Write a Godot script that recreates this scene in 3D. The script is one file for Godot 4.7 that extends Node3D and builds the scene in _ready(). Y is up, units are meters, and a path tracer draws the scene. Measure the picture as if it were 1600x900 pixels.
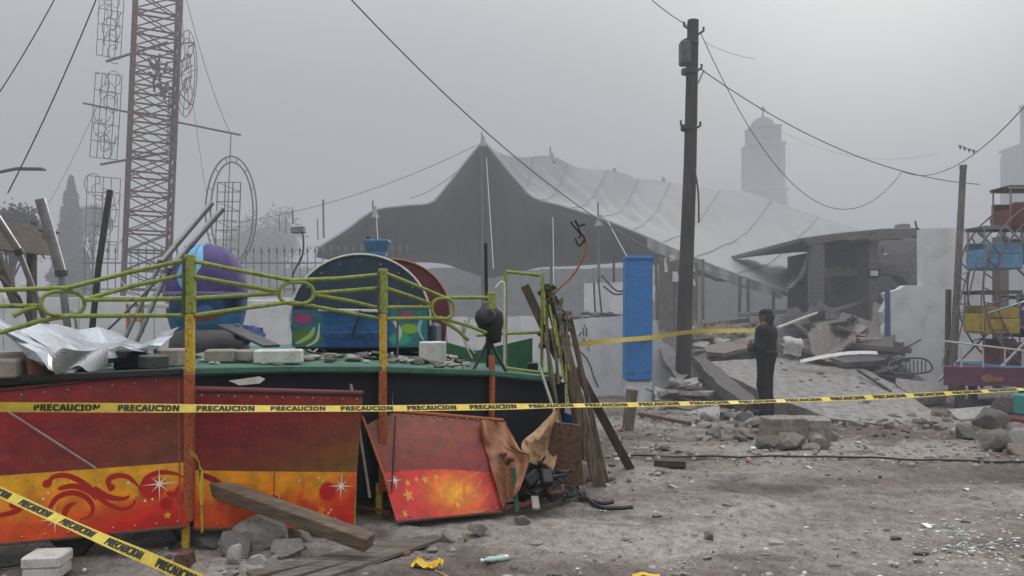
extends Node3D
# A wrecked funfair in dusty haze: camera, sky and sun first, then ground, background, building, rides, rubble and litter.
const FOCAL := 1230.0      # focal length for a picture 1600 wide
const EYE := 1.6
const HORIZON := 490.0
var used := {}
var M := {}
var T := {}
var rng := RandomNumberGenerator.new()
var hn := FastNoiseLite.new()
var hn2 := FastNoiseLite.new()
var rocks := []
var slabs := []

func _ready():
	rng.seed = 77
	# ---- camera, sky, sun, exposure, haze
	var cam := Camera3D.new(); cam.name = "camera"
	cam.projection = Camera3D.PROJECTION_FRUSTUM
	cam.near = 0.05; cam.far = 900.0
	cam.size = cam.near * 900.0 / FOCAL
	cam.frustum_offset = Vector2(0, cam.near * (HORIZON - 450.0) / FOCAL)
	cam.position = Vector3(0, EYE, 0)
	add_child(cam); cam.current = true
	var sun_dir := Vector3(0.49, 0.42, -1.0).normalized()      # towards the sun, veiled by the dust high on the right
	var env := Environment.new()
	env.background_mode = Environment.BG_SKY
	var sky := Sky.new(); var sm := PanoramaSkyMaterial.new()
	sm.panorama = sky_picture(sun_dir); sky.sky_material = sm
	env.sky = sky
	env.background_energy_multiplier = 1.0
	env.tonemap_mode = Environment.TONE_MAPPER_LINEAR
	env.tonemap_exposure = 1.55
	env.fog_enabled = true
	env.fog_density = 0.002
	env.fog_light_color = Color(0.93, 0.95, 0.98)
	env.volumetric_fog_enabled = true; env.volumetric_fog_density = 0.0      # for the bank of dust over the ruins
	env.sdfgi_enabled = true; env.ssao_enabled = true; env.ssil_enabled = true
	var we := WorldEnvironment.new(); we.name = "environment"; we.environment = env; add_child(we)
	var sun := DirectionalLight3D.new(); sun.name = "sun"
	sun.light_energy = 0.45; sun.light_angular_distance = 14.0; sun.light_color = Color(1.0, 0.96, 0.9)
	sun.shadow_enabled = true
	add_child(sun)
	sun.look_at_from_position(Vector3(0, 20, 0), Vector3(0, 20, 0) - sun_dir, Vector3.UP)
	# ---- shared stuff
	hn.seed = 5; hn.frequency = 0.35; hn.fractal_octaves = 4
	hn2.seed = 9; hn2.frequency = 0.09; hn2.fractal_octaves = 3
	make_textures()
	make_materials()
	for i in 10: rocks.append(rock_mesh(100 + i, 1, 8 + i % 4))
	for i in 4: rocks.append(rock_mesh(200 + i, 2, 9))
	build_ground()
	build_far()
	build_tent()
	build_towers()
	build_left_background()
	build_house()
	build_heap()
	build_pole_and_wires()
	build_small_wheel()
	build_platform()
	build_cars()
	build_deck_things()
	build_panels()
	build_wreck()
	build_person()
	build_front_rubble()
	build_tapes()
	build_litter()
	# the bank of dust hanging over everything beyond the ride
	var fv := FogVolume.new(); fv.name = "dust_haze"; fv.shape = RenderingServer.FOG_VOLUME_SHAPE_BOX
	fv.size = Vector3(560, 18, 250); fv.position = Vector3(0, 7, -9.5 - 125)
	var fm := FogMaterial.new(); fm.density = 0.0158; fm.albedo = Color(0.93, 0.95, 0.98); fv.material = fm
	add_child(fv); tag(fv, "pale grey dust hanging in the air over the ruins", "dust", "", "stuff")

# ------------------------------------------------------------------ places
func at(x: float, y: float, d: float) -> Vector3:          # a point d metres ahead, from where it stands in the photograph
	return Vector3((x - 800.0) / FOCAL * d, EYE + (HORIZON - y) / FOCAL * d, -d)
func on_ground(x: float, y: float) -> Vector3:
	var v := at(x, y, EYE * FOCAL / (y - HORIZON)); v.y = gh(v.x, v.z); return v
func gh(x: float, z: float) -> float:                       # height of the trampled ground
	return hn2.get_noise_2d(x * 2.0, z * 2.0) * 0.07 + hn.get_noise_2d(x * 3.0, z * 3.0) * 0.026 - 0.02

# ------------------------------------------------------------------ sky
func sky_picture(sd: Vector3) -> ImageTexture:
	var w := 512; var h := 256
	var img := Image.create(w, h, false, Image.FORMAT_RGBF)
	var n := FastNoiseLite.new(); n.seed = 3; n.frequency = 1.1; n.fractal_octaves = 3
	for j in h:
		var th := PI * (j + 0.5) / h
		for i in w:
			var ph := TAU * (i + 0.5) / w
			var dir := Vector3(sin(ph) * sin(th), cos(th), -cos(ph) * sin(th))
			var up: float = max(dir.y, 0.0)
			var v := 0.155 + 1.58 * up * up
			v *= 1.0 + 0.05 * n.get_noise_3d(dir.x * 2.0, dir.y * 2.0, dir.z * 2.0)
			var c := Vector3(0.97, 0.99, 1.03) * v
			var a := acos(clampf(dir.dot(sd), -1, 1))
			var glow := exp(-a * a / (2 * 0.16 * 0.16)) * 0.24 + exp(-a * a / (2 * 0.45 * 0.45)) * 0.07
			c += Vector3(1.0, 0.975, 0.87) * glow
			img.set_pixel(i, j, Color(c.x, c.y, c.z))
	return ImageTexture.create_from_image(img)

# ------------------------------------------------------------------ naming and tagging
func numbered(called: String) -> String:
	if not used.has(called):
		used[called] = 0
		return called
	used[called] += 1
	return "%s_%03d" % [called, used[called]]
func tag(o, label: String, category := "", group := "", kind := ""):
	if label: o.set_meta("label", label)
	if category: o.set_meta("category", category)
	if group: o.set_meta("group", group)
	if kind: o.set_meta("kind", kind)
	elif category: o.set_meta("kind", "thing")
	return o
func thing(called: String, base: Vector3, label: String, category: String, group := ""):
	var o := Node3D.new(); o.name = numbered(called); add_child(o); o.position = base
	return tag(o, label, category, group)
# a part whose shape was laid out in world coordinates
func part(s: SurfaceTool, called: String, m: Material, parent: Node3D, kind := ""):
	var o := MeshInstance3D.new(); o.name = called
	s.generate_normals()
	o.mesh = s.commit(); o.material_override = m
	parent.add_child(o, true)
	o.position = -world_of(parent)
	if kind: o.set_meta("kind", kind)
	return o
func world_of(n: Node3D) -> Vector3:
	var v := Vector3.ZERO; var k = n
	while k != self and k != null:
		v += k.position; k = k.get_parent()
	return v
# a thing that is one mesh, laid out in world coordinates; its node goes to the middle of its foot
func solo(s: SurfaceTool, called: String, m: Material, label: String, category := "", group := "", kind := ""):
	s.generate_normals()
	var raw := s.commit(); var b := raw.get_aabb()
	var foot := Vector3(b.position.x + b.size.x / 2, b.position.y, b.position.z + b.size.z / 2)
	var t := SurfaceTool.new(); t.append_from(raw, 0, Transform3D(Basis.IDENTITY, -foot))
	var o := MeshInstance3D.new(); o.name = numbered(called)
	o.mesh = t.commit(); o.material_override = m; o.position = foot
	add_child(o)
	return tag(o, label, category, group, kind)
func ground_kind(s: SurfaceTool, called: String, m: Material):
	s.generate_normals()
	var o := MeshInstance3D.new(); o.name = numbered(called); o.mesh = s.commit(); o.material_override = m
	add_child(o); o.set_meta("kind", "structure")
	return o
func placed(mesh: Mesh, called: String, m: Material, xf: Transform3D, label: String, category := "", group := ""):
	var o := MeshInstance3D.new(); o.name = numbered(called); o.mesh = mesh; o.material_override = m; o.transform = xf
	add_child(o)
	return tag(o, label, category, group)
func piece(mesh: Mesh, called: String, m: Material, xf: Transform3D, parent: Node3D):   # a shared mesh as a part, xf in world coordinates
	var o := MeshInstance3D.new(); o.name = called; o.mesh = mesh; o.material_override = m
	parent.add_child(o, true); o.transform = xf; o.position = xf.origin - world_of(parent)
	return o

# ------------------------------------------------------------------ shapes
func S() -> SurfaceTool:
	var s := SurfaceTool.new(); s.begin(Mesh.PRIMITIVE_TRIANGLES); s.set_smooth_group(-1); return s
func face(s: SurfaceTool, pts: Array, out: Vector3):
	var a: Vector3 = pts[0]; var b: Vector3 = pts[1]; var c: Vector3 = pts[2]
	var flip := (a - c).cross(a - b).dot(out) < 0
	for i in range(1, pts.size() - 1):
		s.add_vertex(pts[0])
		if flip:
			s.add_vertex(pts[i + 1]); s.add_vertex(pts[i])
		else:
			s.add_vertex(pts[i]); s.add_vertex(pts[i + 1])
func box(s: SurfaceTool, xf: Transform3D, sz: Vector3, b := 0.0):
	var h := sz / 2
	var bb: float = min(b, min(h.x, min(h.y, h.z)) * 0.6)
	var o := xf.basis
	for i in 3:
		var j := (i + 1) % 3; var k := (i + 2) % 3
		for si in [-1.0, 1.0]:
			var pts := []
			for q in [[-1, -1], [1, -1], [1, 1], [-1, 1]]:
				var v := Vector3.ZERO
				v[i] = si * h[i]; v[j] = q[0] * (h[j] - bb); v[k] = q[1] * (h[k] - bb)
				pts.append(xf * v)
			var n := Vector3.ZERO; n[i] = si
			face(s, pts, o * n)
			if bb > 0:
				for sj in [-1.0, 1.0]:
					var e := []
					for sk in [-1.0, 1.0]:
						var v := Vector3.ZERO
						v[i] = si * h[i]; v[j] = sj * (h[j] - bb); v[k] = sk * (h[k] - bb); e.append(xf * v)
					for sk in [1.0, -1.0]:
						var v := Vector3.ZERO
						v[i] = si * (h[i] - bb); v[j] = sj * h[j]; v[k] = sk * (h[k] - bb); e.append(xf * v)
					var n2 := Vector3.ZERO; n2[i] = si; n2[j] = sj
					face(s, e, o * n2)
	if bb > 0:
		for sx in [-1.0, 1.0]:
			for sy in [-1.0, 1.0]:
				for sz2 in [-1.0, 1.0]:
					var g := Vector3(sx, sy, sz2)
					face(s, [xf * (g * (h - Vector3(0, bb, bb))), xf * (g * (h - Vector3(bb, 0, bb))), xf * (g * (h - Vector3(bb, bb, 0)))], o * g)
func basis_along(dir: Vector3, up := Vector3.UP) -> Basis:   # local x runs along dir, y as near to up as can be
	var x := dir.normalized(); var u := up
	if abs(x.dot(u)) > 0.98: u = Vector3.BACK
	var z := x.cross(u).normalized(); var y := z.cross(x)
	return Basis(x, y, z)
func bar(s: SurfaceTool, a: Vector3, b: Vector3, w: float, h: float, bev := 0.0, up := Vector3.UP, roll := 0.0):
	var B := basis_along(b - a, up)
	if roll != 0.0: B = Basis(B.x, roll) * B
	box(s, Transform3D(B, (a + b) / 2), Vector3((b - a).length(), h, w), bev)
func tube(s: SurfaceTool, pts: Array, r: float, n := 6, r2 := -1.0, caps := true):
	if r2 < 0: r2 = r
	var m := pts.size()
	var rings := []
	var last_up := Vector3.UP
	for i in m:
		var dir: Vector3 = pts[min(i + 1, m - 1)] - pts[max(i - 1, 0)]
		dir = dir.normalized()
		var side := dir.cross(last_up)
		if side.length() < 0.05: side = dir.cross(Vector3.RIGHT)
		if side.length() < 0.05: side = dir.cross(Vector3.BACK)
		side = side.normalized()
		var up := side.cross(dir).normalized(); last_up = up
		var ring := []
		var rr := lerpf(r, r2, float(i) / max(1, m - 1))
		for k in n:
			var a := TAU * k / n
			ring.append(pts[i] + (side * cos(a) + up * sin(a)) * rr)
		rings.append(ring)
	s.set_smooth_group(1)
	for i in m - 1:
		for k in n:
			var k2 := (k + 1) % n
			var mid: Vector3 = (rings[i][k] + rings[i][k2]) / 2 - pts[i]
			face(s, [rings[i][k], rings[i][k2], rings[i + 1][k2], rings[i + 1][k]], mid)
	s.set_smooth_group(-1)
	if caps:
		face(s, rings[0], pts[0] - pts[1]); face(s, rings[m - 1], pts[m - 1] - pts[m - 2])
func hollow(s: SurfaceTool, a: Vector3, b: Vector3, r: float, n := 12, wall := 0.15):   # a pipe with an open end at a
	tube(s, [a, b], r, n, -1, false)
	var dir := (b - a).normalized(); var B := basis_along(dir)
	tube(s, [a + dir * 0.001, a + dir * r * 4.0], r * (1 - wall), n, -1, false)
	var o := []; var inn := []
	for k in n:
		var d := B.y * cos(TAU * k / n) + B.z * sin(TAU * k / n)
		o.append(a + d * r); inn.append(a + d * r * (1 - wall))
	for k in n: face(s, [o[k], o[(k + 1) % n], inn[(k + 1) % n], inn[k]], -dir)
	var e := []; var e2 := []
	for k in n:
		var d := B.y * cos(TAU * k / n) + B.z * sin(TAU * k / n)
		e.append(b + d * r); e2.append(a + dir * r * 4.0 + d * r * (1 - wall))
	face(s, e, dir); face(s, e2, -dir)
func lathe(s: SurfaceTool, prof: Array, xf: Transform3D, n := 16, a0 := 0.0, a1 := TAU):
	s.set_smooth_group(2)
	for i in prof.size() - 1:
		for k in n:
			var t0 := lerpf(a0, a1, float(k) / n); var t1 := lerpf(a0, a1, float(k + 1) / n)
			var p: Vector2 = prof[i]; var q: Vector2 = prof[i + 1]
			var A := xf * Vector3(p.x * cos(t0), p.y, p.x * sin(t0)); var B := xf * Vector3(p.x * cos(t1), p.y, p.x * sin(t1))
			var C := xf * Vector3(q.x * cos(t1), q.y, q.x * sin(t1)); var D := xf * Vector3(q.x * cos(t0), q.y, q.x * sin(t0))
			var out := xf.basis * Vector3(cos((t0 + t1) / 2) * (q.y - p.y), -(q.x - p.x), sin((t0 + t1) / 2) * (q.y - p.y))
			if p.x < 0.0005: face(s, [A, C, D], out)
			elif q.x < 0.0005: face(s, [A, B, C], out)
			else: face(s, [A, B, C, D], out)
	s.set_smooth_group(-1)
func prism(s: SurfaceTool, poly: PackedVector2Array, depth: float, xf: Transform3D, shrink := 1.0, jit := 0.0):   # outline in local xy, thickness along z
	var idx := Geometry2D.triangulate_polygon(poly)
	var back := PackedVector2Array(); var c := Vector2.ZERO
	for p in poly: c += p / poly.size()
	for p in poly: back.append(c + (p - c) * shrink + Vector2(rng.randf_range(-jit, jit), rng.randf_range(-jit, jit)))
	var nz := xf.basis.z
	for k in range(0, idx.size(), 3):
		face(s, [xf * V3(poly[idx[k]], depth / 2), xf * V3(poly[idx[k + 1]], depth / 2), xf * V3(poly[idx[k + 2]], depth / 2)], nz)
		face(s, [xf * V3(back[idx[k]], -depth / 2), xf * V3(back[idx[k + 1]], -depth / 2), xf * V3(back[idx[k + 2]], -depth / 2)], -nz)
	var cw := Geometry2D.is_polygon_clockwise(poly)
	for i in poly.size():
		var j := (i + 1) % poly.size()
		var e := poly[j] - poly[i]; var out := Vector2(e.y, -e.x) * (-1.0 if cw else 1.0)
		face(s, [xf * V3(poly[i], depth / 2), xf * V3(poly[j], depth / 2), xf * V3(back[j], -depth / 2), xf * V3(back[i], -depth / 2)], xf.basis * Vector3(out.x, out.y, 0))
func V3(p: Vector2, z: float) -> Vector3: return Vector3(p.x, p.y, z)
func jagged(poly: Array, step: float, amp: float) -> PackedVector2Array:      # an outline with broken edges
	var out := PackedVector2Array()
	for i in poly.size():
		var a: Vector2 = poly[i]; var b: Vector2 = poly[(i + 1) % poly.size()]
		var n: int = max(1, int((b - a).length() / step)); var nrm := (b - a).orthogonal().normalized()
		for k in n:
			var w := rng.randf_range(-amp, amp) if k > 0 else 0.0
			out.append(a.lerp(b, (k + (rng.randf_range(-0.3, 0.3) if k > 0 else 0.0)) / n) + nrm * w)
	return out
func sheet(s: SurfaceTool, nu: int, nv: int, f: Callable, smooth := true):
	var g := []
	for i in nu + 1:
		var row := []
		for j in nv + 1: row.append(f.call(float(i) / nu, float(j) / nv))
		g.append(row)
	s.set_smooth_group(3 if smooth else -1)
	for i in nu:
		for j in nv:
			var q := [[i, j], [i + 1, j], [i + 1, j + 1], [i, j], [i + 1, j + 1], [i, j + 1]]
			for e in q:
				s.set_uv(Vector2(float(e[0]) / nu, float(e[1]) / nv)); s.add_vertex(g[e[0]][e[1]])
	s.set_smooth_group(-1)
func sheet_flat(s: SurfaceTool, nu: int, nv: int, f: Callable): sheet(s, nu, nv, f, false)
func along(pts: Array, t: float):                          # a point on a chain of points, t from 0 to 1 by index
	var f: float = clampf(t, 0, 1) * (pts.size() - 1); var i: int = min(int(f), pts.size() - 2)
	return pts[i].lerp(pts[i + 1], f - i)
func smooth_along(pts: Array, t: float) -> Vector3:
	var n := pts.size(); var f: float = clampf(t, 0, 1) * (n - 1); var i: int = min(int(f), n - 2)
	var a: Vector3 = pts[max(i - 1, 0)]; var b: Vector3 = pts[i]; var c: Vector3 = pts[i + 1]; var d: Vector3 = pts[min(i + 2, n - 1)]
	return b.cubic_interpolate(c, a, d, f - i)
func smooth_line(pts: Array, n: int) -> Array:
	var o := []
	for i in n + 1: o.append(smooth_along(pts, float(i) / n))
	return o
func sagging(a: Vector3, b: Vector3, sag: float, n := 16) -> Array:
	var o := []
	for i in n + 1:
		var t := float(i) / n
		o.append(a.lerp(b, t) - Vector3(0, sag * 4 * t * (1 - t), 0))
	return o
func ball_points(sub: int) -> Array:
	var t := (1.0 + sqrt(5.0)) / 2
	var v := [Vector3(-1, t, 0), Vector3(1, t, 0), Vector3(-1, -t, 0), Vector3(1, -t, 0), Vector3(0, -1, t), Vector3(0, 1, t), Vector3(0, -1, -t), Vector3(0, 1, -t), Vector3(t, 0, -1), Vector3(t, 0, 1), Vector3(-t, 0, -1), Vector3(-t, 0, 1)]
	var f := [[0, 11, 5], [0, 5, 1], [0, 1, 7], [0, 7, 10], [0, 10, 11], [1, 5, 9], [5, 11, 4], [11, 10, 2], [10, 7, 6], [7, 1, 8], [3, 9, 4], [3, 4, 2], [3, 2, 6], [3, 6, 8], [3, 8, 9], [4, 9, 5], [2, 4, 11], [6, 2, 10], [8, 6, 7], [9, 8, 1]]
	var tris := []
	for q in f: tris.append([v[q[0]].normalized(), v[q[1]].normalized(), v[q[2]].normalized()])
	for k in sub:
		var nt := []
		for q in tris:
			var ab: Vector3 = (q[0] + q[1]).normalized(); var bc: Vector3 = (q[1] + q[2]).normalized(); var ca: Vector3 = (q[2] + q[0]).normalized()
			nt.append([q[0], ab, ca]); nt.append([ab, q[1], bc]); nt.append([ca, bc, q[2]]); nt.append([ab, bc, ca])
		tris = nt
	return tris
func rock_mesh(sd: int, sub: int, cuts: int) -> ArrayMesh:  # a broken chunk: a ball with flat faces struck off, about 1 m across, its foot at y 0
	var r := RandomNumberGenerator.new(); r.seed = sd
	var planes := []
	for i in cuts: planes.append([Vector3(r.randf_range(-1, 1), r.randf_range(-1, 1), r.randf_range(-1, 1)).normalized(), r.randf_range(0.36, 0.72)])
	planes.append([Vector3.DOWN, 0.5]); planes.append([Vector3(0.25, 1, 0.15).normalized(), 0.62])
	var n := FastNoiseLite.new(); n.seed = sd; n.frequency = 1.3
	var s := S()
	for t in ball_points(sub):
		var q := []
		for p in t:
			var v: Vector3 = p * 0.95
			for k in 2:
				for pl in planes:
					var e: float = v.dot(pl[0]) - pl[1]
					if e > 0: v -= pl[0] * e
			v *= 1.0 + 0.09 * n.get_noise_3dv(p * 2.0)
			q.append(v * 0.62 + Vector3(0, 0.31, 0))
		face(s, q, t[0] + t[1] + t[2])
	s.generate_normals()
	return s.commit()
func ngon(x0: float, x1: float, y0: float, y1: float) -> PackedVector2Array:
	return PackedVector2Array([Vector2(x0, y0), Vector2(x1, y0), Vector2(x1, y1), Vector2(x0, y1)])
func plain(p: Vector3) -> Transform3D: return Transform3D(Basis.IDENTITY, p)

# ------------------------------------------------------------------ textures and materials
func noise_bytes(sd: int, freq: float, oct: int, size: int, kind := FastNoiseLite.TYPE_SIMPLEX_SMOOTH) -> PackedByteArray:
	var n := FastNoiseLite.new(); n.seed = sd; n.frequency = freq; n.fractal_octaves = oct; n.noise_type = kind
	var im := n.get_seamless_image(size, size); im.convert(Image.FORMAT_L8)
	return im.get_data()
# a tiling picture: weighted noises run through a colour ramp; returns [texture, height picture]
func layered(size: int, layers: Array, ramp: Array) -> Array:
	var g := Gradient.new(); g.offsets = PackedFloat32Array(); g.colors = PackedColorArray()
	var offs := PackedFloat32Array(); var cols := PackedColorArray()
	for e in ramp: offs.append(e[0]); cols.append(e[1])
	g.offsets = offs; g.colors = cols
	var lut := PackedByteArray(); lut.resize(768)
	for i in 256:
		var c := g.sample(i / 255.0)
		lut[i * 3] = int(c.r * 255); lut[i * 3 + 1] = int(c.g * 255); lut[i * 3 + 2] = int(c.b * 255)
	var data := []
	for l in layers: data.append(noise_bytes(l[0], l[1], l[2], size, l[4] if l.size() > 4 else FastNoiseLite.TYPE_SIMPLEX_SMOOTH))
	var out := PackedByteArray(); out.resize(size * size * 3)
	var hts := PackedByteArray(); hts.resize(size * size)
	for k in size * size:
		var v := 0.0
		for i in layers.size(): v += (data[i][k] / 255.0 - 0.5) * layers[i][3]
		var b := clampi(int((v + 0.5) * 255), 0, 255)
		hts[k] = b
		out[k * 3] = lut[b * 3]; out[k * 3 + 1] = lut[b * 3 + 1]; out[k * 3 + 2] = lut[b * 3 + 2]
	var im := Image.create_from_data(size, size, false, Image.FORMAT_RGB8, out); im.generate_mipmaps()
	return [ImageTexture.create_from_image(im), Image.create_from_data(size, size, false, Image.FORMAT_L8, hts)]
func normals_of(h: Image, strength: float) -> ImageTexture:
	var im := h.duplicate(); im.convert(Image.FORMAT_RGBA8); im.bump_map_to_normal_map(strength)
	return ImageTexture.create_from_image(im)
func gray(v: float, r := 1.0, g := 1.0, b := 1.0) -> Color: return Color(v * r, v * g, v * b)
func make_textures():
	var a
	a = layered(512, [[1, 0.02, 4, 0.7], [2, 0.11, 3, 0.5], [3, 0.45, 1, 0.35]], [[0.0, gray(0.5, 1.0, 0.96, 0.92)], [0.35, gray(0.75, 1, 0.98, 0.96)], [0.6, gray(0.86)], [1.0, gray(1.0)]])
	T.concrete = a[0]; T.concrete_n = normals_of(a[1], 5.0)
	a = layered(1024, [[11, 0.012, 4, 0.55], [12, 0.05, 4, 0.6], [13, 0.2, 2, 0.55], [14, 0.47, 1, 0.4]], [[0.0, gray(0.45, 1.0, 0.93, 0.87)], [0.3, gray(0.7, 1, 0.96, 0.93)], [0.5, gray(0.82, 1, 0.98, 0.96)], [0.75, gray(0.92, 1, 0.99, 0.98)], [1.0, gray(1.0)]])
	T.ground = a[0]; T.ground_n = normals_of(a[1], 7.0)
	a = layered(512, [[21, 0.01, 3, 0.55], [22, 0.06, 4, 0.45], [23, 0.4, 1, 0.2]], [[0.0, gray(0.6, 1, 0.96, 0.9)], [0.3, gray(0.82, 1, 0.98, 0.96)], [0.5, gray(0.93)], [1.0, gray(1.0)]])
	T.dirty = a[0]; T.dirty_n = normals_of(a[1], 1.5)
	a = layered(512, [[25, 0.008, 4, 0.5], [26, 0.09, 3, 0.3], [27, 0.42, 1, 0.2]], [[0.0, gray(0.74, 1, 0.98, 0.95)], [0.35, gray(0.88)], [0.6, gray(0.94)], [1.0, gray(1.0)]])
	T.plaster = a[0]; T.plaster_n = normals_of(a[1], 2.0)
	a = layered(512, [[31, 0.03, 5, 1.2], [32, 0.2, 2, 0.4]], [[0.0, Color(0.6, 0.48, 0.4)], [0.2, Color(0.78, 0.72, 0.66)], [0.36, Color(0.9, 0.88, 0.86)], [1.0, Color(1, 1, 1)]])
	T.rusty = a[0]
	a = layered(512, [[61, 0.012, 4, 0.6], [62, 0.07, 4, 0.7], [63, 0.35, 1, 0.25]], [[0.0, Color(0.66, 0.68, 0.68)], [0.16, Color(0.6, 0.64, 0.66)], [0.2, Color(0.07, 0.35, 0.58)], [0.45, Color(0.08, 0.43, 0.71)], [0.8, Color(0.10, 0.47, 0.75)], [1.0, Color(0.3, 0.55, 0.74)]])
	T.peel = a[0]
	a = layered(512, [[41, 0.008, 3, 0.4], [42, 0.03, 3, 0.3], [43, 0.48, 1, 0.15]], [[0.0, gray(0.8, 1, 0.98, 0.96)], [0.4, gray(0.92)], [1.0, gray(1.0)]])
	T.canvas = a[0]
	# wood: grain stretched along x
	var n := FastNoiseLite.new(); n.seed = 51; n.frequency = 0.03; n.fractal_octaves = 4
	var n2 := FastNoiseLite.new(); n2.seed = 52; n2.frequency = 0.012; n2.fractal_octaves = 3
	var im := Image.create(512, 512, false, Image.FORMAT_RGB8)
	for j in 512:
		for i in 512:
			var w := cos(TAU * i / 512.0) * 12; var w2 := sin(TAU * i / 512.0) * 12
			var v := 0.78 + 0.38 * n.get_noise_3d(w, j * 4.0, w2) + 0.2 * n2.get_noise_3d(w * 3, j * 1.0, w2 * 3)
			v = clampf(v, 0.25, 1.0)
			im.set_pixel(i, j, Color(v, v * 0.97, v * 0.93))
	T.wood = ImageTexture.create_from_image(im)
	var upright := im.duplicate(); upright.rotate_90(CLOCKWISE); T.wood_up = ImageTexture.create_from_image(upright)
func mat(col: Color, rough: float, tex = null, scale := 1.0, nrm = null, nsc := 0.6, metal := 0.0) -> StandardMaterial3D:   # col in linear values
	var m := StandardMaterial3D.new()
	m.albedo_color = col.linear_to_srgb(); m.roughness = rough; m.metallic = metal
	if tex: m.albedo_texture = tex
	if nrm: m.normal_enabled = true; m.normal_texture = nrm; m.normal_scale = nsc
	m.uv1_triplanar = true; m.uv1_scale = Vector3.ONE * scale
	m.cull_mode = BaseMaterial3D.CULL_DISABLED
	return m
func make_materials():
	M.ground = mat(Color(1, 1, 1), 0.95, T.ground, 0.55, T.ground_n, 1.0); M.ground.vertex_color_use_as_albedo = true; M.ground.uv1_world_triplanar = true
	M.pebble = mat(Color(1, 1, 1), 0.95); M.pebble.vertex_color_use_as_albedo = true
	M.concrete = mat(Color(0.38, 0.36, 0.34), 0.92, T.concrete, 0.9, T.concrete_n, 0.7)
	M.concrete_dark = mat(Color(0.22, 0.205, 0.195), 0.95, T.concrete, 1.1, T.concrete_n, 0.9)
	M.concrete_pale = mat(Color(0.55, 0.53, 0.5), 0.9, T.concrete, 0.8, T.concrete_n, 0.5)
	M.slab_face = mat(Color(0.42, 0.4, 0.375), 0.92, T.concrete, 0.45)
	M.concrete_warm = mat(Color(0.34, 0.29, 0.25), 0.92, T.concrete, 1.0, T.concrete_n, 0.7)
	M.white_wall = mat(Color(0.79, 0.79, 0.79), 0.88, T.plaster, 0.4, T.plaster_n, 0.5)
	M.dull_wall = mat(Color(0.33, 0.32, 0.31), 0.9, T.dirty, 0.3, T.dirty_n, 0.5)
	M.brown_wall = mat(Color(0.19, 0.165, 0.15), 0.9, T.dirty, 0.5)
	M.church = mat(Color(0.17, 0.163, 0.155), 0.9, T.concrete, 0.2)
	M.blue_paint = mat(Color(1, 1, 1), 0.7, T.peel, 0.9)
	M.blue_dark = mat(Color(0.05, 0.1, 0.25), 0.6, T.dirty, 0.9)
	M.canvas = mat(Color(0.335, 0.34, 0.34), 0.9, T.canvas, 0.12); M.canvas.backlight = Color(0.42, 0.42, 0.42)
	M.lattice = mat(Color(0.22, 0.10, 0.085), 0.8, T.wood, 1.0)
	M.reed = mat(Color(0.13, 0.12, 0.12), 0.8)
	M.rope = mat(Color(0.42, 0.41, 0.38), 0.9)
	M.wire = mat(Color(0.03, 0.03, 0.032), 0.6)
	M.pole_wood = mat(Color(0.075, 0.065, 0.058), 0.85, T.wood_up, 0.8)
	M.timber_up = mat(Color(0.24, 0.185, 0.14), 0.85, T.wood_up, 1.3); M.timber_dark_up = mat(Color(0.12, 0.09, 0.07), 0.85, T.wood_up, 1.3); M.timber_grey_up = mat(Color(0.26, 0.235, 0.21), 0.9, T.wood_up, 1.2)
	M.wood = mat(Color(0.24, 0.185, 0.14), 0.85, T.wood, 1.3)
	M.wood_grey = mat(Color(0.26, 0.235, 0.21), 0.9, T.wood, 1.2)
	M.wood_dark = mat(Color(0.12, 0.09, 0.07), 0.85, T.wood, 1.3)
	M.lime = mat(Color(0.29, 0.36, 0.08), 0.72, T.rusty, 1.6)
	M.yellow = mat(Color(0.60, 0.42, 0.04), 0.7, T.rusty, 1.6)
	M.orange = mat(Color(0.42, 0.11, 0.035), 0.55, T.rusty, 1.8)
	M.navy = mat(Color(0.006, 0.008, 0.016), 0.7, T.dirty, 1.0)
	M.black = mat(Color(0.018, 0.018, 0.02), 0.6, T.dirty, 1.0)
	M.deck_green = mat(Color(0.05, 0.16, 0.11), 0.6, T.dirty, 1.2)
	M.green_sheet = mat(Color(0.025, 0.13, 0.06), 0.5, T.dirty, 1.0)
	M.steel = mat(Color(0.36, 0.36, 0.37), 0.38, T.dirty, 1.3, null, 0.5, 0.85)
	M.steel_dark = mat(Color(0.12, 0.12, 0.12), 0.5, T.dirty, 1.3, null, 0.5, 0.5)
	M.foil = mat(Color(0.5, 0.53, 0.57), 0.4, T.dirty, 0.8, null, 0.5, 0.9)
	M.rim_grey = mat(Color(0.2, 0.11, 0.11), 0.6, T.dirty, 1.0)
	M.olive = mat(Color(0.13, 0.15, 0.08), 0.7, T.dirty, 1.0)
	M.tan = mat(Color(0.36, 0.32, 0.28), 0.9, T.dirty, 1.5)
	M.white_paint = mat(Color(0.7, 0.69, 0.66), 0.6, T.dirty, 1.2)
	M.torn = mat(Color(0.36, 0.16, 0.085), 0.5, T.rusty, 1.2, null, 0.5, 0.2)
	M.torn_tan = mat(Color(0.46, 0.3, 0.16), 0.6, T.rusty, 1.0)
	M.rust_brown = mat(Color(0.14, 0.075, 0.05), 0.8, T.rusty, 1.2)
	M.foliage = mat(Color(0.07, 0.085, 0.06), 0.9)
	M.foliage.backlight = Color(0.2, 0.25, 0.15)
	M.straw = mat(Color(0.42, 0.36, 0.25), 0.9)
	M.tape = mat(Color(0.72, 0.55, 0.06), 0.5, T.dirty, 2.0)
	M.ink = mat(Color(0.02, 0.02, 0.02), 0.7)
	M.plastic_yellow = mat(Color(0.62, 0.4, 0.02), 0.45)
	M.plastic_white = mat(Color(0.75, 0.76, 0.75), 0.5)
	M.plastic_green = mat(Color(0.35, 0.45, 0.4), 0.3)
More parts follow.
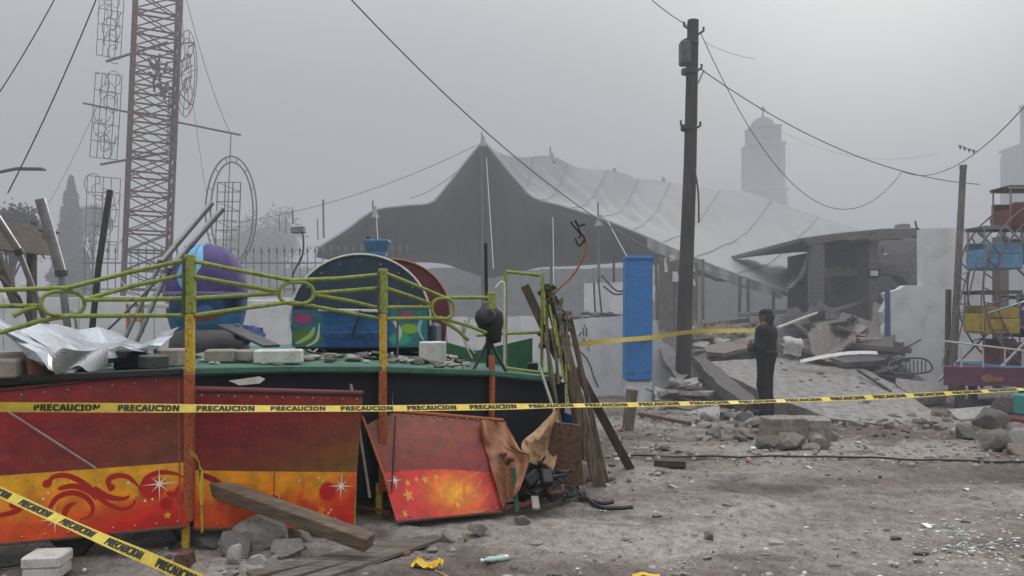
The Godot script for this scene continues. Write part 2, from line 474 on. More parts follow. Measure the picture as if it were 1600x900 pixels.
	M.magenta = mat(Color(0.14, 0.04, 0.08), 0.6, T.dirty, 0.9)
	M.car_red = mat(Color(0.16, 0.04, 0.042), 0.72, T.dirty, 1.0)
	M.car_navy = mat(Color(0.032, 0.058, 0.085), 0.72, T.dirty, 0.9)
	M.car_blue = mat(Color(0.06, 0.2, 0.4), 0.5, T.dirty, 1.0)
	M.sky_blue = mat(Color(0.12, 0.3, 0.48), 0.5, T.dirty, 1.0)
	M.gold = mat(Color(0.45, 0.33, 0.03), 0.5, T.dirty, 1.0)
	M.purple = mat(Color(0.1, 0.08, 0.2), 0.5, T.dirty, 1.0)

# ------------------------------------------------------------------ ground
func axis(lo: float, hi: float, step: float, reach_lo: float, reach_hi: float) -> Array:
	var mid := []
	var x := lo
	while x < hi: mid.append(x); x += step
	mid.append(hi)
	var a := []; var st := step; x = lo
	while x > reach_lo: st *= 1.3; x -= st; a.push_front(x)
	a.append_array(mid); st = step; x = hi
	while x < reach_hi: st *= 1.3; x += st; a.append(x)
	return a
func build_ground():
	var xs := axis(-7.0, 9.0, 0.075, -260.0, 260.0); var zs := axis(-15.0, -3.2, 0.07, -280.0, 40.0)
	var patch := FastNoiseLite.new(); patch.seed = 31; patch.frequency = 0.42; patch.fractal_octaves = 4
	var wet := FastNoiseLite.new(); wet.seed = 37; wet.frequency = 0.7; wet.fractal_octaves = 4
	var rut := FastNoiseLite.new(); rut.seed = 41; rut.frequency = 1.2; rut.fractal_octaves = 3
	var s := SurfaceTool.new(); s.begin(Mesh.PRIMITIVE_TRIANGLES); s.set_smooth_group(1)
	var vs := []; var cs := []
	for z in zs:
		for x in xs:
			var y := gh(x, z)
			y += rut.get_noise_2d(x * 0.55 + z * 0.9, z * 2.6 - x * 0.8) * 0.035          # trodden, scraped dirt
			y += rut.get_noise_2d(x * 5.0, z * 5.0) * 0.013
			var p := patch.get_noise_2d(x * 0.7, z * 1.3); var w := wet.get_noise_2d(x * 0.8 + 4, z * 1.6)
			var c := Vector3(0.345, 0.31, 0.282)
			c = c.lerp(Vector3(0.46, 0.435, 0.41), clampf(p * 2.8, 0, 1))
			c = c.lerp(Vector3(0.185, 0.145, 0.125), clampf(-p * 2.6 - 0.15, 0, 0.8))
			c = c.lerp(Vector3(0.12, 0.105, 0.098), clampf(w * 3.0 - 0.75, 0, 0.7))
			vs.append(Vector3(x, y, z)); cs.append(Color(c.x, c.y, c.z))
	var nx := xs.size()
	for j in zs.size() - 1:
		for i in nx - 1:
			for k in [j * nx + i, (j + 1) * nx + i, (j + 1) * nx + i + 1, j * nx + i, (j + 1) * nx + i + 1, j * nx + i + 1]:
				s.set_color(cs[k]); s.add_vertex(vs[k])
	ground_kind(s, "ground", M.ground)
	# gravel and crushed mortar that nobody could count
	var mm := MultiMesh.new(); mm.transform_format = MultiMesh.TRANSFORM_3D; mm.use_colors = true
	mm.mesh = rock_mesh(300, 0, 4)
	var list := []
	for i in 6500:
		var d := 4.3 + pow(rng.randf(), 1.3) * 12.0
		var x := rng.randf_range(-0.9, 0.72) * d
		var w := patch.get_noise_2d(x * 0.7 + 7, -d * 1.3)
		if rng.randf() > 0.45 + w * 1.4: continue
		list.append([x, -d, 0.006 + 0.03 * pow(rng.randf(), 4.0)])
	for i in 1900:                                              # thicker in front of the fallen slabs
		var q := on_ground(rng.randf_range(960, 1600), 640 + 85 * pow(rng.randf(), 1.6))
		list.append([q.x, q.z, 0.012 + 0.05 * pow(rng.randf(), 3.0)])
	mm.instance_count = list.size()
	for i in list.size():
		var e = list[i]
		var r: float = e[2]
		var B := Basis.from_euler(Vector3(rng.randf_range(-0.5, 0.5), rng.randf() * TAU, rng.randf_range(-0.5, 0.5))).scaled(Vector3(r * rng.randf_range(1, 1.7), r * rng.randf_range(0.9, 1.4), r * rng.randf_range(0.9, 1.4)))
		mm.set_instance_transform(i, Transform3D(B, Vector3(e[0], gh(e[0], e[1]) - r * 0.2, e[1])))
		var g := rng.randf_range(0.16, 0.36)
		if rng.randf() < 0.05: g = 0.62
		var c := Color(g, g * 0.94, g * 0.88)
		if rng.randf() < 0.08: c = Color(0.22, 0.12, 0.09)
		mm.set_instance_color(i, c)
	var o := MultiMeshInstance3D.new(); o.name = numbered("gravel"); o.multimesh = mm; o.material_override = M.pebble
	add_child(o); tag(o, "grey crushed mortar and pebbles scattered over the dusty ground", "gravel", "", "stuff")

# ------------------------------------------------------------------ church towers and far trees
func church_tower(cx: float, d: float, prof: Array, label: String, cross_h: float):   # prof: [half width, y low, y high, kind]
	var base := Vector3((cx - 800.0) / FOCAL * d, 0, -d)
	var t = thing("church_tower", base, label, "tower")
	for p in prof:
		var s := S(); var hw: float = p[0]; var y0: float = p[1]; var y1: float = p[2]
		var o
		if p[3] == "stage":
			box(s, plain(base + Vector3(0, (y0 + y1) / 2, 0)), Vector3(hw * 2, y1 - y0, hw * 2), 0.08)
			o = part(s, "stage", M.church, t)
			var h := y1 - y0
			for a in 4:
				var B := Basis(Vector3.UP, a * PI / 2)
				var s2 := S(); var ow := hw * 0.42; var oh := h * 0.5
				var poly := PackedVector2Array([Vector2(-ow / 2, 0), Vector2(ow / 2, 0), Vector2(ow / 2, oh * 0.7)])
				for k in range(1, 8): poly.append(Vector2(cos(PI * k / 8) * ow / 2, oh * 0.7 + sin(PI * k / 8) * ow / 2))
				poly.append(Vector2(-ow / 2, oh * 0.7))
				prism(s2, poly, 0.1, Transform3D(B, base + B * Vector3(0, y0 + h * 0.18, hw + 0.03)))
				part(s2, "black_arch_plate", M.black, o)  # black plate on the wall stands in for the shade of an open arch
				for sx in [-0.86, 0.86]:
					var s3 := S()
					box(s3, Transform3D(B, base + B * Vector3(sx * hw, (y0 + y1) / 2, hw + 0.06)), Vector3(hw * 0.2, h * 0.94, 0.16), 0.02)
					part(s3, "pilaster", M.church, o)
		elif p[3] == "cornice":
			box(s, plain(base + Vector3(0, (y0 + y1) / 2, 0)), Vector3(hw * 2, y1 - y0, hw * 2), 0.1)
			part(s, "cornice", M.church, t)
		elif p[3] == "dome":
			var prof2 := []
			for k in 9: prof2.append(Vector2(hw * cos(PI / 2 * k / 8), y0 + (y1 - y0) * sin(PI / 2 * k / 8)))
			prof2[8].x = 0.0
			lathe(s, prof2, plain(base), 8)
			part(s, "dome", M.church, t)
		elif p[3] == "finial":
			lathe(s, [Vector2(hw, y0), Vector2(hw * 0.6, lerpf(y0, y1, 0.3)), Vector2(hw * 0.9, lerpf(y0, y1, 0.6)), Vector2(0, y1)], plain(base), 8)
			part(s, "finial", M.church, t)
	var top: float = prof[prof.size() - 1][2]
	var s4 := S()
	bar(s4, base + Vector3(0, top - 0.1, 0), base + Vector3(0, top + cross_h, 0), 0.16, 0.16)
	bar(s4, base + Vector3(-cross_h * 0.32, top + cross_h * 0.65, 0), base + Vector3(cross_h * 0.32, top + cross_h * 0.65, 0), 0.15, 0.15)
	part(s4, "cross", M.church, t)
func yof(y: float, d: float) -> float: return EYE + (HORIZON - y) / FOCAL * d
func build_far():
	var d := 92.0
	var u := d / FOCAL
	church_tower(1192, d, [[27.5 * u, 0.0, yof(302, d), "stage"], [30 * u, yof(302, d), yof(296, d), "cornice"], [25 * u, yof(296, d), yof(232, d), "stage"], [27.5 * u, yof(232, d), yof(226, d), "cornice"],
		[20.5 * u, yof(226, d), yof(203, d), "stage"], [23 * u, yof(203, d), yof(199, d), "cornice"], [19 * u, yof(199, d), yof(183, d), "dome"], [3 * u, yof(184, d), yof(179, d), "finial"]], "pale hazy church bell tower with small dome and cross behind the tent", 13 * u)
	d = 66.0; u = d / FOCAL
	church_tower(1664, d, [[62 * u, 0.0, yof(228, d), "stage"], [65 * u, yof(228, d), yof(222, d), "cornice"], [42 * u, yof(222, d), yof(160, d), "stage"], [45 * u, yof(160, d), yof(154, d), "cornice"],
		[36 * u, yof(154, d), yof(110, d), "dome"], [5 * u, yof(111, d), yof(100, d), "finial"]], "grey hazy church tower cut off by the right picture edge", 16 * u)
	# trees beyond the wall on the left
	cypress(at(111, 275, 42.0), 1.5, "tall narrow grey green cypress left of the lattice fireworks tower", 61)
	broad_tree(Vector3((15 - 800.0) / FOCAL * 24.0, 0, -24.0), 4.0, 1.05, "dark bushy tree top rising over the hut at the left edge", 62)
	broad_tree(Vector3((425 - 800.0) / FOCAL * 62.0, 0, -62.0), yof(372, 62.0) - 1.0, 3.2, "broad pale hazy tree beyond the spiked fence", 63)
	broad_tree(Vector3((372 - 800.0) / FOCAL * 70.0, 0, -70.0), yof(398, 70.0) - 1.0, 2.6, "lower pale hazy tree beside the round firework ring", 64)
	broad_tree(Vector3((145 - 800.0) / FOCAL * 50.0, 0, -50.0), yof(330, 50.0) - 0.6, 1.0, "slim hazy tree just right of the tall cypress", 65)
func leaf(s: SurfaceTool, p: Vector3, r: float, g: RandomNumberGenerator):
	var a := Vector3(g.randf_range(-1, 1), g.randf_range(-1, 1), g.randf_range(-1, 1)).normalized()
	var b := a.cross(Vector3(g.randf_range(-1, 1), g.randf_range(-1, 1), g.randf_range(-1, 1))).normalized()
	s.add_vertex(p - a * r); s.add_vertex(p + b * r * 0.55); s.add_vertex(p + a * r)
	s.add_vertex(p - a * r); s.add_vertex(p + a * r); s.add_vertex(p - b * r * 0.55)
func cypress(top: Vector3, w: float, label: String, sd: int):
	var g := RandomNumberGenerator.new(); g.seed = sd
	var base := Vector3(top.x, 0, top.z); var h := top.y
	var t = thing("cypress_tree", base, label, "tree")
	var s := S(); tube(s, [base, base + Vector3(0.05, h * 0.5, 0), base + Vector3(0, h * 0.92, 0)], 0.16, 7, 0.03)
	part(s, "trunk", M.pole_wood, t)
	s = S()
	for i in 9000:
		var k := g.randf(); k = 1.0 - sqrt(g.randf()) if g.randf() < 0.6 else k
		var y := 0.06 + k * 0.94
		var a := g.randf() * TAU
		var rad := w * pow(1.0 - k, 0.8) * (0.86 + 0.3 * sin(a * 3 + k * 17) * sin(k * 31 + a))
		rad *= sqrt(g.randf_range(0.35, 1.0))
		leaf(s, base + Vector3(cos(a) * rad, y * h, sin(a) * rad), g.randf_range(0.08, 0.17), g)
	part(s, "crown", M.foliage, t)
func broad_tree(base: Vector3, h: float, r: float, label: String, sd: int):
	var g := RandomNumberGenerator.new(); g.seed = sd
	var t = thing("broad_tree", base, label, "tree")
	var s := S(); tube(s, [base, base + Vector3(0.1, h * 0.5, 0), base + Vector3(0, h, 0)], 0.05 * r + 0.08, 7, 0.05)
	var clumps := []
	for i in 22:
		var dir := Vector3(g.randf_range(-1, 1), g.randf_range(-0.7, 1), g.randf_range(-1, 1)).normalized()
		var c := base + Vector3(0, h, 0) + dir * r * g.randf_range(0.35, 0.95)
		clumps.append(c)
		if i % 3 == 0: tube(s, [base + Vector3(0, h * 0.62, 0), c], 0.05, 5, 0.015)
	part(s, "trunk", M.pole_wood, t)
	s = S()
	for c in clumps:
		for i in 260:
			var v := Vector3(g.randfn(), g.randfn() * 0.8, g.randfn()) * r * 0.2
			leaf(s, c + v, g.randf_range(0.04, 0.09) * (0.6 + r * 0.5), g)
	part(s, "crown", M.foliage, t)

# ------------------------------------------------------------------ the big tent
func build_tent():
	var base := Vector3(-0.95, 0, -26)
	var t = thing("marquee_tent", base, "huge sagging marquee with pale side slope and shadowed underside", "tent")
	var upper := []                      # the near edge of the canopy, open towards the street
	for e in [[497, 387, 21.0], [540, 360, 22.2], [583, 330, 23.4], [632, 322, 24.0], [680, 314, 24.7], [718, 265, 25.5], [755, 219, 26.0], [790, 262, 25.7], [828, 306, 25.2], [878, 322, 24.6], [935, 340, 23.6], [1000, 366, 22.6], [1055, 390, 21.8], [1130, 421, 20.8], [1228, 455, 20.0]]:
		upper.append(at(e[0], e[1], e[2]))
	var lower := []                      # the far eave, where the canopy comes down behind
	for e in [[494, 402, 22.5], [530, 408, 27.0], [585, 412, 31.5], [632, 410, 35.0], [690, 412, 36.5], [728, 424, 37.0], [765, 434, 37.0], [805, 426, 37.0], [845, 418, 37.0], [890, 416, 36.5], [950, 412, 35.5], [1010, 408, 33.5], [1065, 414, 30.0], [1140, 441, 25.0], [1231, 463, 20.4]]:
		lower.append(at(e[0], e[1], e[2]))
	var wn := FastNoiseLite.new(); wn.seed = 8; wn.frequency = 0.5; wn.fractal_octaves = 3
	var under := func(u: float, v: float) -> Vector3:
		var a: Vector3 = along(upper, u) if absf(u - 6.0 / 14.0) < 0.15 else smooth_along(upper, u)
		var b: Vector3 = smooth_along(lower, u)
		var p := a.lerp(b, v)
		var k := sin(v * PI) * clampf(u * 10, 0, 1) * clampf((1 - u) * 8, 0, 1)
		p.y += k * (0.25 * sin(u * 44.0) * 0.3 + wn.get_noise_2d(u * 14, v * 3) * 0.4 - 0.15)
		p.y += 0.05 * sin(u * 170.0) * k
		return p
	var s := S()
	sheet(s, 150, 24, under)
	part(s, "rear_slope", M.canvas, t)
	for k in 13:                         # hems where the canvas lengths are sewn together
		s = S(); var u := 0.06 + k * 0.07; var pts := []
		for q in 13: pts.append(under.call(u, q / 12.0) - Vector3(0, 0.02, 0))
		tube(s, pts, 0.014, 4); part(s, "seam", M.canvas, t)
	s = S()
	var hem := []
	for q in 61: hem.append(under.call(q / 60.0, 0.0))
	tube(s, hem, 0.045, 5); part(s, "front_hem", M.canvas, t)
	var ridge := []
	for e in [[755, 219, 26.0], [778, 238, 26.8], [815, 246, 27.7], [862, 244, 28.7], [905, 262, 30.0], [960, 267, 31.4], [998, 279, 32.5], [1037, 283, 33.7], [1100, 294, 34.4], [1165, 300, 34.6], [1232, 322, 33.0], [1290, 342, 31.0], [1342, 357, 29.0]]:
		ridge.append(at(e[0], e[1], e[2]))
	var seam := upper.slice(6)
	var side := func(u: float, v: float) -> Vector3:
		var a: Vector3 = smooth_along(ridge, u) if u > 0.09 else along(ridge, u)
		var p := a.lerp(along(seam, u), v)
		var k := sin(v * PI) * clampf(u * 6, 0, 1)
		p.y += k * (-0.45 + 0.14 * sin(u * 22 + v * 2.0) * (1 - v) + wn.get_noise_2d(u * 9, v * 2) * 0.12)
		p.y += k * (0.05 * sin((u - v * 0.35) * 95.0) * (1 - u * 0.6) + 0.10 * wn.get_noise_2d(u * 34 - v * 9, v * 3))   # pulled folds
		return p
	s = S()
	sheet(s, 130, 30, side)
	part(s, "side_slope", M.canvas, t)
	for k in 9:
		s = S(); var u := 0.10 + k * 0.10; var pts := []
		for q in 15: pts.append(side.call(u, q / 14.0) + Vector3(0, 0.02, 0.02))
		tube(s, pts, 0.013, 4); part(s, "seam", M.canvas, t)
	# valance hanging from the near edge on the right, and torn strips at its corner
	s = S()
	sheet(s, 40, 4, func(u, v):
		var k: float = 0.80 + u * 0.195
		var a: Vector3 = along(upper, k) + Vector3(0, -0.02, 0.06)
		return a + Vector3(0, -v * (0.34 - 0.12 * u), 0.1 * v * sin(u * 50)))
	part(s, "valance", M.canvas, t)
	for i in 5:
		s = S()
		var a := at(1228 + i * 3, 448 - i * 6, 20.0); var b := at(1262 - i, 392 + i * 6, 19.2)
		sheet(s, 8, 1, func(u, v): return a.lerp(b, u) + Vector3(0, -0.25 * sin(u * PI) - v * 0.06, v * 0.05))
		part(s, "torn_strip", M.canvas, t)
	# mast tips, inner masts and ropes
	for e in [[755, 219, 26.0, 12], [585, 329, 23.4, 16], [862, 244, 28.7, 15], [960, 267, 31.4, 3], [1037, 283, 33.7, 7], [937, 342, 23.6, 26]]:
		s = S()
		var p := at(e[0], e[1], e[2])
		tube(s, [Vector3(p.x, gh(p.x, p.z), p.z), p + Vector3(-0.05, e[3] / FOCAL * e[2], 0)], 0.07, 6, 0.025)
		part(s, "mast", M.reed, t)
		s = S(); lathe(s, [Vector2(0.16, -0.22), Vector2(0.08, -0.02), Vector2(0.06, 0.12)], plain(p), 8)
		part(s, "mast_collar", M.canvas, t)
	for e in [[760, 246, 25.8, 771, 420, 18.7], [1025, 410, 19.3, 1027, 500, 19.3], [864, 340, 23.0, 866, 500, 18.9], [941, 330, 23.6, 980, 402, 18.0], [588, 335, 23.4, 592, 400, 19.6], [1098, 405, 20.6, 1098, 500, 20.6], [1156, 432, 20.3, 1155, 495, 20.4], [1168, 437, 20.2, 1169, 496, 20.2], [1208, 455, 20.0, 1208, 500, 20.0]]:
		s = S(); tube(s, [at(e[0], e[1], e[2]), at(e[3], e[4], e[5])], 0.014 if e[0] < 1000 else 0.045, 5)
		part(s, "rope" if e[0] < 1000 else "support_pole", M.rope if e[0] < 1000 else M.reed, t)
	s = S(); tube(s, sagging(at(755, 224, 26.0), at(640, 310, 27.0), 0.3, 10), 0.02, 4); part(s, "rope", M.rope, t)
	# pale wall closing the yard behind the tent
	var w = thing("yard_wall", Vector3(2, 0, -44), "long pale wall seen under the sagging tent", "wall")
	for i in 13:
		s = S(); var x := -18.0 + i * 3.0
		box(s, plain(Vector3(x, 2.0, -44.0)), Vector3(2.98, 4.1 + (i % 3) * 0.12, 0.25), 0.02)
		part(s, "wall_panel", M.dull_wall, w)

# ------------------------------------------------------------------ lattice fireworks tower and set pieces
func rod(called: String, a: Vector3, b: Vector3, r: float, m: Material, parent: Node3D):
	var B := basis_along(b - a)
	piece(rod_mesh(), called, m, Transform3D(Basis(B.x * (b - a).length(), B.y * r * 2, B.z * r * 2), (a + b) / 2), parent)
var _rod: ArrayMesh
func rod_mesh() -> ArrayMesh:
	if _rod == null:
		var s := S(); tube(s, [Vector3(-0.5, 0, 0), Vector3(0.5, 0, 0)], 0.5, 6); s.generate_normals(); _rod = s.commit()
	return _rod
func set_piece_frame(t, c: Vector3, w: float, h: float, yaw: float, seedn: int, lean := 0.0):   # a reed frame that carries fireworks
	var g := RandomNumberGenerator.new(); g.seed = seedn
	var B := Basis(Vector3.UP, yaw) * Basis(Vector3.BACK, lean)
	var s := S()
	for i in 5:
		var x := -w / 2 + w * i / 4.0
		tube(s, [c + B * Vector3(x, -h / 2, 0), c + B * Vector3(x + g.randf_range(-0.02, 0.02), h / 2, 0)], 0.011, 4)
	for j in 6:
		var y := -h / 2 + h * j / 5.0
		tube(s, [c + B * Vector3(-w / 2, y, 0.02), c + B * Vector3(w / 2, y + g.randf_range(-0.03, 0.03), 0.02)], 0.011, 4)
	var f = part(s, "firework_frame", M.reed, t)
	for q in 12:
		s = S(); var pts := []
		var cx := g.randf_range(-0.3, 0.3) * w; var cy := (q / 11.0 - 0.5) * h * 0.85
		var a0 := g.randf() * TAU
		for k in 13: pts.append(c + B * Vector3(cx + cos(a0 + k * 0.4) * w * (0.12 + 0.022 * k), cy + sin(a0 + k * 0.4) * h * (0.05 + 0.010 * k), 0.03))
		tube(s, pts, 0.010, 4)
		part(s, "scroll", M.reed, f)
func build_towers():
	var d := 22.0
	var bottom := Vector3((222.0 - 800) / FOCAL * d, 0, -d)
	var lean := Vector3(0.042, 1.0, 0.0)
	var base := bottom
	var t = thing("fireworks_tower", base, "tall reddish lattice fireworks tower with firework frames on its sides", "tower")
	var H := 13.2; var hw := 0.56
	var B := Basis(Vector3.UP, 0.52)
	var cor := [Vector3(-hw, 0, -hw), Vector3(hw, 0, -hw), Vector3(hw, 0, hw), Vector3(-hw, 0, hw)]
	var pos := func(i: int, y: float) -> Vector3: return base + B * cor[i % 4] + lean * y
	for i in 4:
		for k in 3:
			var s := S(); tube(s, [pos.call(i, H * k / 3.0), pos.call(i, H * (k + 1) / 3.0)], 0.042, 6)
			part(s, "leg", M.lattice, t)
	var lv := 25
	for k in lv:
		var y := 0.15 + k * 0.53
		var m = M.lattice
		for i in 4:
			rod("rung", pos.call(i, y), pos.call(i + 1, y), 0.028, m, t)
			if k < lv - 1:
				rod("cross_brace", pos.call(i, y), pos.call(i + 1, y + 0.53), 0.02, m, t)
				rod("cross_brace", pos.call(i + 1, y), pos.call(i, y + 0.53), 0.02, m, t)
	for e in [[130, 161, 376, 211, 0.03], [166, 96, 262, 66, 0.035], [157, 257, 262, 238, 0.035]]:
		var s := S(); tube(s, [at(e[0], e[1], d + 0.1), at(e[2], e[3], d - 0.3)], e[4], 6); part(s, "arm", M.reed, t)
	var u := d / FOCAL
	set_piece_frame(t, at(173, 28, d), 34 * u, 122 * u, 0.35, 1, -0.05)
	set_piece_frame(t, at(166, 182, d), 38 * u, 132 * u, 0.35, 2, -0.06)
	set_piece_frame(t, at(160, 340, d), 46 * u, 128 * u, 0.3, 3, -0.03)
	set_piece_frame(t, at(268, 190, d + 0.3), 12 * u, 90 * u, 0.4, 4, -0.03)
	# bundle of fireworks wrapped round the legs
	var s := S()
	for i in 26:
		var p := at(248 + rng.randf_range(-9, 9), 128 + rng.randf_range(-30, 30), d - 0.3 + rng.randf_range(-0.2, 0.2))
		tube(s, [p, p + Vector3(rng.randf_range(-0.15, 0.15), rng.randf_range(0.1, 0.35), 0)], 0.035, 5)
	part(s, "firework_bundle", M.reed, t)
	# ring of reeds on the right
	var rb := Basis(Vector3.UP, 0.9)
	var rc := at(291, 115, d - 0.2)
	for r in [1.0, 0.82, 0.45]:
		s = S(); var pts := []
		for k in 25: pts.append(rc + Vector3(cos(TAU * k / 24) * 0.46 * r, sin(TAU * k / 24) * 1.2 * r, cos(TAU * k / 24) * 0.4 * r))
		tube(s, pts, 0.014, 4, -1, false); part(s, "firework_ring", M.reed, t)
	for k in 10:
		var a := TAU * k / 10
		rod("ring_spoke", rc + Vector3(cos(a) * 0.05, sin(a) * 0.15, cos(a) * 0.06), rc + Vector3(cos(a) * 0.46, sin(a) * 1.2, cos(a) * 0.4), 0.011, M.reed, t)
	s = S()
	for k in 5: tube(s, smooth_line([rc + Vector3(0.2 * cos(k * 1.3), -0.9 + k * 0.4, 0.1), rc + Vector3(-0.1 + 0.1 * k, -0.6 + k * 0.35, 0.15), rc + Vector3(0.25 * sin(k), -0.4 + k * 0.3, 0.1)], 6), 0.02, 4)
	part(s, "scroll", M.reed, t)
	# the smaller set piece: a tall oval ring round a short lattice
	d = 26.0; u = d / FOCAL
	var b2 := Vector3((358.0 - 800) / FOCAL * d, 0, -d)
	var r2 = thing("firework_wheel_frame", b2, "slender oval ring standing round a short lattice right of the tall tower", "frame")
	for q in [[1.0, 0.0], [0.84, -1.0]]:
		s = S(); var pts := []
		for k in 33:
			var a := TAU * k / 32
			pts.append(at(361 + q[1] * 3, 330, d) + Vector3(cos(a) * 40 * u * q[0], sin(a) * 86 * u * (q[0] + 0.08 * -q[1]), 0.25 * q[1]))
		tube(s, pts, 0.03, 5, -1, false); part(s, "ring", M.reed, r2)
	for k in 14:
		var a := TAU * k / 14
		rod("spacer", at(361, 330, d) + Vector3(cos(a) * 40 * u, sin(a) * 86 * u, 0), at(358, 330, d) + Vector3(cos(a) * 33.6 * u, sin(a) * 79 * u, -0.25), 0.015, M.reed, r2)
	for x in [340.0, 352.0, 364.0, 376.0]:
		s = S(); var p := at(x, 285, d); tube(s, [Vector3(p.x - 0.2, 0, p.z), p], 0.022, 5); part(s, "upright", M.lattice, r2)
	for k in 9:
		var y := 285.0 + k * 15
		rod("rung", at(340 - k * 1.1, y, d), at(376 - k * 1.1, y, d), 0.016, M.lattice, r2)
		if k % 2 == 0: rod("cross_brace", at(340 - k * 1.1, y, d), at(376 - k * 1.1, y + 15, d), 0.013, M.lattice, r2)
	s = S(); tube(s, [at(361, 212, d), at(352, 420, d)], 0.02, 5); part(s, "hanging_pole", M.reed, r2)

# ------------------------------------------------------------------ wall, fence, hut on the left
func build_left_background():
	var d := 21.0
	var w = thing("street_wall", at(240, 490, d), "long white yard wall below the spiked iron fence", "wall")
	var x := -16.5
	var i := 0
	while x < -2.6:
		var s := S(); var h := 2.12 + 0.05 * sin(i * 2.1)
		box(s, plain(Vector3(x, h / 2 - 0.05, -d)), Vector3(1.98, h, 0.22), 0.015)
		part(s, "wall_bay", M.white_wall, w)
		x += 2.0; i += 1
	x = -16.8
	while x < -2.6:
		var s := S(); box(s, plain(Vector3(x, 1.2, -d + 0.14)), Vector3(0.3, 2.42, 0.34), 0.02); part(s, "pier", M.white_wall, w); x += 4.0
	var f = thing("iron_fence", Vector3(-7, 2.1, -d), "thin iron fence with spear tips on top of the white yard wall", "fence")
	for y in [2.25, 2.95]:
		var s := S(); bar(s, Vector3(-11.5, y, -d), Vector3(-2.7, y, -d), 0.035, 0.035); part(s, "rail", M.reed, f)
	var ps := S()
	tube(ps, [Vector3(0, -0.05, 0), Vector3(0, 1.12, 0)], 0.014, 5)
	lathe(ps, [Vector2(0.014, 1.05), Vector2(0.035, 1.12), Vector2(0.0, 1.30)], plain(Vector3.ZERO), 6)
	ps.generate_normals(); var pm := ps.commit()
	x = -11.4; i = 0
	while x < -2.75:
		piece(pm, "picket", M.reed, plain(Vector3(x, 2.15, -d)), f); x += 0.205; i += 1
	# second white house wall showing under the fence on the right of the blue car
	var s := S(); box(s, plain(Vector3(-5.6, 0.95, -17.0)), Vector3(1.6, 1.9, 0.2), 0.02)
	solo(s, "low_white_wall", M.white_wall, "short bright white wall between the two ride cars", "wall")
	# hut with a brown roof at the left edge
	var hb := Vector3(-8.6, 0, -12.2)
	var h = thing("market_hut", hb, "dark hut with brown overhanging roof at the left edge", "hut")
	for q in [[-0.95, 0.5], [0.78, 0.5], [0.78, -0.6], [-0.95, -0.6]]:
		s = S(); bar(s, hb + Vector3(q[0], 0, q[1]), hb + Vector3(q[0], 2.6, q[1]), 0.1, 0.1, 0.01, Vector3.BACK); part(s, "post", M.wood_dark, h)
	s = S(); prism(s, PackedVector2Array([Vector2(-1.3, 2.75), Vector2(1.05, 2.55), Vector2(0.72, 3.06), Vector2(-1.3, 3.35)]), 1.6, plain(hb)); part(s, "roof", M.wood_dark, h)
	s = S(); box(s, plain(hb + Vector3(-0.2, 2.58, 0.82)), Vector3(2.2, 0.28, 0.05), 0.01); part(s, "fascia", M.torn_tan, h)
	s = S(); box(s, plain(hb + Vector3(-0.2, 1.0, 0.45)), Vector3(1.7, 2.0, 0.06), 0.01); part(s, "front_board", M.blue_dark, h)
	s = S(); bar(s, hb + Vector3(1.0, 2.95, 0.9), hb + Vector3(1.5, 1.7, 0.9), 0.09, 0.12, 0.01); part(s, "brace", M.wood_dark, h)
	# thin utility post with cross arm
	var pb := Vector3((53 - 800.0) / FOCAL * 14.0, 0, -14.0)
	var p = thing("utility_post", pb, "thin dark post with cross arm and hanging box beside the hut", "post")
	s = S(); tube(s, [pb, pb + Vector3(0, yof(347, 14.0), 0)], 0.05, 7); part(s, "pole", M.pole_wood, p)
	s = S(); bar(s, at(38, 358, 14.0), at(91, 364, 14.0), 0.06, 0.05); part(s, "cross_arm", M.pole_wood, p)
	s = S(); box(s, plain(at(71, 376, 14.0)), Vector3(0.12, 0.24, 0.12), 0.02); part(s, "hanging_box", M.steel_dark, p)
	# street lamp reaching in from the left
	var lb := at(-70, 490, 16.0); lb.y = 0
	var l = thing("street_lamp", lb, "street lamp arm reaching in at the upper left edge", "lamp")
	s = S(); tube(s, [lb, Vector3(lb.x, yof(280, 16.0), lb.z)], 0.07, 8, 0.05); part(s, "pole", M.steel_dark, l)
	s = S(); tube(s, smooth_line([Vector3(lb.x, yof(282, 16.0), lb.z), at(-30, 275, 16.0), at(18, 265, 16.0), at(30, 264, 16.0)], 12), 0.035, 6); part(s, "arm", M.steel_dark, l)
	s = S(); box(s, Transform3D(Basis(Vector3.BACK, -0.01), at(48, 264, 16.0)), Vector3(0.55, 0.05, 0.18), 0.02); part(s, "lamp_head", M.steel_dark, l)
	# flood light on a curved stem near the fence, and the blue vent box on the far side of the cars
	var fb := at(461, 470, 11.0); fb.y = 0
	var fl = thing("flood_light", fb, "small grey floodlight on a curved stem before the fence", "lamp")
	s = S(); tube(s, smooth_line([fb, at(461, 470, 11.0), at(457, 432, 11.0), at(472, 400, 11.0), at(474, 372, 11.0), at(471, 362, 11.0)], 24), 0.014, 5); part(s, "stem", M.steel_dark, fl)
	s = S(); box(s, Transform3D(Basis(Vector3.BACK, 0.05), at(466, 359, 11.0)), Vector3(0.18, 0.1, 0.14), 0.012); part(s, "lamp_head", M.steel, fl)
	var vb := at(590, 470, 12.0); vb.y = 0
	var v = thing("ticket_booth_post", vb, "blue post with a flared cap rising behind the round ride car", "post")
	s = S(); box(s, plain(Vector3(vb.x, yof(392, 12.0) / 2, vb.z)), Vector3(0.27, yof(392, 12.0), 0.27), 0.02); part(s, "post", M.car_blue, v)
	s = S(); lathe(s, [Vector2(0.19, 0), Vector2(0.26, 0.15), Vector2(0.26, 0.18), Vector2(0, 0.18)], Transform3D(Basis(Vector3.UP, PI / 4), Vector3(vb.x, yof(392, 12.0) - 0.02, vb.z)), 4); part(s, "cap", M.car_blue, v)
	s = S(); tube(s, [at(576, 378, 12.0), at(575, 370, 12.0)], 0.03, 6); part(s, "knob", M.black, v)

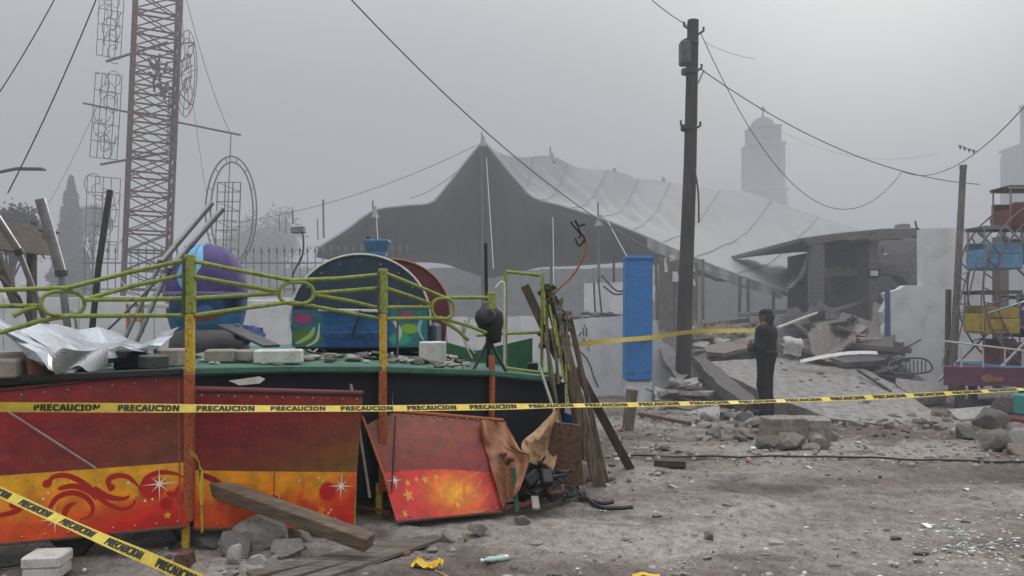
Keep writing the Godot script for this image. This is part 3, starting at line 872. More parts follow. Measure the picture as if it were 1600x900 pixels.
# ------------------------------------------------------------------ broken white house on the right
func outline(pts: Array, d: float) -> PackedVector2Array:   # metres across and up, on the plane d metres ahead
	var o := PackedVector2Array()
	for p in pts: o.append(Vector2((p[0] - 800.0) / FOCAL * d, EYE + (HORIZON - p[1]) / FOCAL * d))
	return o
func build_house():
	var d := 17.0
	var base := at(1450, 490, d); base.y = 0
	var h = thing("broken_house", base, "white house with torn open side and dark rooms under a flat roof", "house")
	var s := S()
	prism(s, outline([[1437, 358], [1545, 356], [1545, 612], [1366, 612], [1362, 585], [1372, 560], [1366, 536], [1380, 505], [1374, 488], [1384, 470], [1380, 458], [1402, 452], [1410, 446], [1437, 447]], d), 0.24, plain(Vector3(0, 0, -d)), 0.995, 0.02)
	part(s, "front_wall", M.white_wall, h)
	s = S(); prism(s, outline([[1383, 452], [1390, 450], [1391, 528], [1383, 530]], d - 0.14), 0.04, plain(Vector3(0, 0, -d + 0.14))); part(s, "blue_stripe", M.blue_dark, h)
	# flat roof slab reaching back, seen from below
	s = S()
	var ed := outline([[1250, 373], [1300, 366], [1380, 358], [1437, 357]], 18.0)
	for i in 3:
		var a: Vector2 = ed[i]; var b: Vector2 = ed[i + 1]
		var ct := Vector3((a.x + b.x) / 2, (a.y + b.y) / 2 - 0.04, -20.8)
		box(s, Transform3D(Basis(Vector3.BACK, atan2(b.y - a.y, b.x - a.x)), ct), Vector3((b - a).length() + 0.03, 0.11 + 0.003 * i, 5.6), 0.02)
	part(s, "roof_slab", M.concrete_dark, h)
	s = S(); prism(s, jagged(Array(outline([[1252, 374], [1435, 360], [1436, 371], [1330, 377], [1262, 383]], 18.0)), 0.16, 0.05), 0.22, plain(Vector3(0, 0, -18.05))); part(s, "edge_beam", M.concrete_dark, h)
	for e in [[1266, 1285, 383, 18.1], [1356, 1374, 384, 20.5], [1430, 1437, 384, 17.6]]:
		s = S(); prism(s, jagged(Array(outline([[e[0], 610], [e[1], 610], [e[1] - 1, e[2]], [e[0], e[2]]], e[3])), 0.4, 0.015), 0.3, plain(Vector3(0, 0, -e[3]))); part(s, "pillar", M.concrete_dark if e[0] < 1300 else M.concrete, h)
	# back wall with two dark openings left open between its panels
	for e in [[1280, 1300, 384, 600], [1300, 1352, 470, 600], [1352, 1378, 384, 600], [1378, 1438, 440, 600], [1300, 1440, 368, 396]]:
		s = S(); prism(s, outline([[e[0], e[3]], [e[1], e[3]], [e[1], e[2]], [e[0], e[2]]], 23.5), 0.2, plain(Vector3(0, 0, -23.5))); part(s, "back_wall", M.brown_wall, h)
	# inner room behind; unseen side walls added to darken it
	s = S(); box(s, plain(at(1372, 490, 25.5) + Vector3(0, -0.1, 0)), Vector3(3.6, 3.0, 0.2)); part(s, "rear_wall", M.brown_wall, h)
	s = S(); box(s, plain(at(1446, 490, 20.6) + Vector3(0, 0.05, 0)), Vector3(0.2, 3.3, 6.6)); part(s, "added_side_wall", M.brown_wall, h)
	s = S(); box(s, plain(at(1283, 490, 20.9) + Vector3(0.15, 0.05, 0)), Vector3(0.2, 3.3, 5.4)); part(s, "added_side_wall", M.brown_wall, h)
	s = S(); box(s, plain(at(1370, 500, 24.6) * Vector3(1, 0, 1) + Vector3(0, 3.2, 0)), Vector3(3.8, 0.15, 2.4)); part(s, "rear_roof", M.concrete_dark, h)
	# fallen inner floor with an arch, sloping
	s = S()
	var arch := [[1284, 418], [1360, 410], [1437, 425], [1437, 446], [1412, 446], [1400, 432], [1368, 430], [1342, 440], [1325, 458], [1296, 455]]
	prism(s, outline(arch, 19.6), 0.5, plain(Vector3(0, 0, -19.6)), 0.98, 0.02); part(s, "broken_arch", M.concrete, h)
	s = S(); prism(s, jagged(Array(outline([[1282, 420], [1440, 414], [1440, 424], [1284, 434]], 18.9)), 0.2, 0.02), 0.35, plain(Vector3(0, 0, -18.9))); part(s, "fallen_beam", M.concrete_warm, h)
	s = S(); prism(s, outline([[1357, 420], [1374, 420], [1374, 434], [1357, 434]], 18.2), 0.12, plain(Vector3(0, 0, -18.2))); part(s, "lamp_box", M.black, h)
	s = S(); prism(s, outline([[1360, 423], [1371, 423], [1371, 431], [1360, 431]], 18.1), 0.06, plain(Vector3(0, 0, -18.1))); part(s, "lamp_glass", M.white_paint, h)
	s = S(); sheet(s, 6, 2, func(u, v): return at(1286 + u * 38, 386 + v * 10 - u * (1 - v) * -6 + u * v * 2, 19.5) + Vector3(0, 0, v * 0.3)); part(s, "hanging_tin", M.white_paint, h)
	s = S(); tube(s, [at(1433, 358, 17.0), at(1430, 345, 17.0)], 0.02, 5); part(s, "rebar", M.wire, h)
	s = S(); box(s, plain(at(1410, 355, 18.2)), Vector3(0.24, 0.14, 0.3), 0.02); part(s, "roof_block", M.concrete, h)
	# a pale iron garden gate thrown against the wall's foot
	var gb := at(1420, 585, 15.5); gb.y = 0.1
	var g = thing("fallen_gate", gb, "small buckled scrollwork grille leaning at the foot of the white house wall", "grille")
	s = S()
	tube(s, smooth_line([at(1392, 566, 15.5), at(1415, 560, 15.4), at(1447, 562, 15.4), at(1454, 580, 15.3), at(1404, 584, 15.3), at(1388, 576, 15.4), at(1392, 566, 15.5)], 24), 0.02, 5); part(s, "frame", M.steel_dark, g)
	for i in 9:
		s = S(); tube(s, [at(1396 + i * 6.3, 563, 15.4), at(1398 + i * 6.0, 583, 15.3)], 0.012, 4); part(s, "bar", M.steel_dark, g)
	# low white yard wall with broken top, between the tape and the blue pillar
	d = 15.2
	var wb := at(960, 490, d); wb.y = 0
	var w = thing("broken_yard_wall", wb, "low white wall with crumbled top behind the blue pillar", "wall")
	s = S(); prism(s, jagged(Array(outline([[700, 622], [1040, 622], [1062, 600], [1052, 560], [1030, 528], [1022, 500], [985, 492], [940, 496], [895, 500], [840, 494], [700, 497]], d)), 0.22, 0.03), 0.24, plain(Vector3(0, 0, -d)), 0.995, 0.015)
	part(s, "wall", M.white_wall, w)
	for k in 30:
		var p := at(rng.randf_range(890, 1020), rng.randf_range(490, 496), d)
		piece(rocks[k % 10], "capping_rubble", M.concrete_dark, Transform3D(Basis(Vector3.UP, rng.randf() * TAU).scaled(Vector3(0.18, 0.08, 0.18) * rng.randf_range(0.6, 1.4)), p + Vector3(0, -0.03, 0)), w)
	s = S()
	for e in [[905, 580, 925, 590], [985, 545, 1004, 560]]: pass
	for k in 14:
		var x := rng.randf_range(885, 925); var y := rng.randf_range(518, 548)
		tube(s, [at(x, y, d - 0.16), at(x + rng.randf_range(-5, 6), y + rng.randf_range(-14, -4), d - 0.2)], 0.012, 4)
	part(s, "dry_twigs", M.wood_dark, w)
	s = S()
	tube(s, smooth_line([at(898, 541, d - 0.15), at(918, 562, d - 0.15), at(928, 590, d - 0.15), at(935, 605, d - 0.15)], 10), 0.012, 4); part(s, "dangling_wire", M.wire, w)
	# white shed wall standing behind it
	s = S(); prism(s, outline([[913, 610], [988, 610], [988, 440], [913, 443]], 17.6), 0.2, plain(Vector3(0, 0, -17.6)))
	solo(s, "shed_wall", M.white_wall, "square white wall panel left of the blue pillar, under the tent edge", "wall")
	# dark shop front with torn posters right of the blue pillar
	var sb := at(1060, 490, 18.4); sb.y = 0
	var sh = thing("market_stall", sb, "dark brown stall front with scraps of white paper beside the utility pole", "stall")
	for e in [[1030, 1052, 402], [1053, 1068, 404], [1070, 1090, 408]]:
		s = S(); prism(s, outline([[e[0], 600], [e[1], 600], [e[1], e[2] + 3], [e[0], e[2]]], 18.4), 0.12, plain(Vector3(0, 0, -18.4))); part(s, "board", M.brown_wall, sh)
	for e in [[1038, 402, 1043, 425], [1046, 398, 1056, 408], [1050, 424, 1060, 440], [1078, 412, 1086, 424], [1080, 436, 1087, 446], [1016, 415, 1024, 470]]:
		s = S(); prism(s, jagged(Array(outline([[e[0], e[3]], [e[2], e[3]], [e[2] - 2, e[1]], [e[0] + 1, e[1]]], 18.2)), 0.1, 0.02), 0.02, plain(Vector3(0, 0, -18.2))); part(s, "paper_scrap", M.white_paint, sh)
	# hoops of bent rebar by the shed
	s = S()
	for e in [[940, 430, 965, 455, 985, 447], [943, 447, 962, 460, 985, 455], [935, 438, 940, 490, 942, 495], [928, 442, 930, 485, 934, 495]]:
		tube(s, smooth_line([at(e[0], e[1], 16.6), at(e[2], e[3], 16.5), at(e[4], e[5], 16.6)], 8), 0.02, 5)
	solo(s, "bent_rebar", M.wire, "curved bent reinforcing bars standing left of the blue pillar", "rebar")
	# blue pillar
	var bd := 14.2
	var bb := at(996, 490, bd); bb.y = 0
	var bp = thing("blue_pillar", bb, "bright blue painted square pillar on a white foot before the low wall", "pillar")
	s = S(); box(s, Transform3D(Basis(Vector3.BACK, -0.005), Vector3(bb.x, yof(500, bd), bb.z)), Vector3(0.48, 188.0 / FOCAL * bd, 0.42), 0.03); part(s, "shaft", M.blue_paint, bp)
	s = S(); box(s, plain(Vector3(bb.x + 0.01, yof(404, bd), bb.z)), Vector3(0.52, 0.07, 0.46), 0.015); part(s, "cap", M.blue_paint, bp)
	s = S(); box(s, plain(Vector3(bb.x + 0.02, yof(594, bd) / 2, bb.z - 0.02)), Vector3(0.44, yof(594, bd), 0.36), 0.02); part(s, "foot", M.white_wall, bp)
	for q in [[-0.13, 581], [0.14, 580]]:
		s = S(); tube(s, [Vector3(bb.x + q[0] - 0.03, yof(q[1], bd), bb.z + 0.21), Vector3(bb.x + q[0] + 0.03, yof(q[1], bd), bb.z + 0.21)], 0.02, 6); part(s, "bolt", M.blue_dark, bp)

# ------------------------------------------------------------------ rubble heap in the middle distance
func slab_from(pts: Array, thick: float, m: Material, called: String, label: String, cat: String, grp := "", step := 0.3, amp := 0.04):
	# pts: corners in space, roughly in one plane
	var c := Vector3.ZERO
	for p in pts: c += p / pts.size()
	var n := Vector3.ZERO
	for i in pts.size(): n += (pts[i] - c).cross(pts[(i + 1) % pts.size()] - c)
	n = n.normalized()
	if n.y < 0: n = -n
	var x: Vector3 = pts[1] - pts[0]
	x = (x - n * x.dot(n)).normalized()
	var y := n.cross(x)
	var poly := []
	for p in pts: poly.append(Vector2((p - c).dot(x), (p - c).dot(y)))
	var s := S()
	var B := Basis(x, y, n)
	prism(s, jagged(poly, step, amp), thick, Transform3D(B, c - n * thick / 2), 0.97, amp * 0.6)
	return solo(s, called, m, label, cat, grp)
func mound(cx: float, cz: float, rx: float, rz: float, h: float, sd: int, m: Material, label: String):
	var n := FastNoiseLite.new(); n.seed = sd; n.frequency = 1.4; n.fractal_octaves = 4
	var s := S()
	sheet_flat(s, 44, 30, func(u, v):
		var a: float = u * TAU; var r: float = v
		var x: float = cos(a) * r * rx; var z: float = sin(a) * r * rz
		var y: float = h * pow(max(0.0, 1 - r * r), 0.8) * (0.75 + 0.5 * n.get_noise_2d(x * 0.6, z * 0.6)) + n.get_noise_2d(x * 2 + 50, z * 2) * 0.16 * (1 - r) - 0.06 * r
		return Vector3(cx + x, y, cz + z))
	return solo(s, "rubble_mound", m, label, "rubble", "", "stuff")
func build_heap():
	mound(6.9, -18.5, 2.7, 2.6, 1.85, 71, M.concrete_dark, "dusty mound of crushed rubble before the torn open house")
	mound(4.2, -19.0, 3.2, 2.6, 1.45, 72, M.concrete_dark, "dusty mound of crushed rubble behind the standing person")
	mound(3.4, -15.8, 1.5, 1.0, 0.55, 73, M.concrete_dark, "low rubble mound just right of the utility pole")
	# the great tilted slab the tape passes
	slab_from([at(1082, 548, 15.6), at(1215, 560, 16.6), at(1330, 578, 16.4), at(1395, 602, 14.6), at(1476, 647, 11.9), at(1400, 655, 11.45), at(1300, 654, 11.7), at(1206, 639, 12.9), at(1150, 598, 14.2)], 0.27, M.slab_face, "concrete_slab", "huge flat tilted concrete slab behind the standing person", "slab", "", 0.22, 0.05)
	slab_crumbs()
	slab_from([at(1083, 556, 14.9), at(1100, 556, 15.1), at(1182, 622, 13.2), at(1165, 634, 12.9), at(1120, 600, 13.7)], 0.2, M.concrete_dark, "concrete_slab", "dark rough slab set in for the shaded underside of the huge tilted slab by the utility pole", "slab", "", 0.2, 0.04)  # separate dark slab colours in the shade under the raised end
	slab_from([at(1020, 524, 15.4), at(1052, 546, 15.0), at(1078, 582, 14.4), at(1062, 596, 14.2), at(1032, 550, 15.0)], 0.14, M.concrete, "concrete_slab", "steep broken wall piece leaning left of the utility pole foot", "slab", "", 0.2, 0.04)
	slab_from([at(1060, 648, 12.6), at(1120, 632, 13.2), at(1132, 648, 12.5), at(1108, 660, 12.0), at(1064, 662, 12.0)], 0.16, M.concrete_pale, "concrete_slab", "pale flat slab piece lying left of the person's feet", "slab", "", 0.15, 0.03)
	slab_from([at(985, 672, 11.2), at(1078, 664, 11.6), at(1058, 692, 9.9), at(985, 706, 9.2)], 0.05, M.concrete_pale, "concrete_slab", "thin flat pale slab lying on the ground left of the cable", "slab", "", 0.2, 0.03)
	# two squared blocks at the person's feet
	var s := S(); prism(s, jagged([Vector2(-0.25, -0.18), Vector2(0.2, -0.2), Vector2(0.24, 0.12), Vector2(0.1, 0.2), Vector2(-0.2, 0.19), Vector2(-0.27, 0.05)], 0.1, 0.02), 0.33, Transform3D(Basis(Vector3.RIGHT, -PI / 2) * Basis(Vector3.BACK, 0.2), on_ground(1224, 688) + Vector3(0, 0.14, 0)), 1.12, 0.03)
	solo(s, "stone_block", M.concrete_warm, "squared warm grey stone block nearest the person's feet", "block", "stone blocks by the person")
	s = S(); prism(s, jagged([Vector2(-0.2, -0.2), Vector2(0.19, -0.16), Vector2(0.24, 0.08), Vector2(0.12, 0.2), Vector2(-0.17, 0.17)], 0.1, 0.025), 0.3, Transform3D(Basis(Vector3.RIGHT, -PI / 2 + 0.06) * Basis(Vector3.BACK, -0.2), on_ground(1269, 684) + Vector3(0, 0.12, 0)), 1.1, 0.03)
	solo(s, "stone_block", M.concrete, "squared rough stone block at the front edge of the huge slab", "block", "stone blocks by the person")
	# collapsed plates, sheets and beams on the heap
	var plates := [
		[[1250, 545, 16.4], [1300, 520, 17.2], [1345, 512, 17.6], [1335, 540, 16.6], [1290, 552, 16.0], "concrete_warm", "warm grey fallen wall plate on the heap"],
		[[1255, 505, 18.2], [1330, 492, 18.8], [1340, 505, 18.2], [1275, 522, 17.6], [1260, 520, 17.7], "concrete", "light plate lying highest on the heap below the dark pillar"],
		[[1340, 512, 17.4], [1400, 520, 17.0], [1395, 545, 16.2], [1350, 548, 16.2], [1338, 530, 16.8], "concrete_dark", "dark plate beside the jagged white wall edge"],
		[[1280, 552, 16.2], [1340, 542, 16.8], [1392, 548, 16.4], [1384, 562, 15.9], [1320, 568, 15.7], "concrete_dark", "long dark plate under the curved white metal strip"],
		[[1225, 498, 18.6], [1262, 490, 19.0], [1280, 504, 18.4], [1250, 512, 18.0], [1228, 510, 18.1], "concrete", "small plate at the left end of the heap"],
		[[1366, 470, 17.9], [1384, 480, 17.7], [1376, 540, 16.6], [1356, 545, 16.4], [1362, 500, 17.4], "concrete_warm", "upright brick coloured plate at the torn wall edge"],
		[[1100, 540, 16.8], [1165, 528, 17.4], [1180, 540, 16.8], [1130, 552, 16.3], [1105, 550, 16.4], "concrete_warm", "fallen plate just left of the person's elbow"],
		[[1400, 590, 14.6], [1470, 600, 14.2], [1480, 618, 13.6], [1430, 622, 13.5], [1405, 606, 14.1], "concrete", "flat plate at the foot of the white house wall"]]
	for e in plates:
		var pts := []
		for k in 5: pts.append(at(e[k][0], e[k][1], e[k][2]))
		slab_from(pts, rng.randf_range(0.08, 0.16), M[e[5]], "rubble_plate", e[6], "slab", "plates on the rubble heap", 0.18, 0.035)
	s = S(); sheet(s, 26, 8, func(u, v):
		return at(1258 + u * 74 + v * 10, 524 - u * 22 + v * 30 + u * v * 14, 16.9 - v * 0.9) + Vector3(0.05 * v * sin(u * 4), 0.03 * sin(u * 70) + 0.18 * sin(u * 5 + v * 3), 0.1 * sin(u * 6)))
	solo(s, "corrugated_sheet", M.concrete_warm, "crumpled corrugated grey roof sheet on the rubble heap", "sheet")
	s = S(); sheet(s, 6, 5, func(u, v): return at(1224 + u * 28 + v * 2, 526 + v * 28 + u * 2, 15.2) + Vector3(0, 0.02 * sin(u * 6), 0.08 * sin(v * 5)))
	solo(s, "white_board", M.white_paint, "small bright white board standing right of the person's elbow", "board")
	s = S(); sheet(s, 20, 2, func(u, v): return at(1250 + u * 120, 562 - 14 * sin(u * 1.9) + v * 5, 15.4 - v * 0.1) + Vector3(0, 0, 0.05 * v))
	solo(s, "metal_strip", M.white_paint, "long curved white metal strip lying across the rubble heap", "strip")
	for e in [[1215, 512, 15.0, 1276, 489, 16.8, 0.03, "white_paint", "slim white pole slanting up from the person's shoulder"], [1290, 488, 18.0, 1352, 472, 18.6, 0.05, "concrete", "grey pipe slanting up in front of the dark room"],
		[1330, 540, 16.4, 1424, 548, 15.8, 0.07, "wood_grey", "grey timber jutting right from the heap toward the white wall"], [1340, 578, 15.0, 1392, 612, 13.8, 0.03, "wire", "black rod lying down the right part of the huge slab"],
		[1100, 508, 18.0, 1170, 500, 18.6, 0.06, "wood_dark", "dark beam across the rubble left of the person's cap"], [1155, 492, 19.5, 1235, 486, 19.6, 0.07, "concrete", "pale beam far back under the tent corner"],
		[1395, 555, 15.2, 1440, 530, 15.0, 0.015, "wire", "thin bent rod sticking out before the white wall"]]:
		s = S(); var A := at(e[0], e[1], e[2]); var Z := at(e[3], e[4], e[5])
		bar(s, A, Z, e[6] * 1.6, e[6] * 1.6, 0.01); solo(s, "fallen_beam", M[e[7]], e[8], "beam", "beams and rods on the rubble heap")
	# splintered plates and laths thrown over the mounds
	var pz := [[1230, 1400, 488, 562, 64, "plate on the heap before the house"], [1085, 1190, 494, 545, 40, "plate on the mound behind the person"], [1035, 1090, 560, 625, 10, "thin plate in the rubble at the utility pole's foot"]]
	for zi in 3:
		var z = pz[zi]
		for k in z[4]:
			var p := at(rng.randf_range(z[0], z[1]), rng.randf_range(z[2], z[3]), 16.0 + rng.randf() * 1.8 if zi < 2 else 13.8)
			p.y = heap_top(p) + rng.randf_range(-0.05, 0.22) if zi < 2 else rng.randf_range(0.05, 0.4)
			var w := rng.randf_range(0.25, 1.0); var h := rng.randf_range(0.15, 0.55)
			s = S(); prism(s, jagged([Vector2(-w, -h) / 2, Vector2(w * 0.8, -h) / 2, Vector2(w, h * 0.6) / 2, Vector2(-w * 0.7, h) / 2], 0.12, 0.025), rng.randf_range(0.02, 0.09), Transform3D(Basis.from_euler(Vector3(rng.randf_range(-2.2, -0.9), rng.randf_range(-0.9, 0.9), rng.randf_range(-0.7, 0.7))), p), 0.97, 0.01)
			var mn: String = ["concrete", "concrete_dark", "concrete_pale", "wood_grey", "concrete_warm", "rust_brown"][rng.randi() % 6]
			solo(s, "broken_plate", M[mn], size_of(w, 0.5, 0.75) + " " + tone_of(mn) + " " + z[5] + ["", ", toward its left", ", toward its middle", ", toward its right"][0 if zi == 2 else 1 + mini(2, int(3.0 * ((p.x / -p.z * FOCAL + 800.0) - z[0]) / (z[1] - z[0])))], "plate", "thin broken plates, place %d" % (zi + 1))
		for k in z[4] / 3:
			var p := at(rng.randf_range(z[0], z[1]), rng.randf_range(z[2], z[3]), 16.0 + rng.randf() * 1.8 if zi < 2 else 13.8)
			p.y = heap_top(p) + rng.randf_range(0.0, 0.15)
			s = S(); bar(s, p, p + Vector3(rng.randf_range(-0.8, 0.8), rng.randf_range(-0.05, 0.4), rng.randf_range(-0.4, 0.4)), 0.04, 0.025)
			solo(s, "broken_lath", M[["wood", "wood_grey", "steel_dark"][k % 3]], ["brown", "grey", "dark metal"][k % 3] + " lath sticking out " + ["of the heap before the torn open house", "of the mound behind the person", "of the rubble at the pole's foot"][zi], "lath", "broken laths, place %d" % (zi + 1))
	# chunks heaped and strewn
	var zones := [[1040, 1110, 575, 640, 22, 0.10, 0.34, "chunk heaped round the foot of the utility pole"], [1085, 1200, 494, 545, 70, 0.14, 0.5, "chunk on the mound left behind the person"],
		[1230, 1400, 495, 560, 60, 0.12, 0.42, "chunk strewn over the heap before the torn open house"], [1380, 1480, 560, 610, 26, 0.12, 0.32, "chunk piled along the foot of the white house wall"]]
	var mats := ["concrete", "concrete_dark", "concrete_warm", "concrete_dark", "concrete_pale"]
	for zi in zones.size():
		var z = zones[zi]
		for k in z[4]:
			var x := rng.randf_range(z[0], z[1]); var y := rng.randf_range(z[2], z[3])
			var r := rng.randf_range(z[5], z[6])
			var dd := 13.2 + (640 - y) / 140.0 * 6.0
			if zi == 0: dd = rng.randf_range(13.0, 14.4)
			var p := at(x, y, dd)
			p.y = max(p.y, 0.0)
			var top := heap_top(p)
			if p.y > top: p.y = top
			var B := Basis.from_euler(Vector3(rng.randf_range(-0.4, 0.4), rng.randf() * TAU, rng.randf_range(-0.4, 0.4))).scaled(Vector3(r * rng.randf_range(0.9, 1.6), r * 0.8, r))
			var mk: String = mats[rng.randi() % 5]
			placed(rocks[rng.randi() % 14], "rubble_chunk", M[mk], Transform3D(B, p - Vector3(0, r * 0.15, 0)), size_of(r, 0.2, 0.32) + " " + tone_of(mk) + " " + z[7], "chunk", "chunks of the rubble heap, place %d" % (zi + 1))
	# row of broken pieces along the front edge of the huge slab
	for k in 80:
		var x := lerpf(1085, 1480, (k + rng.randf()) / 80.0); var y := rng.randf_range(656, 688) - (10.0 if x > 1300 else 0.0)
		if x > 1190 and x < 1290: y = rng.randf_range(690, 704)
		var p := on_ground(x, y)
		var r := rng.randf_range(0.08, 0.26) if x < 1300 else rng.randf_range(0.06, 0.17)
		var B := Basis.from_euler(Vector3(rng.randf_range(-0.3, 0.3), rng.randf() * TAU, 0)).scaled(Vector3(r * 1.25, r * 1.0, r))
		var mk: String = mats[rng.randi() % 4]
		placed(rocks[rng.randi() % 14], "edge_chunk", M[mk], Transform3D(B, p - Vector3(0, r * 0.1, 0)), size_of(r, 0.1, 0.18) + " " + tone_of(mk) + " chunk " + ("left of the stone blocks" if x < 1190 else ("right in front of the stone blocks" if x < 1290 else ("below the middle of the huge slab's front edge" if x < 1390 else "below the right end of the huge slab"))), "chunk", "chunks along the slab edge")
	# straw tuft on the mound
	s = S()
	for i in 160:
		var p := at(rng.randf_range(1082, 1138), rng.randf_range(512, 530), 15.9)
		tube(s, [p, p + Vector3(rng.randf_range(-0.22, 0.22), rng.randf_range(-0.02, 0.2), rng.randf_range(-0.1, 0.1))], 0.006, 3)
	solo(s, "dry_straw", M.straw, "tuft of pale dry straw on the rubble right of the utility pole", "straw", "", "stuff")
	# broken fence stake by the leaning beams
	s = S(); bar(s, on_ground(980, 672) + Vector3(0, -0.05, 0), at(988, 608, 10.8), 0.07, 0.16, 0.01, Vector3.RIGHT); solo(s, "wooden_stake", M.timber_grey_up, "short upright grey wooden stake right of the leaning beams", "stake")
	# right-hand rubble at the picture edge
	var rr := [[1512, 682, 0.30, "concrete_dark", "squarish dark chunk leftmost in the pile at the right edge"], [1548, 668, 0.42, "concrete_dark", "big dark broken block in the pile at the right edge"], [1572, 655, 0.5, "concrete_dark", "tallest upright broken block in the pile at the right edge"],
		[1560, 698, 0.36, "concrete_dark", "rounded grey boulder lying frontmost in the pile at the right edge"], [1592, 690, 0.3, "concrete", "grey chunk cut by the right picture edge"], [1497, 676, 0.2, "concrete_pale", "small pale chunk left of the pile at the right edge"], [1585, 705, 0.22, "concrete_warm", "small warm chunk low at the right picture edge"]]
	var ri := 0
	for e in rr:
		var p := on_ground(e[0], e[1])
		var B := Basis.from_euler(Vector3(0.1, ri * 1.3, 0.08)).scaled(Vector3(e[2] * 1.15, e[2], e[2]))
		placed(rocks[10 + ri % 4], "edge_boulder", M[e[3]], Transform3D(B, p - Vector3(0, 0.03, 0)), e[4], "boulder", "rubble pile at the right edge"); ri += 1
	slab_from([at(1480, 640, 12.6), at(1560, 632, 13.0), at(1570, 650, 12.0), at(1500, 655, 11.7)], 0.08, M.concrete_pale, "concrete_slab", "pale flat slab behind the rubble pile at the right edge", "slab")
	s = S(); box(s, Transform3D(Basis(Vector3.UP, 0.3), at(1612, 632, 11.6)), Vector3(0.4, 0.32, 0.3), 0.03); solo(s, "turquoise_box", mat(Color(0.05, 0.33, 0.3), 0.5, T.dirty, 1.0), "turquoise plastic box at the right picture edge on the rubble", "box")
	s = S(); box(s, Transform3D(Basis(Vector3.UP, 0.3), at(1608, 654, 11.5) - Vector3(0, 0.02, 0)), Vector3(0.6, 0.12, 0.4), 0.03); solo(s, "red_board", M.car_red, "dark red board under the turquoise box at the right edge", "board")
func heap_top(p: Vector3) -> float:
	var y := 0.0
	for m in [[6.9, -18.5, 2.7, 2.6, 1.85], [4.2, -19.0, 3.2, 2.6, 1.45], [3.4, -15.8, 1.5, 1.0, 0.55]]:
		var r: float = pow((p.x - m[0]) / m[2], 2) + pow((p.z - m[1]) / m[3], 2)
		if r < 1: y = max(y, m[4] * pow(1 - r, 0.8) * 0.8)
	return y

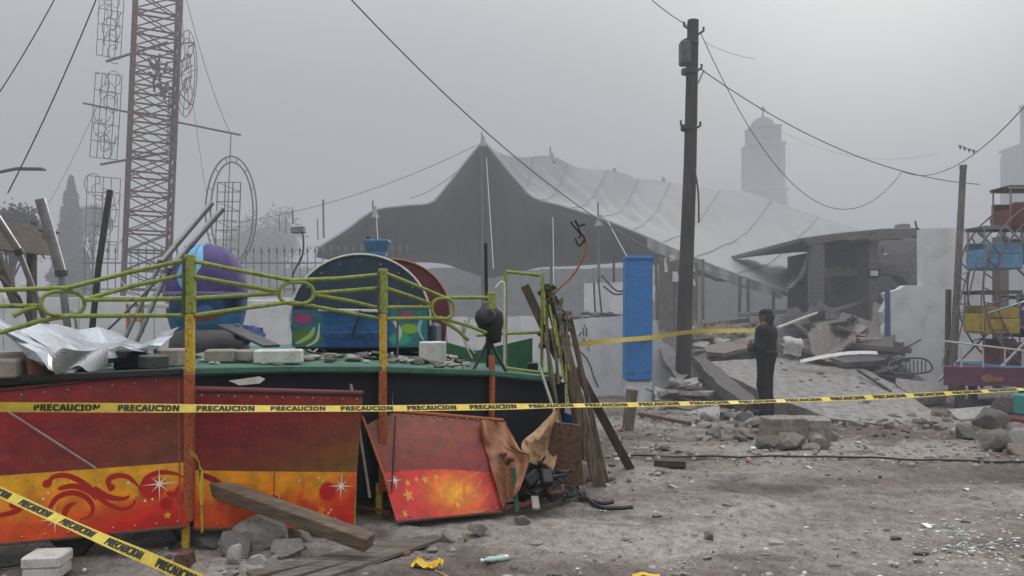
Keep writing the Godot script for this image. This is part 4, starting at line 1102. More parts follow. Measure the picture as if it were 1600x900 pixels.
# ------------------------------------------------------------------ utility pole and wires
func build_pole_and_wires():
	var d := 14.5
	var b := at(1066, 490, d); b.y = -0.1
	var top := at(1083, 32, d)
	var t = thing("utility_pole", b, "tall dark wooden utility pole standing in the rubble", "pole")
	var s := S(); tube(s, [b, b.lerp(top, 0.33), b.lerp(top, 0.62) + Vector3(0.02, 0, 0), top], 0.15, 12, 0.105); part(s, "shaft", M.pole_wood, t)
	s = S(); box(s, plain(at(1070, 84, d) + Vector3(0, 0, 0.02)), Vector3(0.2, 0.44, 0.24), 0.03); part(s, "meter_box", M.steel_dark, t)
	for e in [[1076, 200], [1077, 112], [1079, 66]]:
		s = S(); var p := at(e[0], e[1], d); tube(s, [p - Vector3(0, 0.04, 0), p + Vector3(0, 0.04, 0)], 0.15, 12); part(s, "strap", M.wire, t)
	for e in [[1068, 196, -1], [1090, 198, 1], [1070, 204, -1], [1092, 108, 1], [1095, 50, 1], [1073, 42, -1]]:
		s = S(); var p := at(e[0], e[1], d); tube(s, [p + Vector3(-0.06 * e[2], -0.05, 0), p + Vector3(0.05 * e[2], 0.02, 0), p + Vector3(0.05 * e[2], 0.09, 0)], 0.022, 6); part(s, "insulator", M.wire, t)
	s = S(); tube(s, smooth_line([at(1085, 262, d - 0.15), at(1091, 300, d - 0.2), at(1092, 348, d - 0.2)], 10), 0.018, 5); part(s, "hanging_cable", M.wire, t)
	s = S(); tube(s, smooth_line([at(1091, 130, d - 0.15), at(1096, 118, d - 0.2), at(1100, 110, d - 0.2)], 8), 0.012, 5); part(s, "hanging_cable", M.wire, t)
	var wires := [
		[sagging(at(1095, 52, d), at(1410, 268, 19.0), 1.9, 24), 0.013, "black wire sagging deep from the pole top toward the right"],
		[sagging(at(1095, 108, d), at(1530, 288, 17.0), 0.45, 24), 0.016, "thick black cable running down right from the pole's upper bracket"],
		[sagging(at(1410, 268, 19.0), at(1625, 138, 11.0), 0.5, 14), 0.014, "black wire climbing to the right picture edge"],
		[sagging(at(1075, 40, d), at(960, -60, 13.0), 0.1, 8), 0.013, "black wire leaving the pole top to the upper left"],
		[sagging(at(540, -10, 9.5), at(1160, 434, 17.0), 0.75, 26), 0.014, "long black wire slanting down across the tent from the top edge"],
		[sagging(at(90, -10, 12.0), at(-10, 158, 12.0), 0.05, 8), 0.014, "outer black guy wire crossing the upper left corner"],
		[sagging(at(154, -10, 13.0), at(12, 302, 13.0), 0.1, 10), 0.018, "thick black guy wire slanting down left of the fireworks tower"],
		[sagging(at(289, -10, 22.0), at(362, 212, 24.5), 0.35, 12), 0.014, "guy wire from the fireworks tower to the long arm's right end"],
		[sagging(at(280, -10, 22.4), at(322, 300, 25.0), 0.25, 12), 0.011, "thin guy wire right of the fireworks tower"],
		[sagging(at(150, 170, 22.5), at(76, 318, 24.0), 0.1, 8), 0.011, "thin guy wire between the fireworks tower and the cypress"],
		[sagging(at(368, 348, 26.0), at(742, 228, 26.2), 0.35, 20), 0.02, "rope line rising from the ring to the tent peak"],
		[sagging(at(1220, 205, 60.0), at(1470, 238, 60.0), 1.2, 14), 0.03, "faint distant wire to the right of the domed church tower"],
		[sagging(at(1100, 65, d), at(1180, 92, 15.0), 0.05, 6), 0.006, "thin short wire leaving the pole top to the right"]]
	for w in wires:
		s = S(); tube(s, w[0], w[1] * 0.6, 5); solo(s, "overhead_wire", M.wire if w[1] != 0.02 else M.reed, w[2], "wire", "overhead wires")
	# things hanging from the rope line left of the tent
	for e in [[436, 334, 362, 0.02], [457, 327, 350, 0.03], [505, 312, 372, 0.035], [496, 342, 375, 0.02], [446, 330, 366, 0.015]]:
		s = S(); tube(s, [at(e[0], e[1], 26.1), at(e[0] + 1, e[2], 26.1)], e[3], 5); solo(s, "hanging_lamp_cord", M.reed, "thin dark cord dangling from the rope line left of the tent", "cord", "cords dangling from the rope line")
	# bunting remnant
	var bt = thing("bunting", at(1512, 236, 17.0), "small scrap of pennant bunting hanging in the sky near the right pole", "bunting")
	s = S(); tube(s, smooth_line([at(1498, 226, 17.0), at(1512, 232, 17.0), at(1526, 236, 17.0)], 8), 0.006, 4); part(s, "string", M.wire, bt)
	for i in 4:
		s = S(); var p := at(1500 + i * 7, 228 + i * 2.3, 17.0)
		prism(s, PackedVector2Array([Vector2(-0.04, 0), Vector2(0.04, 0), Vector2(0.01, -0.09)]), 0.004, plain(p)); part(s, "pennant", M.steel_dark, bt)
	# second, slimmer pole before the white wall
	var q := thing("slim_pole", at(1490, 580, 15.6) * Vector3(1, 0, 1), "slim grey leaning pole in front of the white house wall", "pole") as Node3D
	s = S(); tube(s, [at(1487, 620, 15.6), at(1505, 262, 15.6)], 0.075, 8, 0.062); part(s, "shaft", M.timber_grey_up, q)
	s = S(); tube(s, [at(1505, 264, 15.6), at(1505, 258, 15.6)], 0.07, 8); part(s, "cap", M.steel_dark, q)
	s = S(); bar(s, at(1480, 600, 15.8), at(1482, 452, 15.8), 0.1, 0.08, 0.01, Vector3.RIGHT); solo(s, "dark_plank", M.timber_dark_up, "dark upright plank standing beside the slim grey pole", "plank")

# ------------------------------------------------------------------ children's wheel on the right
func build_small_wheel():
	var d := 14.0; var u := d / FOCAL
	var c := at(1648, 450, d)
	var t = thing("kiddie_wheel", Vector3(c.x, 0, c.z), "small colourful children's ferris wheel cut by the right picture edge", "ride")
	var R := 134 * u
	for z in [-0.42, 0.42]:
		for rr in [R, R * 0.86]:
			var s := S(); var pts := []
			for k in 41: pts.append(c + Vector3(cos(TAU * k / 40) * rr, sin(TAU * k / 40) * rr * 1.06, z))
			tube(s, pts, 0.017, 5, -1, false); part(s, "rim", M.rim_grey, t)
		for k in 40:
			var a := TAU * k / 40; var b := TAU * (k + 0.5) / 40
			rod("rim_lace", c + Vector3(cos(a) * R, sin(a) * R * 1.06, z), c + Vector3(cos(b) * R * 0.86, sin(b) * R * 0.91, z), 0.012, M.steel_dark, t)
		for k in 6:
			var a := TAU * k / 6 + 0.3
			rod("spoke", c + Vector3(0, 0, z), c + Vector3(cos(a) * R, sin(a) * R, z), 0.02, M.steel, t)
		for e in [[-150, 150], [-95, 152]]:
			var s := S(); tube(s, [c + Vector3(0, 0, z * 1.4), c + Vector3(e[0] * u, -e[1] * u, z * 1.6)], 0.03, 6); part(s, "support_leg", M.steel, t)
	var spots := [[1552, 400, "sky_blue"], [1547, 499, "gold"], [1592, 338, "car_red"], [1578, 552, "car_red"], [1610, 392, "torn"], [1602, 505, "purple"]]
	var i := 0
	for e in spots:
		var p := at(e[0], e[1], d + (0.0 if i < 4 else 0.5)); var m: Material = M[e[2]]
		var s := S()
		box(s, plain(p + Vector3(0, 0.11, 0.3)), Vector3(0.6, 0.2, 0.05), 0.02); box(s, plain(p + Vector3(0, -0.12, 0.36)), Vector3(0.58, 0.25, 0.05), 0.02)
		box(s, plain(p + Vector3(0, 0.02, -0.3)), Vector3(0.6, 0.46, 0.05), 0.02)
		box(s, plain(p + Vector3(0, -0.23, 0.02)), Vector3(0.58, 0.04, 0.64), 0.01)
		for sx in [-0.3, 0.3]: box(s, plain(p + Vector3(sx, -0.06, 0.02)), Vector3(0.04, 0.32, 0.62), 0.01)
		var gd = part(s, "gondola", m, t)
		for sx in [-0.31, 0.33]:
			for z in [-0.24, 0.26]:
				s = S(); tube(s, [p + Vector3(sx, -0.2, z), p + Vector3(sx, 0.46, z)], 0.016, 5); part(s, "upright", M.steel, gd)
		for z in [-0.25, 0.27]:
			s = S(); bar(s, p + Vector3(-0.36, 0.47, z), p + Vector3(0.4, 0.47, z), 0.03, 0.05, 0.005); part(s, "roof_bar", M.steel if i != 1 else M.olive, gd)
		s = S(); box(s, plain(p + Vector3(0.02, 0.50, 0.0)), Vector3(0.74, 0.018, 0.6), 0.004); part(s, "canopy", M.steel if i == 0 else (M.olive if i == 1 else M.car_red), gd)
		i += 1
	var s := S()
	var fl := at(1474, 573, 13.1); var bl := at(1490, 568, 15.2); var fr := at(1720, 577, 13.1); var brr := at(1720, 570, 15.2)
	var low := Vector3(0, -0.31, 0)
	face(s, [fl, fr, brr, bl], Vector3.UP); face(s, [fl + low, fr + low, brr + low, bl + low], Vector3.DOWN)
	face(s, [fl, fr, fr + low, fl + low], Vector3.BACK); face(s, [fl, bl, bl + low, fl + low], Vector3.LEFT); face(s, [fr, brr, brr + low, fr + low], Vector3.RIGHT); face(s, [bl, brr, brr + low, bl + low], Vector3.FORWARD)
	part(s, "base", M.magenta, t)
	for e in [[1500, 13.3], [1600, 13.3], [1520, 15.0], [1660, 13.3]]:
		s = S(); var q := at(e[0], 600, e[1]); bar(s, Vector3(q.x, gh(q.x, q.z) - 0.03, q.z), Vector3(q.x, 0.45, q.z), 0.12, 0.12, 0.01, Vector3.BACK); part(s, "base_leg", M.steel_dark, t)
	s = S(); box(s, plain(at(1640, 571, d - 0.1)), Vector3(2.5, 0.05, 1.5), 0.01); part(s, "base_deck", M.car_blue, t)
	for x in [1502.0, 1536.0, 1570.0, 1598.0]:
		s = S(); tube(s, [at(x, 574, d - 1.05), at(x, 542 + (x - 1500) * 0.06, d - 1.05)], 0.016, 5); part(s, "fence_post", M.rope, t)
	s = S(); tube(s, [at(1476, 533, d - 1.05), at(1600, 548, d - 1.05), at(1700, 556, d - 1.05)], 0.016, 5); part(s, "fence_rail", M.rope, t)
	for e in [[1488, 572, 1528, 402], [1472, 572, 1514, 420]]:
		s = S(); tube(s, [at(e[0], e[1], d - 1.0), at(e[2], e[3], d - 0.6)], 0.013, 5); part(s, "ladder_rail", M.steel_dark, t)
	for k in 5:
		rod("ladder_rung", at(1488 + k * 7, 545 - k * 30, d - 0.9), at(1474 + k * 7, 548 - k * 30, d - 0.9), 0.009, M.steel_dark, t)
	s = S(); prism(s, outline([[1532, 588], [1545, 584], [1556, 590], [1568, 589], [1566, 596], [1536, 597]], d - 0.91), 0.012, plain(Vector3(0, 0, -(d - 0.91)))); part(s, "painted_swirl", M.torn, t)

func tone_of(mn: String) -> String:
	return {"concrete": "mid grey", "concrete_dark": "dark grey", "concrete_pale": "pale", "concrete_warm": "brownish", "wood_grey": "woody grey", "rust_brown": "rusty brown", "tan": "dusty tan", "steel_dark": "blackish metal"}.get(mn, "grey")
func size_of(r: float, a: float, b: float) -> String: return "small" if r < a else ("middling" if r < b else "large")

func slab_crumbs():                                             # dust-grey crumbs and bent bars on the huge slab
	var A := at(1215, 560, 16.6); var B := at(1380, 592, 15.2); var C := at(1290, 650, 11.9); var D := at(1150, 598, 14.2)
	var mats := ["concrete", "concrete_dark", "concrete_pale", "concrete_warm"]
	for k in 44:
		var u := rng.randf_range(0.06, 0.95); var v := rng.randf_range(0.05, 0.92)
		var p := A.lerp(B, u).lerp(D.lerp(C + Vector3(1.1, 0, 0), u), v); var r := 0.03 + 0.10 * pow(rng.randf(), 2.5)
		var mk: String = mats[rng.randi() % 4]
		placed(rocks[rng.randi() % 14], "slab_crumb", M[mk], Transform3D(Basis.from_euler(Vector3(0.25, rng.randf() * TAU, 0)).scaled(Vector3(r * 1.3, r * 0.8, r)), p), size_of(r, 0.05, 0.09) + " " + tone_of(mk) + " crumb lying on top of the huge slab", "crumb", "crumbs on the huge slab")
	for e in [[1300, 655, 11.65, 6, 8], [1345, 655, 11.55, -4, 7], [1398, 656, 11.4, 8, 6], [1440, 653, 11.6, 5, 9], [1180, 617, 13.6, -14, 6], [1150, 598, 14.1, -12, 8], [1330, 577, 16.4, 8, -16], [1270, 569, 16.5, -5, -18]]:
		var s := S(); var p := at(e[0], e[1], e[2])
		tube(s, smooth_line([p, at(e[0] + e[3] * 0.5, e[1] + e[4] * 0.3, e[2] - 0.06), at(e[0] + e[3] * 1.3, e[1] + e[4], e[2] - 0.08)], 8), 0.011, 5)
		solo(s, "rebar_end", M.rust_brown, "rusty bent bar end sticking out of the huge slab's " + ("left edge" if e[0] < 1200 else ("upper edge" if e[1] < 600 else ("front edge, left part" if e[0] < 1360 else "front edge, right part"))), "rebar", "bar ends of the huge slab")

# ------------------------------------------------------------------ ride platform with railing
func deck_y(x: float) -> float:
	var k := [[-5.5, 1.12], [-2.2, 1.215], [-1.0, 1.165], [-0.18, 1.10], [0.5, 0.98]]
	for i in 4:
		if x < k[i + 1][0] or i == 3: return lerpf(k[i][1], k[i + 1][1], clampf((x - k[i][0]) / (k[i + 1][0] - k[i][0]), 0, 1))
	return 1.0
func on_deck(x: float, d: float) -> Vector3:
	var X := (x - 800.0) / FOCAL * d
	return Vector3(X, deck_y(X), -d)
var platform: Node3D
func build_platform():
	var base := Vector3(-1.8, 0, -7.4)
	platform = thing("ride_platform", base, "wrecked fairground ride platform with lime green railing and navy skirt", "ride platform")
	var t = platform
	var edge := [Vector2(-3.75, -4.95), Vector2(-2.26, -5.42), Vector2(-1.68, -5.95), Vector2(-1.02, -6.32), Vector2(-0.2, -6.78), Vector2(0.45, -7.35)]
	# deck in wedge plates
	var back := [Vector2(-5.6, -9.9), Vector2(-4.0, -10.2), Vector2(-2.9, -10.4), Vector2(-1.6, -10.4), Vector2(-0.4, -10.2), Vector2(0.5, -9.9)]
	for i in 5:
		var s := S()
		var q := []
		for p in [edge[i], edge[i + 1], back[i + 1], back[i]]: q.append(Vector3(p.x, deck_y(p.x), p.y))
		face(s, q, Vector3.UP)
		var q2 := []
		for p in q: q2.append(p - Vector3(0, 0.045, 0))
		face(s, q2, Vector3.DOWN)
		for k in 4: face(s, [q[k], q[(k + 1) % 4], q2[(k + 1) % 4], q2[k]], (q[k] + q[(k + 1) % 4]) / 2 - (q[0] + q[1] + q[2] + q[3]) / 4)
		part(s, "deck_plate", M.deck_green, t)
		s = S()
		var a := Vector3(edge[i].x, deck_y(edge[i].x) - 0.01, edge[i].y); var b := Vector3(edge[i + 1].x, deck_y(edge[i + 1].x) - 0.01, edge[i + 1].y)
		bar(s, a + Vector3(0, 0, 0.02), b + Vector3(0, 0, 0.02), 0.035, 0.05, 0.008); part(s, "edge_trim", M.deck_green if i > 0 else M.black, t)
		# skirt hanging below, slightly buckled
		s = S()
		var inn := Vector3(0.05, 0, -0.09)
		sheet(s, 10, 8, func(u, v):
			var p := a.lerp(b, u) + inn
			return Vector3(p.x, lerpf(p.y - 0.03, 0.12, v), p.z + 0.03 * sin(u * 9 + i * 2) * v + 0.012 * sin(v * 14 + u * 5)))
		part(s, "skirt", M.navy if i > 0 else M.black, t)
	# posts: lime above the deck, a yellow sleeve, orange below and a yellow foot
	var posts := [[297.0, 5.40, 398.0, 0.034], [598.5, 6.30, 420.0, 0.034]]
	for p in posts:
		var X: float = (p[0] - 800) / FOCAL * p[1]; var z: float = -p[1]
		var yd := deck_y(X); var yt := yof(p[2], p[1])
		var s := S(); box(s, plain(Vector3(X, (yt + yof(490, p[1])) / 2, z)), Vector3(0.068, yt - yof(490, p[1]), 0.06), 0.006)
		var po = part(s, "post", M.lime, t)
		s = S(); box(s, plain(Vector3(X, (yd + 1.6) / 2 - 0.01, z)), Vector3(0.055, 1.6 - yd + 0.02, 0.055), 0.006); part(s, "sleeve", M.yellow, po)
		s = S(); bar(s, Vector3(X - 0.03, yof(492, p[1]), z + 0.036), Vector3(X - 0.03, yt - 0.03, z + 0.036), 0.012, 0.02); part(s, "hinge_strip", M.steel_dark, po)
		s = S(); box(s, plain(Vector3(X, (yd + 0.2) / 2 - 0.02, z + 0.01)), Vector3(0.062, yd - 0.2, 0.055), 0.006); part(s, "leg", M.orange, po)
		s = S(); tube(s, [Vector3(X - 0.03, gh(X, z) - 0.01, z), Vector3(X - 0.03, 0.24, z)], 0.03, 8); part(s, "foot", M.yellow, po)
		s = S(); lathe(s, [Vector2(0.09, 0.0), Vector2(0.09, 0.02), Vector2(0.03, 0.03)], plain(Vector3(X - 0.03, gh(X, z) + 0.002, z)), 10); part(s, "foot_plate", M.rust_brown, po)
	# third post, bent, partly torn away
	var s3 := S(); tube(s3, [at(768, 655, 6.8), at(769, 600, 6.8), at(768, 556, 6.8)], 0.03, 6); var p3 = part(s3, "post", M.orange, t)
	s3 = S(); box(s3, plain(at(768, 470, 6.8)), Vector3(0.07, 0.15, 0.06), 0.006); part(s3, "sleeve", M.lime, p3)
	# rails: each bay pinched to an oval in its middle
	var rails := [
		[[-60, 456, 4.75], [0, 453, 4.95], [105, 450, 5.12], [200, 426, 5.28], [297, 405, 5.40]],
		[[-60, 480, 4.75], [0, 478, 4.95], [62, 478, 5.05]],
		[[20, 494, 4.97], [40, 484, 5.0], [62, 480, 5.05]],
		[[132, 468, 5.15], [210, 446, 5.28], [297, 428, 5.40]],
		[[135, 468, 5.15], [210, 468, 5.28], [297, 466, 5.40]],
		[[-60, 540, 4.75], [0, 520, 4.95], [60, 502, 5.05], [105, 494, 5.12], [297, 493, 5.40]],
		[[303, 408, 5.40], [380, 424, 5.62], [455, 438, 5.86], [530, 435, 6.08], [595, 429, 6.30]],
		[[303, 432, 5.40], [370, 444, 5.62], [436, 456, 5.80]],
		[[303, 466, 5.40], [370, 462, 5.62], [436, 458, 5.80]],
		[[490, 458, 5.96], [545, 454, 6.14], [595, 450, 6.30]],
		[[490, 460, 5.96], [545, 470, 6.14], [595, 482, 6.30]],
		[[303, 493, 5.40], [380, 482, 5.62], [455, 472, 5.86], [530, 486, 6.08], [595, 498, 6.30]],
		[[603, 427, 6.30], [650, 446, 6.44], [695, 465, 6.58], [768, 465, 6.80]],
		[[603, 450, 6.30], [640, 462, 6.42], [672, 474, 6.52]],
		[[603, 480, 6.30], [640, 480, 6.42], [672, 480, 6.52]],
		[[603, 498, 6.30], [690, 497, 6.56], [730, 508, 6.68], [760, 520, 6.78]],
		[[690, 500, 6.56], [715, 516, 6.66], [732, 532, 6.7]]]
	for r in rails:
		var pts := []
		for e in r: pts.append(at(e[0], e[1], e[2]))
		var s := S(); tube(s, pts, 0.0155, 7); part(s, "rail", M.lime, t)
	for e in [[98, 474, 5.11, 34, 19], [463, 458, 5.88, 27, 17], [692, 482, 6.56, 17, 16]]:
		var s := S(); var pts := []
		for k in 29:
			var a := TAU * k / 28
			var ex: float = signf(cos(a)) * pow(absf(cos(a)), 0.75); var ey: float = signf(sin(a)) * pow(absf(sin(a)), 0.9)
			pts.append(at(e[0] + ex * e[3], e[1] - ey * e[4], e[2] + ex * e[3] * 0.0024 * 1.1))
		tube(s, pts, 0.0145, 6, -1, false); part(s, "oval_ring", M.lime, t)
	# the buckled end bay on the right: green frame, bent corner post, white pipe
	for e in [[790, 423, 790, 578, "lime"], [790, 424, 843, 430, "lime"], [848, 428, 846, 600, "lime"], [790, 575, 866, 585, "lime"], [860, 600, 852, 470, "lime"], [872, 600, 866, 500, "lime"], [745, 524, 790, 521, "lime"], [790, 521, 846, 519, "lime"], [866, 585, 878, 590, "lime"]]:
		var s := S(); tube(s, [at(e[0], e[1], 7.25), at(e[2], e[3], 7.3)], 0.017, 6); part(s, "frame_bar", M[e[4]], t)
	var s := S(); tube(s, smooth_line([at(788, 576, 7.2), at(788, 500, 7.2), at(788, 446, 7.2), at(782, 442, 7.2), at(775, 450, 7.2)], 14), 0.013, 6); part(s, "white_pipe", M.white_paint, t)
	# black triangular stay under the first bay
	s = S(); prism(s, PackedVector2Array([Vector2(-0.22, 0.17), Vector2(0.2, 0.2), Vector2(0.02, 0.0), Vector2(-0.04, 0.0)]), 0.1, plain(at(122, 872, 5.25) * Vector3(1, 0, 1) + Vector3(0, gh(-2.9, -5.25), 0))); part(s, "jack_stand", M.black, t)
	for e in [[-3.3, -6.2], [-1.4, -6.9], [-2.6, -8.6], [-0.2, -8.4], [0.2, -7.6]]:
		s = S(); box(s, plain(Vector3(e[0], 0.55, e[1])), Vector3(0.1, 1.15, 0.1), 0.005); part(s, "support_leg", M.black, t)
	# narrow fins of torn white lining showing on the skirt
	s = S(); prism(s, PackedVector2Array([Vector2(-0.13, 0.012), Vector2(0.1, 0.03), Vector2(0.14, 0.01), Vector2(0.1, -0.02), Vector2(-0.05, -0.025)]), 0.006, Transform3D(Basis(Vector3.UP, 0.75), at(385, 596, 5.62))); part(s, "torn_lining", M.white_paint, t)

# ------------------------------------------------------------------ ride cars
func paint(w: int, h: int, base: Callable) -> Image:
	var im := Image.create(w, h, false, Image.FORMAT_RGB8)
	for j in h:
		for i in w: im.set_pixel(i, j, base.call((i + 0.5) / w, (j + 0.5) / h))
	return im
func blend_px(im: Image, x: int, y: int, c: Color, a: float):
	if x >= 0 and y >= 0 and x < im.get_width() and y < im.get_height() and a > 0: im.set_pixel(x, y, im.get_pixel(x, y).lerp(c, clampf(a, 0, 1)))
func disc(im: Image, cx: float, cy: float, r: float, c: Color, soft := 1.5, op := 1.0):
	for y in range(int(cy - r - soft), int(cy + r + soft) + 1):
		for x in range(int(cx - r - soft), int(cx + r + soft) + 1):
			var q := Vector2(x - cx, y - cy).length()
			blend_px(im, x, y, c, clampf((r - q) / soft + 0.5, 0, 1) * op)
func stroke(im: Image, pts: Array, r0: float, r1: float, c: Color, op := 1.0):    # a brush stroke that swells in the middle
	var n := 60
	for i in n + 1:
		var t := float(i) / n
		var p := smooth_along(pts, t)
		disc(im, p.x, p.y, lerpf(r0, r1, t) * (0.35 + 0.65 * sin(PI * clampf(t * 0.9 + 0.08, 0, 1))), c, 1.5, op)
func star(im: Image, cx: float, cy: float, r: float, c: Color, turn := 0.0):
	var poly := PackedVector2Array()
	for k in 10: poly.append(Vector2(cx, cy) + Vector2.from_angle(turn - PI / 2 + k * PI / 5) * (r if k % 2 == 0 else r * 0.42))
	for y in range(int(cy - r), int(cy + r) + 1):
		for x in range(int(cx - r), int(cx + r) + 1):
			if Geometry2D.is_point_in_polygon(Vector2(x, y), poly): blend_px(im, x, y, c, 0.95)
func sparkle(im: Image, cx: float, cy: float, r: float):
	var w := Color(0.9, 0.87, 0.83)
	disc(im, cx, cy, r * 0.16, w, r * 0.12)
	for k in 8:
		var len := r if k % 2 == 0 else r * 0.6
		var dir := Vector2.from_angle(k * PI / 4)
		for q in int(len * 2):
			var t := q / (len * 2)
			disc(im, cx + dir.x * len * t, cy + dir.y * len * t, 2.6 * (1 - t) + 0.3, w, 1.0, 0.9 - 0.5 * t)
func uv_mat(im: Image, rough := 0.5) -> StandardMaterial3D:
	im.generate_mipmaps()
	var m := StandardMaterial3D.new(); m.albedo_texture = ImageTexture.create_from_image(im); m.roughness = rough; m.cull_mode = BaseMaterial3D.CULL_DISABLED
	return m
func pts2(a: Array) -> Array:
	var o := []
	for e in a: o.append(Vector3(e[0], e[1], 0))
	return o
func build_cars():
	var pn := FastNoiseLite.new(); pn.seed = 90; pn.frequency = 4.0; pn.fractal_octaves = 4
	# car A: an egg shaped painted cabin on a round grey foot
	var d := 8.0; var u := d / FOCAL
	var c := at(323, 0, d); var yb := yof(517, d); var yt := yof(380, d)
	var ba := on_deck(323, d)
	var t = thing("egg_ride_car", ba, "rounded purple and blue painted ride car behind the left railing post", "ride car")
	var im := paint(512, 256, func(u2, v):
		var k: float = pn.get_noise_2d(u2 * 3, v * 1.5)
		var col := Color(0.33, 0.27, 0.50)
		if v > 0.62 + 0.05 * sin(u2 * 30): col = Color(0.20, 0.36, 0.52)
		if v > 0.8: col = Color(0.26, 0.48, 0.66)
		var g := 0.86 + 0.22 * k
		return Color(col.r * g, col.g * g, col.b * g))
	# the street sees the half round u = 0.25
	var cx := 152.0
	stroke(im, pts2([[cx - 46, 4], [cx - 40, 50], [cx - 52, 96], [cx - 44, 130]]), 15, 9, Color(0.36, 0.62, 0.78))
	stroke(im, pts2([[cx - 22, 6], [cx - 14, 60], [cx - 30, 110]]), 12, 6, Color(0.42, 0.68, 0.82))
	disc(im, cx + 60, 176, 24, Color(0.13, 0.15, 0.3), 3); disc(im, cx + 60, 178, 14, Color(0.08, 0.09, 0.2), 3)
	disc(im, cx - 40, 176, 20, Color(0.2, 0.33, 0.26), 4); disc(im, cx - 100, 176, 16, Color(0.62, 0.63, 0.6), 3); disc(im, cx - 98, 180, 6, Color(0.08, 0.08, 0.1), 2)
	disc(im, cx - 96, 70, 18, Color(0.42, 0.44, 0.38), 4); stroke(im, pts2([[cx - 108, 84], [cx - 98, 64], [cx - 84, 56]]), 6, 4, Color(0.14, 0.15, 0.16))
	stroke(im, pts2([[cx - 60, 206], [cx - 5, 220], [cx + 40, 204]]), 8, 8, Color(0.48, 0.3, 0.2)); disc(im, cx + 2, 196, 16, Color(0.30, 0.42, 0.62), 4)
	var em := uv_mat(im, 0.7)
	var s := S()
	var rx := 61 * u; var hgt := yt - yb
	sheet(s, 40, 22, func(a, v):
		var an: float = a * TAU + PI
		var yy: float = 1.0 - v
		var r: float = 1.0
		if yy > 0.42: r = sqrt(max(0.0, 1.0 - pow((yy - 0.42) / 0.58, 2.3)))
		else: r = 1.0 - 0.16 * pow((0.42 - yy) / 0.42, 2.0)
		return Vector3(c.x + cos(an) * rx * r, yb + hgt * yy, c.z - sin(an) * rx * r * 0.95))
	part(s, "cabin", em, t)
	s = S(); lathe(s, [Vector2(0.0, 0.0), Vector2(0.36, 0.0), Vector2(0.39, 0.05), Vector2(0.37, yb - ba.y - 0.02), Vector2(0.33, yb - ba.y + 0.02)], plain(Vector3(c.x + 0.03, ba.y, c.z)), 20); part(s, "foot_drum", M.steel_dark, t)
	s = S(); lathe(s, [Vector2(rx * 0.99, 0.0), Vector2(rx * 1.03, 0.02), Vector2(rx * 1.03, 0.05), Vector2(rx * 0.99, 0.07)], plain(Vector3(c.x, yb + hgt * 0.36, c.z)), 28); part(s, "belt_rim", M.purple, t)
	for k in 9:                                                     # bolts round the belt
		var an := PI + 0.12 + k * 0.36
		s = S(); var q := Vector3(c.x + cos(an) * rx * 1.03, yb + hgt * 0.36 + 0.035, c.z - sin(an) * rx * 1.03)
		tube(s, [q, q + Vector3(cos(an), 0, -sin(an)) * 0.012], 0.011, 6); part(s, "bolt", M.steel, t)
	# blue rag and dark board fallen at its foot
	s = S(); sheet(s, 16, 10, func(a, b): return at(366 + a * 46, 506 + b * 26 + a * 6, 7.6 - b * 0.2) + Vector3(0, 0.05 * sin(a * 11) * sin(b * 7), 0.06 * sin(a * 9 + b * 4)))
	solo(s, "blue_tarpaulin", M.blue_dark, "crumpled dark blue tarpaulin on the deck right of the egg shaped car", "tarpaulin")
	s = S(); bar(s, at(352, 508, 7.5), at(425, 541, 7.2), 0.2, 0.025, 0.004); solo(s, "dark_board", M.steel_dark, "dark thin board slanting down from the egg shaped car", "board")
	# car B: a wide round-backed tub, navy disc toward us, red disc behind
	d = 8.2; u = d / FOCAL
	var cb := at(564, 0, d); var bb := on_deck(564, d)
	var t2 = thing("round_ride_car", bb, "wide round backed ride car with navy and dark red half discs", "ride car")
	var tilt := Basis(Vector3.UP, -0.10)
	var half := func(cxp: float, dd: float, rpx: float, ypx: float, ybot: float) -> PackedVector2Array:
		var o := PackedVector2Array(); var ctr := Vector2((cxp - 800) / FOCAL * dd, yof(ypx, dd)); var r := rpx * dd / FOCAL
		for k in 25:
			var a := -0.25 + (PI + 0.5) * k / 24.0
			o.append(ctr + Vector2(cos(a) * r, sin(a) * r * 0.92))
		o.append(Vector2(ctr.x - r * 0.92, yof(ybot, dd))); o.append(Vector2(ctr.x + r * 0.92, yof(ybot, dd)))
		return o
	s = S(); prism(s, half.call(563, d, 109, 498, 545), 0.05, plain(Vector3(0, 0, -d))); part(s, "front_disc", M.car_navy, t2)
	s = S(); prism(s, half.call(612, d + 0.75, 89, 488, 545), 0.05, plain(Vector3(0, 0, -d - 0.75))); part(s, "rear_disc", M.car_red, t2)
	for e in [[563.0, 8.17, 109.5, 498.0, "white_paint"], [612.0, 8.92, 90.0, 488.0, "torn"]]:
		s = S(); var pts := []
		for k in 33:
			var a: float = -0.1 + (PI + 0.2) * k / 32.0
			pts.append(at(e[0] + cos(a) * e[2], e[3] - sin(a) * e[2] * 0.92, e[1]))
		tube(s, pts, 0.013, 6); part(s, "rim", M[e[4]], t2)
	for k in 9:
		var an: float = 0.25 + (PI - 0.5) * k / 8.0
		s = S(); var q := at(563 + cos(an) * 98, 498 - sin(an) * 98 * 0.92, 8.17); tube(s, [q, q + Vector3(0, 0, 0.012)], 0.011, 6); part(s, "bolt", M.steel, t2)
	# body between the discs and painted apron
	s = S()
	box(s, plain(Vector3(cb.x + 0.12, bb.y + 0.16, -8.6)), Vector3(1.32, 0.3, 0.75), 0.03); part(s, "tub", M.car_navy, t2)
